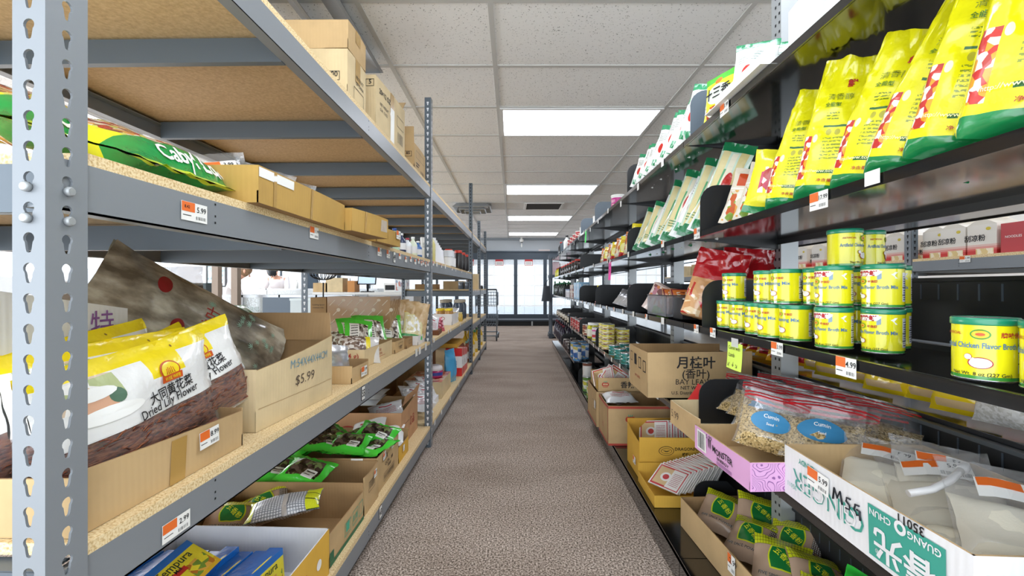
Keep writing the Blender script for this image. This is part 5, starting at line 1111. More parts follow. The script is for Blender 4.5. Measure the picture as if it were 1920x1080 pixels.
for k, (c, cc, l) in enumerate((('#f0f0ee', '#2a2c30', 'white bottle with black cap'), ('#c8382c', '#e8e8e8', 'red bottle with white cap'), ('#23262a', '#c8382c', 'black bottle with red cap'), ('#8a9298', '#6a7278', 'tall grey cylinder bottle'))):
    bottle('bottle', l+' at the far end of the top right shelf', 'bottle', .045, .20-.02*(k % 2), mat(c, .3, coat=.4), mat(cc, .4), loc=(.60+.03*(k % 2), 5.95+.42*k, 1.488))
# ---- middle shelf beyond the bean curd bags ----
YP = art('yellow_pouch', '#f2e01c', [('r', 0, 0, 1, .25, '#d8282c'), ('e', .5, .5, .3, .2, '#f6efa0'), ('l', .2, .7, .8, .85, '#c8322c', 2)], .2, .6)
OP = art('orange_pouch', '#d9793a', [('b', .1, .1, .9, .9, ['#d9793a', '#f2e0b0', '#8a3a24', '#efe9d2'], 6)], .2, .6)
for k, (m, nm, h) in enumerate(((YP, 'yellow', .17), (OP, 'pinkish', .14), (YP, 'yellow', .13), (OP, 'orange', .13), (YP, 'yellow', .12), (OP, 'orange', .115), (YP, 'yellow', .11), (OP, 'orange', .11))):
    pouch('snack_pouch', '%s standing pouch, %s beyond the middle shelf divider' % (nm, ORD[k]), 'pouch', .11, h, .045, m, 150+k, loc=(.615, 2.45+.125*k, 1.176), rot=(R(-4), R(8), R(-55)), group='standing snack pouches', nu=8, nv=10)
for k in range(4): pouch('flat_white_packet', 'flat white packet stacked past the divider on the middle right shelf, %s from the bottom' % ORD[k], 'packet', .16, .26, .02, WB, 160+k, loc=(.70, 4.28, 1.19+.018*k), rot=(R(-90), 0, R(8*k)), nu=6, nv=6, group='flat white packets')
def far(rows):
    for (nm, cat, lab, kind, r, h, body, lid, z, y0, n, dy, dx, grp) in rows:
        f = {'jar': jar, 'bottle': bottle, 'can': can}[kind]; g = Row(f(nm, 'x', cat, r, h, body, lid, group=grp, n=14) if kind != 'can' else can(nm, 'x', cat, r, h, body, lid, .006, group=grp, n=16))
        for k in range(n): g.put('%s, %s from the near end' % (lab, ORD[k]), (.58+(k % 2)*dx, y0+dy*k, z))
DJ = mat('#2c2624', .2, coat=.5); LBJ = art('label_jar', '#d9d2c4', [('r', 0, 0, 1, .2, '#2c2624'), ('b', 0, .2, 1, .8, ['#e9e2d2', '#3a2e2a', '#c8b89a'], 6)])
PINKT = art('pink_tin', '#e0a2a0', [('b', 0, 0, 1, 1, ['#e8d6cc', '#c83a3a', '#e9b8b0', '#b9262c'], 7)]); BROWNT = art('brown_tin', '#b97a4a', [('b', 0, 0, 1, 1, ['#d8b48a', '#9a4a2c', '#e9dcc2', '#7a3a24'], 7)])
BLUET = art('blue_tin', '#5a9ad0', [('b', 0, .1, 1, .9, ['#5a9ad0', '#e9eef2', '#3a6ab0', '#d8c86a'], 5)]); GREENT = art('green_tin', '#6a9a4a', [('b', 0, .2, 1, .8, ['#6a9a4a', '#d8d24a', '#e9eee2'], 5)])
TEALT = art('teal_tin', '#2a8a84', [('b', 0, .1, 1, .9, ['#2a8a84', '#e2eee8', '#1f6a5a'], 6)]); YSC = art('yellow_short_can', '#d8c84a', [('r', 0, .75, 1, 1, '#e6d83a'), ('b', 0, 0, 1, .7, ['#e2d88a', '#a8682c', '#c8b84a', '#f0ead0'], 12)])
BRW = art('brown_white_can', '#e9e6e2', [('r', 0, .8, 1, 1, '#7a4a3a'), ('b', .3, .1, .8, .7, ['#7a3a2c', '#efece8', '#efece8', '#9a8a80'], 4)]); PICK = noisemat('pickle', [(.35, '#8a8a1c'), (.5, '#c8c42a'), (.65, '#e6e052')], 40, .15, coat=.8)
far([
 ('red_topped_jar', 'jar', 'dark jar with red lid on the far middle right shelf', 'jar', .036, .12, DJ, mat('#c83a2c', .4), 1.174, 4.65, 14, .135, .08, 'dark jars with red lids'),
 ('yellow_bottle', 'bottle', 'yellow bottle far down the middle right shelf', 'bottle', .035, .14, mat('#d8d22a', .3, coat=.5), REDINK, 1.174, 6.75, 6, .14, .08, 'yellow bottles'),
 ('dark_bottle', 'bottle', 'dark green-topped bottle far along at eye level', 'bottle', .034, .19, mat('#22302a', .15, coat=.6), mat('#3a8a5c', .4), .885, 6.0, 11, .14, .08, 'dark bottles with green tops'),
 ('label_jar', 'jar', 'brown labelled jar high on the lower right shelf', 'jar', .04, .09, LBJ, DJ, .582, 5.35, 12, .16, .09, 'brown labelled jars'),
 ('pink_tin', 'tin', 'pink and red tin on the lower right shelf', 'can', .038, .10, PINKT, TIN, .582, 4.35, 7, .11, .085, 'pink and red tins'),
 ('brown_tin', 'tin', 'brown printed tin on the lower right shelf', 'can', .038, .10, BROWNT, TIN, .582, 4.02, 2, .12, .085, 'brown printed tins'),
 ('blue_tin', 'tin', 'blue tall tin near the floor', 'can', .045, .17, BLUET, TIN, .25, 4.70, 4, .12, .095, 'blue tall tins'),
 ('dark_glass_jar', 'jar', 'dark glass jar near the floor', 'jar', .045, .10, mat('#4a3a3a', .15, coat=.6), mat('#b9b4b0', .3, .5), .25, 5.3, 6, .13, .10, 'dark glass jars'),
 ('purple_bottle', 'bottle', 'dark purple bottle near the floor at the far end', 'bottle', .042, .24, mat('#3a3448', .2, coat=.5), mat('#8a3a4a', .4), .25, 6.2, 10, .15, .095, 'dark purple bottles'),
 ('green_tin', 'tin', 'green and yellow tin on the base deck', 'can', .045, .13, GREENT, TIN, .101, 3.48, 6, .12, .11, 'green and yellow tins'),
 ('teal_tin', 'tin', 'teal tin on the lower right shelf by the chilli carton', 'can', .034, .065, TEALT, TIN, .582, 2.50, 6, .085, .08, 'teal tins'),
])
yc = Row(can('short_yellow_can', 'x', 'can', .045, .034, YSC, mat('#d8d23a', .35, .3), 0, group='short yellow cans in stacks', n=18))
for i in range(4):
    for j in range(5 if i % 2 == 0 else 4): yc.put('short yellow can, %s layer of the %s stack on the lower right shelf' % (ORD[j], ['front near', 'rear near', 'front far', 'rear far'][i]), (.592+.10*(i % 2), 3.10+.11*(i//2), .582+.0345*j))
jar('pickle_jar', 'big jar of yellow pickles with white lid on the lower right shelf', 'jar', .052, .13, PICK, WHITE, loc=(.60, 3.78, .582), lab=mat('#e9e6d0', .4)); jar('pickle_jar', 'second jar of yellow pickles right behind the big one', 'jar', .048, .12, PICK, WHITE, loc=(.71, 3.72, .582))
can('striped_tin', 'pink, red and blue striped tin beside the yellow pickle jar', 'tin', .036, .11, art('stripe_tin', '#e6dcdc', [('r', 0, .3, 1, .5, '#c8323a'), ('r', 0, .75, 1, .85, '#d84a9a'), ('r', 0, .05, 1, .2, '#e9dc5a'), ('r', .5, 0, .62, 1, '#3a6ab0')]), TIN, 0, loc=(.59, 3.56, .582))
bw = Row(can('brown_white_can', 'x', 'can', .042, .12, BRW, TIN, 0, group='brown and white cans')); bw.put('brown and white can standing on the base deck by the aisle', (.585, 4.02, .101)); bw.put('brown and white can stacked on the aisle-side one', (.585, 4.02, .2215))
bw.put('brown and white can on the base deck, behind the stacked pair', (.69, 4.05, .101))
WBX = art('white_box_print', '#e6e8ea', [('b', .1, .1, .9, .7, ['#e6e8ea', '#b96a5a', '#8aa0b8', '#dcdcdc'], 5), ('r', 0, .85, 1, 1, '#3a5a9c')]); LBX = art('light_blue_box', '#8abce0', [('b', .1, .1, .9, .9, ['#8abce0', '#e9f0f6', '#4a7ac0', '#c8dcea'], 5)])
RBX = art('red_stick_box', '#8a2a34', [('b', .1, .1, .9, .9, ['#8a2a34', '#c8bc6a', '#c83a3a', '#5a1c24'], 5)])
for (nm, lab, m, w, h, y0, n, dy, z) in (('blue_carton', 'light blue carton stood at eye level beyond its divider', LBX, .10, .17, 4.42, 4, .12, .885), ('tan_carton', 'brownish carton at eye level beyond the light blue ones', BROWNT, .10, .15, 4.95, 3, .12, .885), ('small_white_box', 'small white printed box at eye level near the far end', WBX, .09, .10, 5.38, 4, .11, .885),
                                        ('red_carton', 'dark red slim carton behind the foil pouches', RBX, .09, .13, 2.52, 3, .1, .885), ('white_printed_box', 'white printed box on the lower right shelf beyond the divider', WBX, .10, .10, 5.28, 2, .11, .582)):
    g = Row(smallbox(nm, 'x', 'carton', w, .1, h, {}, m, group=nm.replace('_', ' ')+'s'))
    for k in range(n): g.put('%s, %s of its row' % (lab, ORD[k]), (.61 if nm != 'red_carton' else .70, y0+dy*k, z+.0005), (0, 0, R(-3+5*(k % 2))))
for k in range(3): pouch('yellow_red_packet', 'yellow packet with red foot at eye level, %s beyond the foil pouches' % ORD[k], 'packet', .10, .13-.01*k, .03, YP, 166+k, loc=(.60+.03*k, 3.42+.08*k, .886), rot=(R(-4), R(6), R(-40)), group='yellow packets with red foot', nu=8, nv=8)
FOIL = mat('#c9ccd2', .22, .6, coat=.2)
for k in range(5): pouch('foil_pouch', 'silver-grey foil pouch slumped at eye level, %s beyond the divider' % ORD[k], 'pouch', .14, .12, .03, FOIL, 170+k, loc=(.62, 2.44+.10*k, .892), rot=(R(-55+4*k), R(10), R(-55)), group='slumped foil pouches', nu=8, nv=8, wr=.7)
# ---- eye level: red and tan bags, snack box ----
RTB = art('red_tan_bag', '#cf9a66', [('r', 0, .58, 1, 1, '#b81e26'), ('b', .03, .04, .22, .40, ['#cf9a66', '#d8a878', '#c8322c', '#cf9a66', '#e9d0a8'], 12), ('r', .1, .30, .13, .5, '#b8221e')], .14, .8)
standbag('red_tan_bag', 'glossy red and tan bag with bone-shaped red print, left of the two', 'bag', .17, .09, .245, RTB, 4, (.63, 1.56, .886), Euler((R(-4), R(14), R(-40)), 'XYZ'), 'red and tan bags', top=.8)
standbag('red_tan_bag', 'glossy red and tan bag slumped against the upright, right of the two', 'bag', .17, .09, .25, RTB, 5, (.755, 1.54, .886), Euler((R(-6), R(6), R(-12)), 'XYZ'), 'red and tan bags', top=.82)
t = thing('snack_tray', 'dark clear-fronted display tray of snack packets at eye level', 'tray', (.685, 1.90, .8855)); BP = film('smoky plastic', (.25, .26, .28), .5, .08, .16)
q = MB(); q.bb(-.12, .12, -.12, -.118, 0, .085, BP); q.bb(-.12, -.118, -.12, .14, 0, .085, BP); q.bb(.118, .12, -.12, .14, 0, .085, BP); q.bb(-.12, .12, -.12, .14, 0, .002, SATINBK); q.tube([(-.12, -.12, .085), (.12, -.12, .085)], .002, SATINBK); q.tube([(-.12, .14, .085), (-.12, -.12, .085)], .002, SATINBK)
part(t, 'body', q)
ORN = art('orange_snack', '#d9a27a', [('b', .05, .05, .95, .95, ['#d96a3a', '#e9c8a2', '#4a3a34', '#f0e2cc', '#b8402c'], 7)], .2, .5)
SN = [OP, RBX, ORN]
for k in range(6): pouch('snack_packet', 'snack packet filed in the dark display tray, %s from its front' % ORD[k], 'packet', .14, .11, .02, SN[k % 3], 176+k, loc=(.68, 1.81+.035*k, .89), rot=(R(-22), R(3*(k % 3)), R(-6)), group='snack packets in the dark tray', nu=8, nv=8)
for k in range(4): pouch('leaning_snack_packet', 'pink and green snack packet leaning left of the dark tray, %s of four' % ORD[k], 'packet', .12, .13, .02, art('pinkgreen', '#dcc8c0', [('b', .05, .3, .95, .95, ['#c88a9a', '#e9dcd2', '#d98a5a', '#8a5a5a'], 6), ('r', .5, 0, 1, .3, '#8ac84a')], .2, .5), 184+k, loc=(.60+.02*k, 2.10+.045*k, .888), rot=(R(-10), R(26), R(-50)), group='pink and green snack packets', nu=8, nv=8)
t = closed('dark carton with white logo lettering beside the snack tray', .585, .80, 1.655, 1.755, .885, .078, mat('#1d1c1f', .4), tape=False); printing(t, [('t', 'S', .4, .3, '醬', .03, WHITE), ('r', 'S', 0, .93, .21, .004, WHITE)])
# ---- cans of broth mix ----
r, h = .031, .078
def labelart(key, nut):
    return art(key, '#f1ea1e', [('r', 0, 0, 1, .06, '#3f9a3a'), ('r', nut, .14, nut+.12, .9, '#e9ebf0'), ('l', nut+.01, .18, nut+.11, .84, '#3c4c6c', 11), ('l', nut+.14, .12, nut+.24, .86, '#6f7a2c', 12), ('r', nut, .5, nut+.12, .52, '#1c2430'), ('r', nut, .3, nut+.12, .32, '#1c2430')], .16, .6, bump=0)
LA = labelart('broth_can', .70)
def cyl(r, a0=0): return lambda x, y, o=0: Vector(((r+o)*math.cos(math.pi/2+(x+a0)/r), (r+o)*math.sin(math.pi/2+(x+a0)/r), y))
BTX = mat('#4a78a8', .4); HEN = mat('#f4f2ee', .4); HENO = mat('#b8423a', .4)
def blob(q, c, pts, m, off): q.poly([c(x, y, off) for x, y in pts], m, uvs=[(0, 0)]*len(pts))
def hen(q, c, cx, cy, s, oo=.0006):
    for k, m, o in ((1.14, HENO, oo), (1, HEN, oo+.0004)):
        blob(q, c, [(cx+s*k*math.cos(i*math.pi/9), cy+s*.62*k*math.sin(i*math.pi/9)) for i in range(18)], m, o)
        blob(q, c, [(cx-s*1.1+s*.34*k*math.cos(i*math.pi/6), cy+s*.7+s*.34*k*math.sin(i*math.pi/6)) for i in range(12)], m, o)
        blob(q, c, [(cx-s*1.38*k, cy+s*.8), (cx-s*.4, cy-s*.1), (cx-s*.3, cy+s*.5)], m, o)
def logo(q, c, cx, cy, s):
    blob(q, c, [(cx+s*1.5*math.cos(i*math.pi/9), cy+s*math.sin(i*math.pi/9)) for i in range(18)], mat('#4f9a3a', .4), .0005)
    blob(q, c, [(cx+s*1.25*math.cos(i*math.pi/9), cy+s*.75*math.sin(i*math.pi/9)) for i in range(18)], mat('#e9c22a', .4), .0008)
    blob(q, c, [(cx+s*.7*math.cos(i*math.pi/5), cy+s*.3*math.sin(i*math.pi/5)) for i in range(10)], ORIX, .0011)
ORIX = mat('#c8541e', .4)
def exA(q):
    c = cyl(r*.985+.0006); logo(q, c, 0, .058, .0062)
    q.text('牌味佳', .006, lambda x, y: c(x+.028, y+.055, .0004), REDINK, bold=.02); q.text('ARTIFICIAL', .0034, lambda x, y: c(x-.030, y+.057, .0004), REDINK, bold=.01)
    q.text('Artificial Chicken Flavor Broth Mix', .0068, lambda x, y: c(x*.68, y+.041, .0005), BTX, bold=.02); hen(q, c, .0, .023, .010)
    q.text('Net Wt. 8 oz (227 Gm)', .0042, lambda x, y: c(x, y+.0075, .0005), BLACKINK, bold=.01)
def exB(q):
    c = cyl(r*.985+.0006); rect(q, lambda x, y: c(x, y, .0004), -.040, .057, .002, .068, WHITE, 8); q.text('鸡粉鲜', .0088, lambda x, y: c(x*1.25-.019, y+.058, .001), REDINK, bold=.04)
    blob(q, c, [(.002, .055), (.028, .052), (.023, .0575), (.028, .063), (.002, .066)], WHITE, .0006); blob(q, c, [(-.001, .050), (.005, .052), (.005, .062), (-.001, .057)], mat('#8aa4b8', .4), .0009)
    logo(q, c, -.026, .048, .0045); q.text('味佳牌', .0045, lambda x, y: c(x-.008, y+.0455, .0005), REDINK, bold=.02)
    q.text('Chicken Flavor Broth Mix', .0062, lambda x, y: c(x*.85-.010, y+.0345, .0005), BTX, bold=.02); hen(q, c, -.026, .0215, .006); q.text('Net Wt. 8 oz (227 Gm)', .0038, lambda x, y: c(x-.012, y+.007, .0005), BLACKINK, bold=.01)
def exC(q):
    c = cyl(r*.985+.0006); logo(q, c, -.022, .058, .0045); q.text('味佳牌', .005, lambda x, y: c(x-.003, y+.056, .0005), REDINK, bold=.02); q.text('Seasoning Mix', .0075, lambda x, y: c(x-.012, y+.043, .0005), BTX, bold=.02); hen(q, c, -.018, .024, .009)
    q.text('8 oz. (227Gm)', .0042, lambda x, y: c(x-.01, y+.0075, .0005), BLACKINK, bold=.01)
GRLID = mat('#1b8a66', .3, coat=.4)
cs = [Row(can('broth_mix_can', 'x', 'can', r, h, LA, GRLID, .009, extra=e, group='yellow broth mix cans with green lids', n=36)) for e in (exA, exB, exC)]
S0 = .8855
CN = [ # variant, x, y, z layer, turn, label
 (0, .583, .582, 0, 128, 'nearest one before the black panel, its full name showing'), (0, .595, .512, 0, 120, 'cut by the right edge of the view'), (0, .665, .548, 0, 150, 'standing behind the nearest pair'), (0, .66, .475, 0, 120, 'farther right behind the edge one'),
 (1, .640, .815, 0, 128, 'bottom layer, right end of the pile'), (1, .596, .876, 0, 132, 'bottom layer, second from the right end of the pile'), (2, .595, .995, 0, 128, 'bottom layer, with white hen facing the aisle'), (2, .582, 1.062, 0, 130, 'bottom layer, just left of the white hen one'),
 (2, .586, 1.13, 0, 132, 'bottom layer, fifth from the right end'), (2, .60, 1.245, 0, 150, 'bottom layer, near the divider'), (2, .60, 1.325, 0, 140, 'bottom layer, touching the divider'),
 (1, .645, .822, 1, 130, 'second layer, right end of the pile'), (1, .602, .885, 1, 134, 'second layer, second from the right end'), (2, .640, .985, 1, 128, 'second layer, third from the right end'), (2, .598, 1.035, 1, 130, 'second layer, fourth from the right end'),
 (2, .600, 1.115, 1, 136, 'second layer, fifth from the right end'), (2, .662, 1.16, 1, 190, 'second layer, turned to show its panel of small print'), (2, .605, 1.30, 1, 140, 'second layer, alone near the divider'),
 (0, .672, .955, 2, 215, 'alone on the third layer, small print panel facing out'), (0, .74, .985, 2, 230, 'third layer, half hidden behind the lone one'),
 (1, .705, .88, 0, 130, 'second deep, behind the right end of the bottom layer'), (2, .70, .96, 0, 130, 'second deep, bottom layer, middle'), (1, .71, .885, 1, 140, 'second deep, second layer'), (2, .715, .965, 1, 140, 'second deep, second layer, middle'), (2, .675, 1.06, 0, 130, 'second deep, bottom layer, far')]
for (v, x, y, lay, tz, l) in CN: cs[v].put('yellow broth can, '+l, (x, y, S0+lay*.0785), (0, 0, R(tz)))
# ---- lower shelf: open cartons ----
TEAL = mat('#3f9e8c', .5); TEALL = mat('#7cc0ae', .5); PEN = mat('#20242e', .5)
t = carton('white ginger candy carton with handwritten letters at the near right', .540, .818, .552, .940, .5815, .098, WCARD, KRAFT, bul=.003, flaps=())
def ginger(q, fr):
    inv = lambda ox, oy: (lambda x, y: fr(ox-x, oy-y))
    q.text('GINGER', .036, inv(.125, .062), TEAL, bold=-.005); q.text('GINGER', .030, lambda x, y: inv(.125, .059)(x, y)+Vector((-.0008, 0, 0)), WCARD, bold=-.01); q.text('CANDY', .010, inv(.075, .088), TEAL, bold=.02)
    q.text('35011', .009, inv(.028, .030), TEALL)
    for a in ((.228, .008, .355, .086),): 
        rect(q, fr, a[0], a[1], a[2], a[3], TEAL, 6)
    f2 = lambda ox, oy, d=-.001: (lambda x, y: fr(ox-x, oy-y)+Vector((d, 0, 0)))
    q.text('春光', .042, f2(.292, .052), WCARD, bold=.02, sx=1.1); q.text('CHUN', .010, f2(.252, .081), WCARD, bold=.02); q.text('GUANG', .010, f2(.325, .081), WCARD, bold=.02)
    q.grid(lambda u, v: fr(.288+.010*(.5+.5*v)*math.cos(2*math.pi*u), .078+.010*(.5+.5*v)*math.sin(2*math.pi*u))+Vector((-.0012, 0, 0)), 16, 1, WCARD); q.text('®', .007, f2(.245, .024), WCARD)
    q.text('35011', .013, f2(.305, .0975, -.0008), BLACKINK, bold=.02)
    # handwriting in black marker
    def st(pts, w=.0016): q.tube([fr(x, y)+Vector((-.0012, 0, 0)) for x, y in pts], w, PEN, 5)
    st([(.150, .056), (.154, .076), (.161, .062), (.168, .076), (.173, .056)]); st([(.192, .074), (.184, .073), (.182, .067), (.190, .063), (.190, .056), (.181, .055)]); st([(.211, .072), (.203, .071), (.200, .062), (.206, .055), (.212, .058), (.212, .064), (.206, .064)]); st([(.212, .064), (.213, .05)])
printing(t, [('x', 'W', 0, 0, ginger), ('x', 'S', 0, 0, lambda q, fr: q.text('GINGER', .03, lambda x, y: fr(.09-x, .075-y), TEAL))], 'green and white printing with handwritten marker letters')
sticker(t, 'W', .215, .56, '5.99', .058, .033, tilt=2)
for k, (x, y, z, rx, ry, rz, w, hh, l, sd) in enumerate(((.665, .845, .612, -58, 6, -38, .15, .16, 'clear bag of white crystals at the far end of the white carton', 1), (.705, .74, .610, -60, -8, -30, .17, .18, 'clear bag of white crystals crossed by a twisted white tie', 2), (.735, .80, .602, -40, 10, -20, .14, .15, 'clear bag of white crystals at the back of the white carton', 3),
                                                  (.700, .625, .620, -52, 4, -28, .17, .17, 'clear bag of white crystals nearest the viewer, big orange price label', 4), (.62, .66, .596, -75, 0, -50, .15, .16, 'clear bag of white crystals flat at the carton front', 5))):
    zipbag('crystal_bag', l, 'bag', w, hh, .05, MSG, seed=190+sd, fill=.6, loc=(x, y, z-.012), rot=Euler((R(rx), R(ry), R(rz)), 'XYZ'), group='clear bags of white crystals', price='5.99' if sd != 5 else None, fm=film('crystal film', (.97, .97, .98), .12, .1, .06))
q = MB(); q.tube([(0, 0, 0), (.03, -.02, .008), (.07, -.03, .018), (.11, -.035, .034)], .006, mat('#f2f2f2', .3, coat=.4), 8); q.tube([(.1, -.034, .03), (.112, -.036, .035)], .008, mat('#dcdcdc', .3), 8)
solo('twist_tie', q, 'twisted white plastic tail lying across the crystal bags', 'tie', (.625, .745, .668), (0, 0, R(30)))
SWIRL = bpy.data.materials.new('swirl_print'); SWIRL.use_nodes = True; nt = SWIRL.node_tree; bs = nt.nodes['Principled BSDF']
tc = nt.nodes.new('ShaderNodeTexCoord'); n_ = nt.nodes.new('ShaderNodeTexNoise'); n_.inputs['Scale'].default_value = 26; n_.inputs['Detail'].default_value = .6; nt.links.new(tc.outputs['Object'], n_.inputs['Vector'])
m1 = nt.nodes.new('ShaderNodeMath'); m1.operation = 'MULTIPLY'; m1.inputs[1].default_value = 18; nt.links.new(n_.outputs['Fac'], m1.inputs[0]); m2 = nt.nodes.new('ShaderNodeMath'); m2.operation = 'FRACT'; nt.links.new(m1.outputs[0], m2.inputs[0])
nt.links.new(ramp(nt, m2.outputs[0], [(0, '#8a5a94'), (.22, '#d9a6d2')], True), bs.inputs['Base Color']); bs.inputs['Roughness'].default_value = .45
PINK = mat('#e0a9d6', .45); t = carton('pink lettered drink carton holding bags of seed with blue oval labels', .462, .745, .945, 1.205, .5815, .060, PINK, KRAFT, rot=3, bul=.002)
def monster(q, fr):
    rect(q, fr, .018, .008, .068, .056, WHITE); random.seed(9); x = .024
    while x < .062: rect(q, lambda a, b: fr(a, b)+Vector((-.0006, 0, 0)), x, .012, x+.0012, .052, BLACKINK, 1); x += random.choice((.0022, .003, .0042))
    for dx in (0, .006, .012): q.poly([fr(.078+dx, .050), fr(.0795+dx, .026), fr(.0812+dx, .030), fr(.0815+dx, .050)], BLACKINK)
    q.text('MONSTER', .0145, lambda x, y: fr(x+.148, y+.026+.002*math.sin(x*90)), BLACKINK, bold=.015, sx=1.0); q.text('ENERGY', .0065, lambda x, y: fr(x*1.6+.150, y+.014), BLACKINK, bold=.02)
    for i in range(3): rect(q, fr, .12, .003+.003*i, .19, .0042+.003*i, mat('#8a5a94', .5), 2)
    q.text('5.99', .010, lambda x, y: fr(x*1.3+.084, y+.048), PEN, bold=.0)
printing(t, [('x', 'W', 0, 0, monster), ('x', 'S', 0, 0, lambda q, fr: rect(q, fr, .003, .002, .28, .058, SWIRL))], 'black lettering on the side, swirl pattern on the end')
t = carton('kraft carton with pencilled price and low front, beside the pink one', .468, .76, 1.215, 1.425, .5815, .070, KRAFT, KRAFTL, hs={'S': .03}, rot=2); printing(t, [('t', 'W', .2, .35, '5.99', .022, mat('#5b4d42', .7), 'C', -.01, 1.1)])
for k, (x, y, z, rx, ry, rz, w, hh, l) in enumerate(((.56, 1.05, .625, -38, 10, -32, .145, .15, 'clear seed bag with blue oval label and red zip, left in the pink carton'), (.645, .985, .622, -42, 4, -30, .165, .155, 'clear seed bag with large blue oval label, right in the pink carton'), (.62, 1.19, .62, -42, 12, -30, .14, .15, 'clear seed bag with blue oval label lying between pink and kraft cartons'))):
    zipbag('seed_bag', l, 'bag', w, hh, .045, SEEDS, seed=200+k, zip_c=ZRED, lab='oval', fill=.66, loc=(x, y, z), rot=Euler((R(rx), R(ry), R(rz)), 'XYZ'), group='clear seed bags with red zips')
sp = None
for k in range(14):
    i, j = k % 7, k//7; l = 'red-zipped clear seed bag on the lower right shelf, %s row, %s from the divider' % (['front', 'rear'][j], ORD[i])
    loc = (.655+.10*j+.006*i, 1.36-.058*i, .622-.0*i); rot = Euler((R(-48+3*(i % 2)), R(8), R(-34-3*(i % 3))), 'XYZ')
    if sp is None: sp = zipbag('seed_bag', l, 'bag', .15, .15, .04, SEEDS, seed=210, zip_c=ZRED, fill=.6, loc=loc, rot=rot, group='clear seed bags with red zips')
    else: copy(sp, l, loc, rot)
pouch('red_white_packet', 'red and white packet poking out behind the near divider, lower shelf', 'packet', .12, .09, .02, art('rwp', '#f0ece8', [('r', 0, 0, .35, 1, '#c8282c'), ('l', .4, .2, .9, .8, '#8a8a8a', 5)]), 220, loc=(.575, 1.50, .583), rot=(R(-30), R(20), R(-60)), nu=8, nv=8)
# bay leaf carton
t = carton('big open kraft carton of bay leaves sticking out over the aisle', .4815, .875, 1.735, 2.02, .5815, .172, KRAFT, KRAFTD, hs={'S': (.172, .178), 'E': .14}, bul=.004, rot=0)
printing(t, [('t', 'S', .46, .68, '月桂叶', .042, BLACKINK, 'C', .02), ('t', 'S', .46, .45, '(香叶)', .034, BLACKINK, 'C', .01), ('t', 'S', .46, .30, 'BAY LEAVES', .020, BLACKINK, 'C', .0), ('t', 'S', .47, .19, 'NET WT: 20KG', .013, BLACKINK), ('t', 'S', .40, .08, 'U.S. Distributor: St.', .012, BLACKINK),
             ('f', 'W', .10, .62, .035, .04, .003, BLACKINK), ('r', 'W', .34, .58, .035, .045, BLACKINK), ('f', 'W', .58, .55, .035, .045, .004, BLACKINK), ('f', 'W', .80, .52, .035, .045, .004, BLACKINK), ('t', 'W', .5, .3, 'BAY LEAVES', .010, RI)], 'black printed characters')
q = MB(); rnd = random.Random(5)
for i in range(60):
    c = Vector((rnd.uniform(-.15, .15), rnd.uniform(-.10, .10), rnd.uniform(0, .012))); a = rnd.uniform(0, 6.3); d = Vector((math.cos(a), math.sin(a), rnd.uniform(-.2, .3)))*.03; n = Vector((-d.y, d.x, .002))*.35
    q.poly([c-d, c+n, c+d, c-n], mat('#8a8a5c', .5))
solo('bay_leaves', q, 'loose heap of dried bay leaves inside the big kraft carton', 'leaves', (.68, 1.875, .655), kind='stuff')
q = MB(); q.bb(-.15, .15, -.1, .1, 0, .068, mat('#6a6a44', .8)); solo('bay_leaf_fill', q, 'packed bay leaves filling the lower half of the big kraft carton', 'leaves', (.68, 1.875, .586), kind='stuff')
smallbox('white_red_carton', 'white carton with red print squeezed behind the bay leaf carton', 'carton', .30, .05, .16, {}, art('wrc', '#e6e6e8', [('l', .1, .5, .5, .9, '#b8424a', 4), ('r', .02, .3, .3, .34, '#c8323a')]), loc=(.645, 2.06, .582))
# yellow and red bags on the shelf behind
for k in range(4): pouch('yellow_red_bag', 'yellow and red bag on the far-side shelf behind the green-yellow note, %s of four' % ORD[k], 'bag', .16, .10, .05, art('yrb', '#e9a81c', [('r', .1, .1, .9, .5, '#b8242c'), ('b', .2, .15, .8, .45, ['#b8242c', '#e9c86a', '#8a1c24'], 7)], .2, .6), 222+k, loc=(1.0+.02*k, 1.72+.12*k, .716), rot=(R(-20), R(4), R(-50)), group='yellow and red bags', nu=8, nv=8)
NB = art('yellow_noodle_bag', '#f0cf1e', [('r', .15, .12, .85, .3, '#d8b98a'), ('l', .2, .55, .8, .8, '#c8642c', 2)], .2, .6); VB = art('vermicelli_bag', '#e4e2dc', [('b', 0, 0, 1, 1, ['#e9e7e2', '#dedbd2', '#f2f0ec', '#d2cfc6'], 26)], .2, .6)
for k in range(6): pouch('yellow_noodle_bag', 'yellow noodle bag on the far-side shelf under the can row, %s from the right end' % ORD[k], 'bag', .13, .105, .06, NB, 228+k, loc=(.985+.03*(k % 2), 1.03+.105*k, .717), rot=(R(-6), 0, R(-72)), group='yellow noodle bags', nu=10, nv=8)
VBL = art('vermicelli_label', '#e4e2dc', [('b', 0, 0, 1, 1, ['#e9e7e2', '#dedbd2', '#f2f0ec', '#d2cfc6'], 26), ('r', .25, .15, .75, .6, '#eed22a'), ('b', .35, .22, .65, .5, ['#4a8a3a', '#eed22a', '#f2efe6', '#8ac04a'], 9)], .2, .6)
for k in range(5): pouch('vermicelli_bag', 'white vermicelli bag on the far-side shelf, %s from the yellow noodle bags' % ORD[k], 'bag', .14, .115, .07, VBL if k in (3,) else VB, 236+k, loc=(.99+.02*(k % 2), .93-.115*k, .717), rot=(R(-6), 0, R(-76)), group='white vermicelli bags', nu=10, nv=8)
for k in range(5): pouch('pink_snack_bag', 'flat pink and cream bag lying atop goods behind the black panel, %s from the right' % ORD[k], 'bag', .2, .22, .04, ORN, 242+k, loc=(1.12, .55+.25*k, 1.005), rot=(R(-88), 0, R(-80)), group='flat pink and cream bags', nu=8, nv=8)
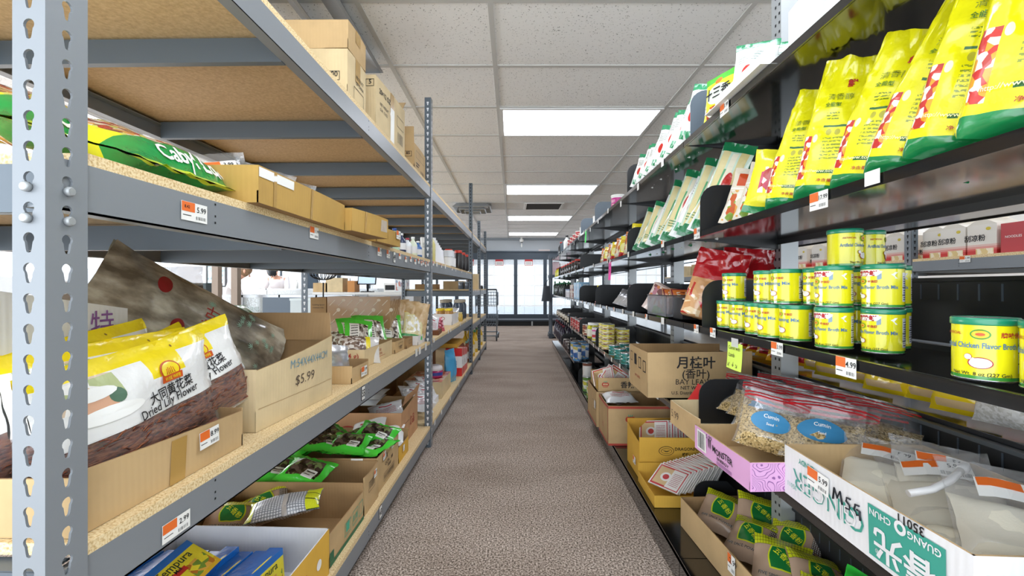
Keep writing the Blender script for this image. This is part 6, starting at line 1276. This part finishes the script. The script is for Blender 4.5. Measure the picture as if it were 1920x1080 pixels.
q = MB(); q.bb(-.15, .15, 0, 1.4, 0, .285, cardmat('#c8bcae', 'pale far carton')); solo('long_pale_carton', q, 'long pale carton on the far side of the black shelving, bags on its top', 'carton', (1.08, .35, .718+.001), (0, 0, 0)) if False else None
# ---- base deck cartons ----
t = carton('long kraft carton of five spice powder bags on the base deck, nearest right', .60, .845, .92, 1.755, .101, .107, KRAFT, KRAFTD, rot=4, bul=.002); t.location.x = .755; t.location.y = 1.32
sticker(t, 'W', .42, .48, '2.99', .04, .055, tilt=0)
for k, (x, y, z, rx, ry, rz) in enumerate(((.685, 1.62, .150, -58, 8, -40), (.70, 1.45, .150, -60, -6, -52), (.725, 1.285, .155, -56, 4, -30), (.80, 1.54, .16, -50, 12, -20), (.81, 1.38, .165, -54, -10, -48), (.80, 1.20, .16, -60, 14, -12), (.735, 1.10, .155, -60, 6, -36), (.83, 1.08, .16, -55, -8, -20))):
    spicebag('five spice bag on the base deck, '+['by the far end of its carton', 'green patch toward the aisle, second along the wall', 'lying flattest with lettering along its edge', 'rear row behind the farthest one', 'rear row, crossing the yellow seals', 'rear row under the white carton', 'nearest along the carton wall', 'nearest in the rear row'][k], (x, y, z-.015), Euler((R(rx), R(ry), R(rz)), 'XYZ'), 250+k, w=.155, h=.16)
pouch('bright_green_bag', 'bright green bag peeping out under the white ginger carton', 'bag', .14, .15, .04, art('brg', '#3fd44a', [('e', .35, .75, .14, .10, '#e6e83a'), ('b', .1, .1, .9, .4, ['#3fd44a', '#1d8a2c', '#9ae89a'], 6)], .12, .8), 262, loc=(.735, .995, .235), rot=Euler((R(-58), R(14), R(-46)), 'XYZ'), wr=.6)
t = carton('low yellow tray of fanned red and white packets on the base deck', .545, .74, 1.865, 2.125, .101, .049, YCARD, YCARD, hs={'N': .085})
PK = art('red_packet', '#f2eeea', [('r', .04, .04, .96, .96, '#c22a34'), ('r', .08, .12, .55, .90, '#d8b98a'), ('r', .52, .08, .93, .92, '#f2eeea'), ('l', .58, .2, .88, .8, '#b8707a', 8), ('e', .40, .5, .17, .2, '#f2eeea'), ('e', .40, .5, .10, .12, '#c22a34')], .25, .5)
pk = smallbox('spice_sachet', 'x', 'sachet', .15, .006, .112, {'S': PK}, mat('#f0ece8', .35), group='fanned red and white sachets'); rw = Row(pk)
for k in range(20): rw.put('red and white sachet in the yellow tray, %s' % ('front-most, its whole face showing' if k == 0 else ORD[k-1]+' behind the front-most'), (.605+.0098*k, 1.955+.0035*k, .142), Euler((R(-56+1.2*k), R(3*math.sin(k*2.1)), R(-54-.8*k)), 'XYZ'))
t = carton('tall yellow carton with a bird emblem on the base deck', .555, .85, 2.14, 2.38, .101, .208, YCARD, cardmat('#c8983c', 'yellow inner', .85), hs={'W': (.2, .17), 'S': .197, 'N': .22})
def dragon(q, fr):
    fr = (lambda g: (lambda x, y: g(x, y)))(fr); D = mat('#4a3a14', .5); c = (.125, .135)
    for (a, b, m, o) in ((.036, .022, D, 0), (.033, .0195, YCARD, -.0005), (.026, .013, D, -.001), (.0235, .011, YCARD, -.0015)): q.poly([fr(c[0]+a*math.cos(i*math.pi/12), c[1]+b*math.sin(i*math.pi/12))+Vector((0, o, 0)) for i in range(24)], m, uvs=[(0, 0)]*24)
    q.poly([fr(c[0]-.02, c[1]+.004)+Vector((0, -.002, 0)), fr(c[0]-.004, c[1]-.004)+Vector((0, -.002, 0)), fr(c[0]+.004, c[1]-.004)+Vector((0, -.002, 0)), fr(c[0]+.02, c[1]+.004)+Vector((0, -.002, 0)), fr(c[0], c[1]+.001)+Vector((0, -.002, 0))], D, uvs=[(0, 0)]*5)
    q.text('DRAGONFLY', .0145, lambda x, y: fr(x+.225, y+.137), D, bold=.02); q.text('蜻蜓', .014, lambda x, y: fr(x+.215, y+.113), D, bold=.02)
printing(t, [('x', 'S', 0, 0, dragon)]); sticker(t, 'W', .6, .22, '', .045, .035, orange=True)
for k in range(6): rw.put('red and white sachet filed in the tall yellow carton, %s from the left' % ORD[k], (.67+.026*k, 2.30-.004*k, .222), Euler((R(-35), R(-10), R(-30)), 'XYZ'))
RBX2 = mat('#b8483a', .5)
t = carton('kraft carton with red edges and a fruit emblem sticking out at floor level', .497, .862, 2.595, 2.90, .101, .226, KRAFT, KRAFTD, flaps=())
def fruit(cx, cy, s=1):
    def f(q, fr):
        RR_ = mat('#b8402a', .5)
        for dx in (-.010, 0, .010): q.poly([fr(cx+dx*s+.011*s*math.cos(i*math.pi/8), cy+.012*s*math.sin(i*math.pi/8)) for i in range(16)], RR_, uvs=[(0, 0)]*16)
        rect(q, lambda x, y: fr(x, y)+Vector((0, -.0006, 0)), cx-.013*s, cy-.004*s, cx+.013*s, cy+.005*s, KRAFTL); q.text('大红', .0075*s, lambda x, y: fr(cx+x, cy-.003*s+y)+Vector((0, -.001, 0)), RR_, bold=.02)
        for dx in (-.006, 0, .006): q.poly([fr(cx+(dx-.003)*s, cy+.012*s), fr(cx+(dx+.003)*s, cy+.012*s), fr(cx+dx*1.6*s, cy+.022*s)], GREENINK, uvs=[(0, 0)]*3)
        rect(q, fr, cx-.014*s, cy-.018*s, cx+.014*s, cy-.0155*s, RR_)
    return f
printing(t, [('r', 'S', 0, 0, .365, .012, RBX2), ('r', 'S', 0, .93, .365, .014, RBX2), ('r', 'W', 0, .93, .305, .014, RBX2), ('r', 'W', 0, 0, .305, .012, RBX2), ('r', 'W', .965, 0, .008, .22, RBX2), ('x', 'S', 0, 0, fruit(.125, .150, 1.35)), ('t', 'S', .93, .62, '115', .014, BLACKINK, 'C', .02), ('t', 'W', .5, .3, '红', .03, RBX2)])
rw2.put('white packet lying in the red-edged carton', (.62, 2.78, .30), (R(-80), 0, R(5)))
t = carton('kraft carton behind the red-edged one at floor level', .487, .84, 2.94, 3.32, .101, .227, KRAFT, KRAFTD); printing(t, [('r', 'W', 0, 0, .38, .012, RBX2), ('f', 'W', .6, .4, .08, .06, .002, BLACKINK)]); sticker(t, 'W', .85, .5, '', .05, .05, orange=False)
t = carton('open carton lettered for spicy powder, stacked on the one behind', .500, .84, 2.945, 3.26, .330, .088, KRAFT, KRAFTD)
printing(t, [('x', 'S', 0, 0, fruit(.045, .045, 1.1)), ('t', 'S', .62, .3, '香辣粉', .040, BLACKINK, 'C', .02), ('r', 'W', .8, .1, .05, .06, YCARD)])
for k in range(7): rw.put('red and white sachet standing in the spicy powder carton, %s from the left' % ORD[k], (.56+.03*k, 3.05, .36), Euler((R(-30), R(30 if k else -20), R(-25)), 'XYZ'))
# ================= BEYOND: noodle cartons on the grey rack =================
def gable(name, label, cat, w, d, h, m, roof, loc, rot, group):
    q = MB(); q.box((0, 0, h*.4), (w, d, h*.8), m); a = h*.8
    q.poly([(-w/2, -d/2, a), (w/2, -d/2, a), (w/2, 0, h), (-w/2, 0, h)], roof); q.poly([(w/2, d/2, a), (-w/2, d/2, a), (-w/2, 0, h), (w/2, 0, h)], roof)
    q.poly([(w/2, -d/2, a), (w/2, d/2, a), (w/2, 0, h)], roof, uvs=[(0, 0)]*3); q.poly([(-w/2, d/2, a), (-w/2, -d/2, a), (-w/2, 0, h)], roof, uvs=[(0, 0)]*3); q.bb(-w/2, w/2, -.002, .002, h-.005, h+.012, roof)
    q.text('刮凉粉', h*.16, lambda x, y: Vector((-w/2-.001, .035-x, h*.38+y)), BLACKINK, bold=.02); q.text('刮凉粉', h*.14, lambda x, y: Vector((x, -d/2-.001, h*.2+y)), BLACKINK, bold=.02)
    q.poly([Vector((-w/2-.001, -.035+.013*math.cos(-i*math.pi/6), h*.68+.009*math.sin(i*math.pi/6))) for i in range(12)], mat('#d8c23a', .4), uvs=[(0, 0)]*12)
    return solo(name, q, label, cat, loc, rot, group)
GC = art('noodle_carton', '#ece6dc', [('r', 0, 0, 1, .14, '#c8302c'), ('r', 0, .14, 1, .2, '#d8605a'), ('r', 0, .2, 1, .27, '#e29a90'), ('r', 0, .27, 1, .34, '#e8c4ba'), ('b', .3, 0, .9, .2, ['#e9d8a8', '#efe4cc', '#dcc488'], 9)]); RF = mat('#e6dfd2', .4)
g = Row(gable('noodle_carton', 'x', 'carton', .15, .15, .20, GC, RF, (0, 0, 0), (0, 0, 0), 'white and red gable-topped noodle cartons'))
for k, (y, x) in enumerate(((3.58, 2.54), (3.40, 2.54), (3.22, 2.54), (3.04, 2.54), (2.78, 2.56), (2.70, 2.72), (2.64, 2.54), (2.48, 2.54), (3.5, 2.72), (3.25, 2.72), (3.82, 2.54), (4.05, 2.54), (4.3, 2.54), (4.6, 2.54), (4.9, 2.54))): g.put('gabled white noodle carton on the rack beyond, %s' % ('%s from the far post' % ORD[k] if k < 4 else ORD[k-4]+' past the post toward the red cartons' if k < 8 else ORD[k-8]+' farther down that rack'), (x, y, 1.179), (0, 0, R(2*(k % 3))))
smallbox('red_carton', 'plain red carton beside the gable-topped cartons beyond the shelves', 'carton', .16, .15, .15, {}, mat('#c0454a', .4), loc=(2.54, 2.30, 1.179), texts=(('W', 'NOODLES', .4, .5, .012, WHITE),)).name = 'red_noodle_carton'
smallbox('dark_red_carton', 'dark red carton with white nutrition panel beyond the shelves', 'carton', .14, .11, .15, {}, art('drc', '#8a2a38', [('r', .1, .1, .6, .9, '#dcdcdc'), ('l', .13, .13, .57, .86, '#3a3a3a', 9)]), loc=(2.54, 2.165, 1.179))
gw = gable('tall_noodle_carton', 'tall white gable carton with red roundels, rightmost beyond the shelves', 'carton', .17, .17, .26, art('twc', '#efeeec', [('e', .22, .75, .1, .1, '#b8282c'), ('e', .22, .55, .1, .1, '#b8282c'), ('r', .75, .1, 1, 1, '#b8282c'), ('l', .1, .05, .6, .12, '#2a2a2a', 2)]), RF, (2.55, 1.99, 1.179), (0, 0, 0), None)
for k in range(6): smallbox('brown_case', 'brown case on the grey rack far beyond the shelves, %s from the third post' % ORD[k], 'carton', .3, .32, .14+.02*(k % 2), {}, [KRAFTL, KRAFT][k % 2], loc=(2.65, 5.5+.35*k, 1.179), group='brown cases beyond')
for k in range(7): smallbox('white_case', 'pale printed case on the grey rack lower deck beyond, %s from the near end' % ORD[k], 'carton', .3, .3, .2, {}, WBX, loc=(2.65, 3.1+.5*k, .752), group='pale cases beyond')
# ================= END OF THE AISLE AND THE SHOP BEYOND =================
PLB = mat('#3c4650', .45)
t = thing('plastic_shelving_unit', 'dark plastic shelving unit with round posts at the far end of the aisle', 'shelving', (.56, 8.98, 0))
for (x, y) in ((0, 0), (.62, 0), (0, .42), (.62, .42)):
    q = MB(); q.lathe([(.05, 0), (.045, .05), (.024, .08), (.024, 1.6), (.03, 1.66)], 14, PLB, o=(x+.04, y+.04, 0)); part(t, 'post', q)
for z in (.03, .40, .81, 1.2, 1.60):
    q = MB(); q.bb(0, .70, 0, .50, z, z+.06, PLB); q.bb(-.012, .05, -.012, .05, z-.02, z+.07, PLB)
    for k in range(6): q.bb(.05+.1*k, .12+.1*k, .03, .47, z+.06, z+.062, mat('#59646e', .5))
    part(t, 'shelf', q)
t = thing('hanging_bag', 'dark grey tote bag hanging from the plastic shelving at the aisle end', 'bag', (.50, 8.93, .74)); q = MB()
q.grid(lambda u, v: Vector(((.05+.03*(1-v)*abs(math.sin(u*7)))*math.cos(2*math.pi*u)*(1.1-.2*v)*1.4, (.05+.01*math.sin(u*20))*math.sin(2*math.pi*u), .30*v)), 24, 8, mat('#33383e', .7), wu=True); q.bb(-.06, .06, -.04, .04, -.001, .002, mat('#33383e', .7)); part(t, 'body', q)
q = MB(); q.tube([(-.05, 0, .29), (.01, -.01, .40), (.06, -.005, .46), (.05, 0, .29)], .006, mat('#22262a', .7)); part(t, 'strap', q)
for k in range(6): bottle('green_bottle', 'dark green bottle on the plastic shelving unit, %s from the aisle' % ORD[k], 'bottle', .036, .26, mat('#26402c', .12, coat=.7), mat('#3f8a4a', .4), loc=(.68+.09*k, 9.1, .872), group='dark green bottles on the plastic unit')
for k in range(4): smallbox('pinkish_carton', 'pinkish carton on the upper plastic shelf, %s from the aisle' % ORD[k], 'carton', .12, .2, .26-.03*k, {}, [mat('#b8a2a8', .6), WCARD][k % 2], loc=(.70+.14*k, 9.15, 1.262), group='pinkish cartons')
# trolley
CH = mat('#6d7880', .3, .6); WHL = mat('#2a2c2e', .5)
t = thing('shopping_cart', 'grey two-basket shopping cart parked at the end of the steel shelving', 'cart', (-.86, 8.5, 0)); q = MB()
for x in (0, .40):
    q.tube([(x, .02, .10), (x, .12, .50), (x, .0, .97)], .011, CH); q.tube([(x, .02, .10), (x, .62, .12)], .011, CH); q.tube([(x, .12, .5), (x, .62, .55)], .008, CH)
q.tube([(0, .62, .12), (.4, .62, .12)], .011, CH); q.tube([(0, .02, .10), (.4, .02, .10)], .011, CH); part(t, 'frame', q)
q = MB(); q.tube([(0, 0, .97), (.4, 0, .97)], .015, WHL); part(t, 'handle', q)
for (z0, z1, y0, y1) in ((.66, .92, .0, .62), (.28, .48, .08, .62)):
    q = MB()
    for z in [z0+(z1-z0)*i/4 for i in range(5)]: q.tube([(.0, y0, z), (.4, y0, z), (.4, y1, z), (.0, y1, z), (0, y0, z)], .004, CH, 5)
    for i in range(9):
        x = .4*i/8
        for y in (y0, y1): q.tube([(x, y, z0), (x, y, z1)], .003, CH, 4)
        q.tube([(x, y0, z0), (x, y1, z0)], .003, CH, 4)
    for i in range(11):
        y = y0+(y1-y0)*i/10
        for x in (0, .4): q.tube([(x, y, z0), (x, y, z1)], .003, CH, 4)
    part(t, 'basket', q)
for (x, y) in ((0, .02), (.4, .02), (0, .62), (.4, .62)):
    q = MB(); q.lathe([(.045, -.012), (.05, -.006), (.05, .006), (.045, .012)], 16, WHL); q.xf(Matrix.Translation((x, y, .051)) @ Matrix.Rotation(R(90), 4, 'Y')); q.bb(x-.02, x+.02, y-.012, y+.012, .06, .11, CH); part(t, 'wheel', q)
# ---- wooden posts, glass counters, checkout ----
WD = mat('#9a8a7c', .6); CW = mat('#e6e8ea', .4); GLC = film('counter_glass', (.80, .92, .92), .12, .03, .12); CRM = mat('#c8ccd0', .25, .5)
for k, (x, y) in enumerate(((-3.40, 5.0), (-3.17, 4.98))):
    q = MB(); q.bb(-.035, .035, -.035, .035, 0, CZ-.008, WD); q.bb(-.045, .045, -.045, .045, 0, .1, WD); solo('wooden_post', q, ['brown wooden post left of the pair by the counter', 'brown wooden post right of the pair by the counter'][k], 'post', (x, y, 0), group='brown wooden posts')
def counter(label, x, y, w, d, h, hg, rot=0, stuff=True):
    t = thing('glass_counter', label, 'counter', (x, y, 0), (0, 0, R(rot))); q = MB(); q.bb(0, w, 0, d, 0, h-hg, CW); q.bb(0, w, d-.03, d, h-hg, h, CW); part(t, 'cabinet', q)
    q = MB(); q.bb(0, w, 0, .006, h-hg, h-.02, GLC); q.bb(0, .006, 0, d, h-hg, h-.02, GLC); q.bb(w-.006, w, 0, d, h-hg, h-.02, GLC); q.bb(.0, w, .02, d-.04, h-hg*.5, h-hg*.5+.006, GLC); q.bb(0, w, 0, d, h-.012, h, GLC); part(t, 'glass', q)
    q = MB()
    for xx in [w*i/4 for i in range(5)]: q.bb(xx-.01, xx+.01, -.012, .008, h-hg, h, CRM)
    q.bb(0, w, -.012, .01, h-.03, h, CRM); q.bb(0, w, -.012, .01, h-hg*.55, h-hg*.5, CRM); part(t, 'metal_frame', q); return t
counter('long glass display counter seen through the steel shelving, near the posts', -3.7, 5.25, 1.75, .5, .92, .42)
for k in range(14): smallbox('remedy_box', 'small pale box inside the near glass counter, %s from its left end' % ORD[k], 'box', .08, .1, .06+.02*(k % 3), {}, [WCARD, mat('#8ab8a8', .5), mat('#c8b88a', .5), mat('#6a8a7a', .5)][k % 4], loc=(-3.6+.12*k, 5.42, .712 if k % 2 else .501), group='small boxes in the near glass counter')
counter('glass counter farther back by the seated people', -5.15, 7.9, 2.65, .6, .99, .5)
q = MB(); q.bb(0, 1.2, 0, .1, 0, .98, mat('#c9cacc', .6)); q.bb(-.02, 1.22, -.03, .13, .98, 1.0, WHITE); solo('service_counter', q, 'speckled grey counter front left of the far glass counter', 'counter', (-6.42, 7.9, 0))
q = MB(); q.bb(-.6, 1.6, 0, .08, 0, 1.75, mat('#dfe2e8', .6)); solo('partition', q, 'pale partition panel behind the person bending over the counter', 'partition', (-6.9, 9.6, 0), (0, 0, R(4)))
t = thing('framed_picture', 'dark-framed picture leaning behind the brown-haired person', 'picture', (-6.75, 9.575, 1.02), (0, 0, R(4))); q = MB()
for a in ((0, .42, 0, .03), (0, .42, .47, .5), (0, .03, .03, .47), (.39, .42, .03, .47)): q.bb(a[0], a[1], 0, .02, a[2], a[3], BLACKINK)
part(t, 'frame', q); q = MB(); q.poly([(.03, .01, .03), (.39, .01, .03), (.39, .01, .47), (.03, .01, .47)], noisemat('abstract', [(.3, '#2c3a44'), (.5, '#9ab0b8'), (.7, '#e6ecee')], 9)); part(t, 'print', q)
q = MB(); q.bb(0, .35, 0, .3, 0, 1.0, mat('#2c3a3c', .5)); q.bb(.0, .35, -.003, 0, .5, .52, WHITE); solo('dark_cabinet', q, 'dark cabinet left of the wooden posts', 'cabinet', (-4.12, 5.35, 0)); bpy.data.objects['dark_cabinet'].scale = (1, 1, 1.06)
# checkout
q = MB(); q.bb(0, 1.4, 0, .6, 0, .90, CW); q.bb(-.02, 1.42, -.02, .62, .90, .94, WHITE); solo('checkout_counter', q, 'white checkout counter behind the utensil-printed carton', 'counter', (-2.9, 6.3, 0))
t = thing('checkout_monitor', 'tilted pale-screened monitor on the checkout counter', 'monitor', (-2.22, 6.5, .941)); q = MB(); q.box((0, 0, .20), (.26, .02, .19), BLACKINK, rot=Euler((-.35, .0, .1)).to_matrix()); part(t, 'case', q)
q = MB(); q.box((0, -.012, .20), (.235, .004, .165), mat('#b8cfe2', .3, emit=.5), rot=Euler((-.35, .0, .1)).to_matrix()); part(t, 'screen', q); q = MB(); q.tube([(0, .02, .0), (0, .02, .18)], .015, BLACKINK); q.bb(-.08, .08, -.05, .08, 0, .012, BLACKINK); part(t, 'stand', q)
t = thing('till', 'white and black till beside the checkout monitor', 'till', (-1.98, 6.5, .941)); q = MB(); q.bb(0, .2, 0, .25, 0, .13, WHITE); part(t, 'body', q); q = MB(); q.bb(.02, .18, -.004, 0, .03, .1, BLACKINK); part(t, 'slot', q)
for k, (x, w, h, m) in enumerate(((-2.86, .2, .13, KRAFT), (-2.66, .24, .2, KRAFTL), (-2.42, .1, .16, mat('#c98a4a', .6)), (-1.72, .16, .24, WBX))): smallbox('counter_carton', ['kraft carton at the left of the checkout counter', 'taller pale kraft carton on the checkout counter', 'orange-brown carton beside the checkout monitor', 'white printed carton at the right of the checkout counter'][k], 'carton', w, .2, h, {}, m, loc=(x+.02, 6.45, .942))
t = thing('round_shade_lamp', 'round dark lattice lamp on a thin stem before the checkout', 'lamp', (-2.2, 5.0, 0)); q = MB(); q.tube([(0, 0, .0), (0, 0, 1.06)], .008, BLACKINK); q.lathe([(.1, 0), (.1, .01)], 16, BLACKINK); part(t, 'stem', q)
q = MB()
for i in range(10):
    a = math.pi*i/10; q.tube([(.14*math.cos(a)*math.cos(p*math.pi/10), .14*math.sin(a)*math.cos(p*math.pi/10), 1.16+.07*math.sin(p*math.pi/10)) for p in range(21)], .005, BLACKINK, 4)
part(t, 'shade', q)
PLG = film('bin_plastic', (.80, .88, .86), .5, .2, .08)
for k in range(3): q = MB(); q.bb(-.16, .16, -.2, .2, 0, .28, PLG); q.bb(-.165, .165, -.205, .205, .28, .30, mat('#d8e2e2', .4)); solo('plastic_bin', q, 'clear plastic storage bin beyond the rack, %s of its stack' % ['lowest', 'middle', 'top'][k], 'bin', (-2.0, 4.4, .001+.301*k), group='stacked clear bins')
q = MB(); q.bb(-.3, .3, 0, .06, 0, .45, mat('#5c6874', .5)); q.bb(-.3, .3, .02, .06, .45, .9, mat('#5c6874', .5)); solo('grey_panel', q, 'blue-grey stacked panels beside the clear bins', 'panel', (-2.45, 4.75, 0))
q = MB(); q.bb(-.5, .5, -.25, .25, 0, .52, CW); solo('low_white_cabinet', q, 'low white cabinet on the shop floor before the counters', 'cabinet', (-2.6, 3.9, 0))
# desk lamp
t = thing('desk_lamp', 'small glaring desk lamp by the person bending down', 'lamp', (-4.80, 8.2, .9905)); q = MB(); q.lathe([(.05, 0), (.05, .01), (.008, .015), (.008, .28)], 12, WHITE); part(t, 'stand', q)
q = MB(); q.lathe([(.05, .27), (.035, .33), (.01, .34)], 12, mat('#f4f8ff', .4, emit=14)); part(t, 'lamp_shade', q)
# small fittings in the window bay
for k in range(8): bottle('white_bottle', 'white bottle on the far glass counter, %s from the lamp' % ORD[k], 'bottle', .03, .16+.03*(k % 3), [WHITE, CRM, mat('#8aa0a8', .3)][k % 3], WHITE, loc=(-4.1+.14*k, 8.2, .991), group='white bottles on the far counter', n=10)
q = MB(); q.bb(-.08, .08, -.05, .05, 0, .3, mat('#3c4c5c', .6)); solo('tall_dark_bag', q, 'dark bag standing on the far glass counter by the rack post', 'bag', (-3.75, 8.1, .991), (0, 0, R(12)))
# ---- people ----
def skinned(name, parent, edges, pts, m, sub=1):
    me = bpy.data.meshes.new(name); me.from_pydata([p[:3] for p in pts], edges, []); o = bpy.data.objects.new(name, me); COL.objects.link(o); o.parent = parent; me.materials.append(m)
    sk = o.modifiers.new('skin', 'SKIN'); sk.use_smooth_shade = True
    for i, p in enumerate(pts): me.skin_vertices[0].data[i].radius = (p[3], p[4] if len(p) > 4 else p[3])
    me.skin_vertices[0].data[0].use_root = True
    s = o.modifiers.new('smooth', 'SUBSURF'); s.levels = sub; s.render_levels = sub; return o
def ensure_skin(me):
    if not me.skin_vertices: 
        bpy.context.view_layer.update()
def person(label, loc, rz, hair, top, lean, armf, s=1.0, long=False):
    t = thing('person', label, 'person', loc, (0, 0, R(rz))); t.scale = (s, s, s); SK = mat('#d8a48a', .5, name='skin')
    L = R(lean); up = Vector((0, -math.sin(L), math.cos(L))); hip = Vector((0, 0, .92)); ch = hip+up*.36; nk = hip+up*.52; L2 = R(lean+22); hu = Vector((0, -math.sin(L2), math.cos(L2))); hd = nk+hu*.13
    P = [(*hip, .14, .11), (*(hip+up*.16), .12, .10), (*ch, .15, .11), (*nk, .055), (*(nk+hu*.05), .05), (*(hd), .078, .088), (*(hd+hu*.09), .07, .08)]; E = [(0, 1), (1, 2), (2, 3), (3, 4), (4, 5), (5, 6)]
    for sx in (-1, 1):
        b = len(P); P += [(sx*.17, ch.y, ch.z+.10, .05), (sx*.22, ch.y-.10, ch.z-.14, .042), (sx*.13, ch.y-.10-armf, ch.z-.20, .032), (sx*.10, ch.y-.16-armf, ch.z-.205, .034, .016)]; E += [(2, b), (b, b+1), (b+1, b+2), (b+2, b+3)]
        for f in range(5):
            c = len(P); a = (f-2)*.016; ln = (.045, .06, .065, .058, .04)[f]
            if f == 0: P += [(sx*(.10-.035), ch.y-.15-armf, ch.z-.205, .008), (sx*(.10-.045), ch.y-.18-armf, ch.z-.215, .007)]; E += [(b+3, c), (c, c+1)]
            else: P += [(sx*.10+a, ch.y-.16-armf-ln*.7, ch.z-.210, .0085), (sx*.10+a*1.1, ch.y-.16-armf-ln*1.3, ch.z-.222, .007)]; E += [(b+3, c), (c, c+1)]
        b = len(P); P += [(sx*.09, .0, .86, .085), (sx*.10, -.01, .48, .06), (sx*.10, .02, .09, .04), (sx*.10, -.12, .03, .035)]; E += [(0, b), (b, b+1), (b+1, b+2), (b+2, b+3)]
    skinned('body', t, E, P, SK, 2)
    # clothes
    Q = [(*hip, .155, .125), (*(hip+up*.16), .135, .115), (*ch, .168, .125), (*(ch+up*.10), .12, .10), (*(nk-up*.01), .068)]; E = [(0, 1), (1, 2), (2, 3), (3, 4)]
    for sx in (-1, 1): b = len(Q); Q += [(sx*.175, ch.y, ch.z+.10, .062), (sx*.225, ch.y-.10, ch.z-.14, .054), (sx*.17, ch.y-.10-armf*.6, ch.z-.18, .046)]; E += [(2, b), (b, b+1), (b+1, b+2)]
    skinned('shirt', t, E, Q, top, 2)
    Q = [(0, 0, .93, .15, .12)]; E = []
    for sx in (-1, 1): b = len(Q); Q += [(sx*.09, .0, .84, .095), (sx*.10, -.01, .48, .075), (sx*.10, .02, .10, .06)]; E += [(0, b), (b, b+1), (b+1, b+2)]
    skinned('trousers', t, E, Q, mat('#2c3442', .7), 2)
    c = hd+hu*.05; fw = Vector((0, -math.cos(L2), -math.sin(L2))); q = MB()
    def H(u, v):
        a = 2*math.pi*u; b = math.pi*v*(.62 if not long else .72); d = hu*math.cos(b)*.125+(Vector((1, 0, 0))*math.cos(a)*.092+fw*-math.sin(a)*.108)*math.sin(b)
        return c+d*(1+.05*math.sin(u*31)*math.sin(v*9))-fw*.014
    q.grid(H, 26, 12, hair, wu=True); part(t, 'hair', q)
    f = c-hu*.02+fw*.088; q = MB()
    for sx in (-1, 1): q.lathe([(.002, -.008), (.009, 0), (.002, .008)], 8, WHITE, o=f+Vector((sx*.032, 0, 0))); q.lathe([(.001, -.004), (.004, 0), (.001, .004)], 8, BLACKINK, o=f+Vector((sx*.032, 0, 0))+fw*.007)
    part(t, 'eyes', q); q = MB(); q.lathe([(.014, -.03), (.012, -.01), (.005, .02)], 8, SK, o=f+fw*.008); part(t, 'nose', q); q = MB(); q.lathe([(.003, -.004), (.02, 0), (.003, .004)], 8, mat('#b0605a', .5), o=f-hu*.055-fw*.008); part(t, 'mouth', q)
    for sx in (-1, 1): q = MB(); q.lathe([(.004, -.03), (.014, -.01), (.016, .015), (.005, .03)], 8, SK, o=c+Vector((sx*.088, 0, -.02))); part(t, 'ear', q)
    return t
person('person in a white top bending down over the far glass counter', (-4.90, 9.20, -.12), 6, mat('#20242a', .6), mat('#e9e6e8', .7), 36, .12)
person('person with long light brown hair and white top, sitting by the posts', (-4.42, 6.72, -.30), 120, noisemat('brown hair', [(.3, '#5c4230'), (.6, '#a08060')], 30, .6, stretch=(5, 5, 1)), mat('#eceaea', .7), 14, .1, long=True)
q = MB(); q.bb(-.2, .2, -.2, .2, .40, .44, BLACKINK)
for sx in (-1, 1):
    for sy in (-1, 1): q.bb(sx*.18-.015, sx*.18+.015, sy*.18-.015, sy*.18+.015, 0, .4, BLACKINK)
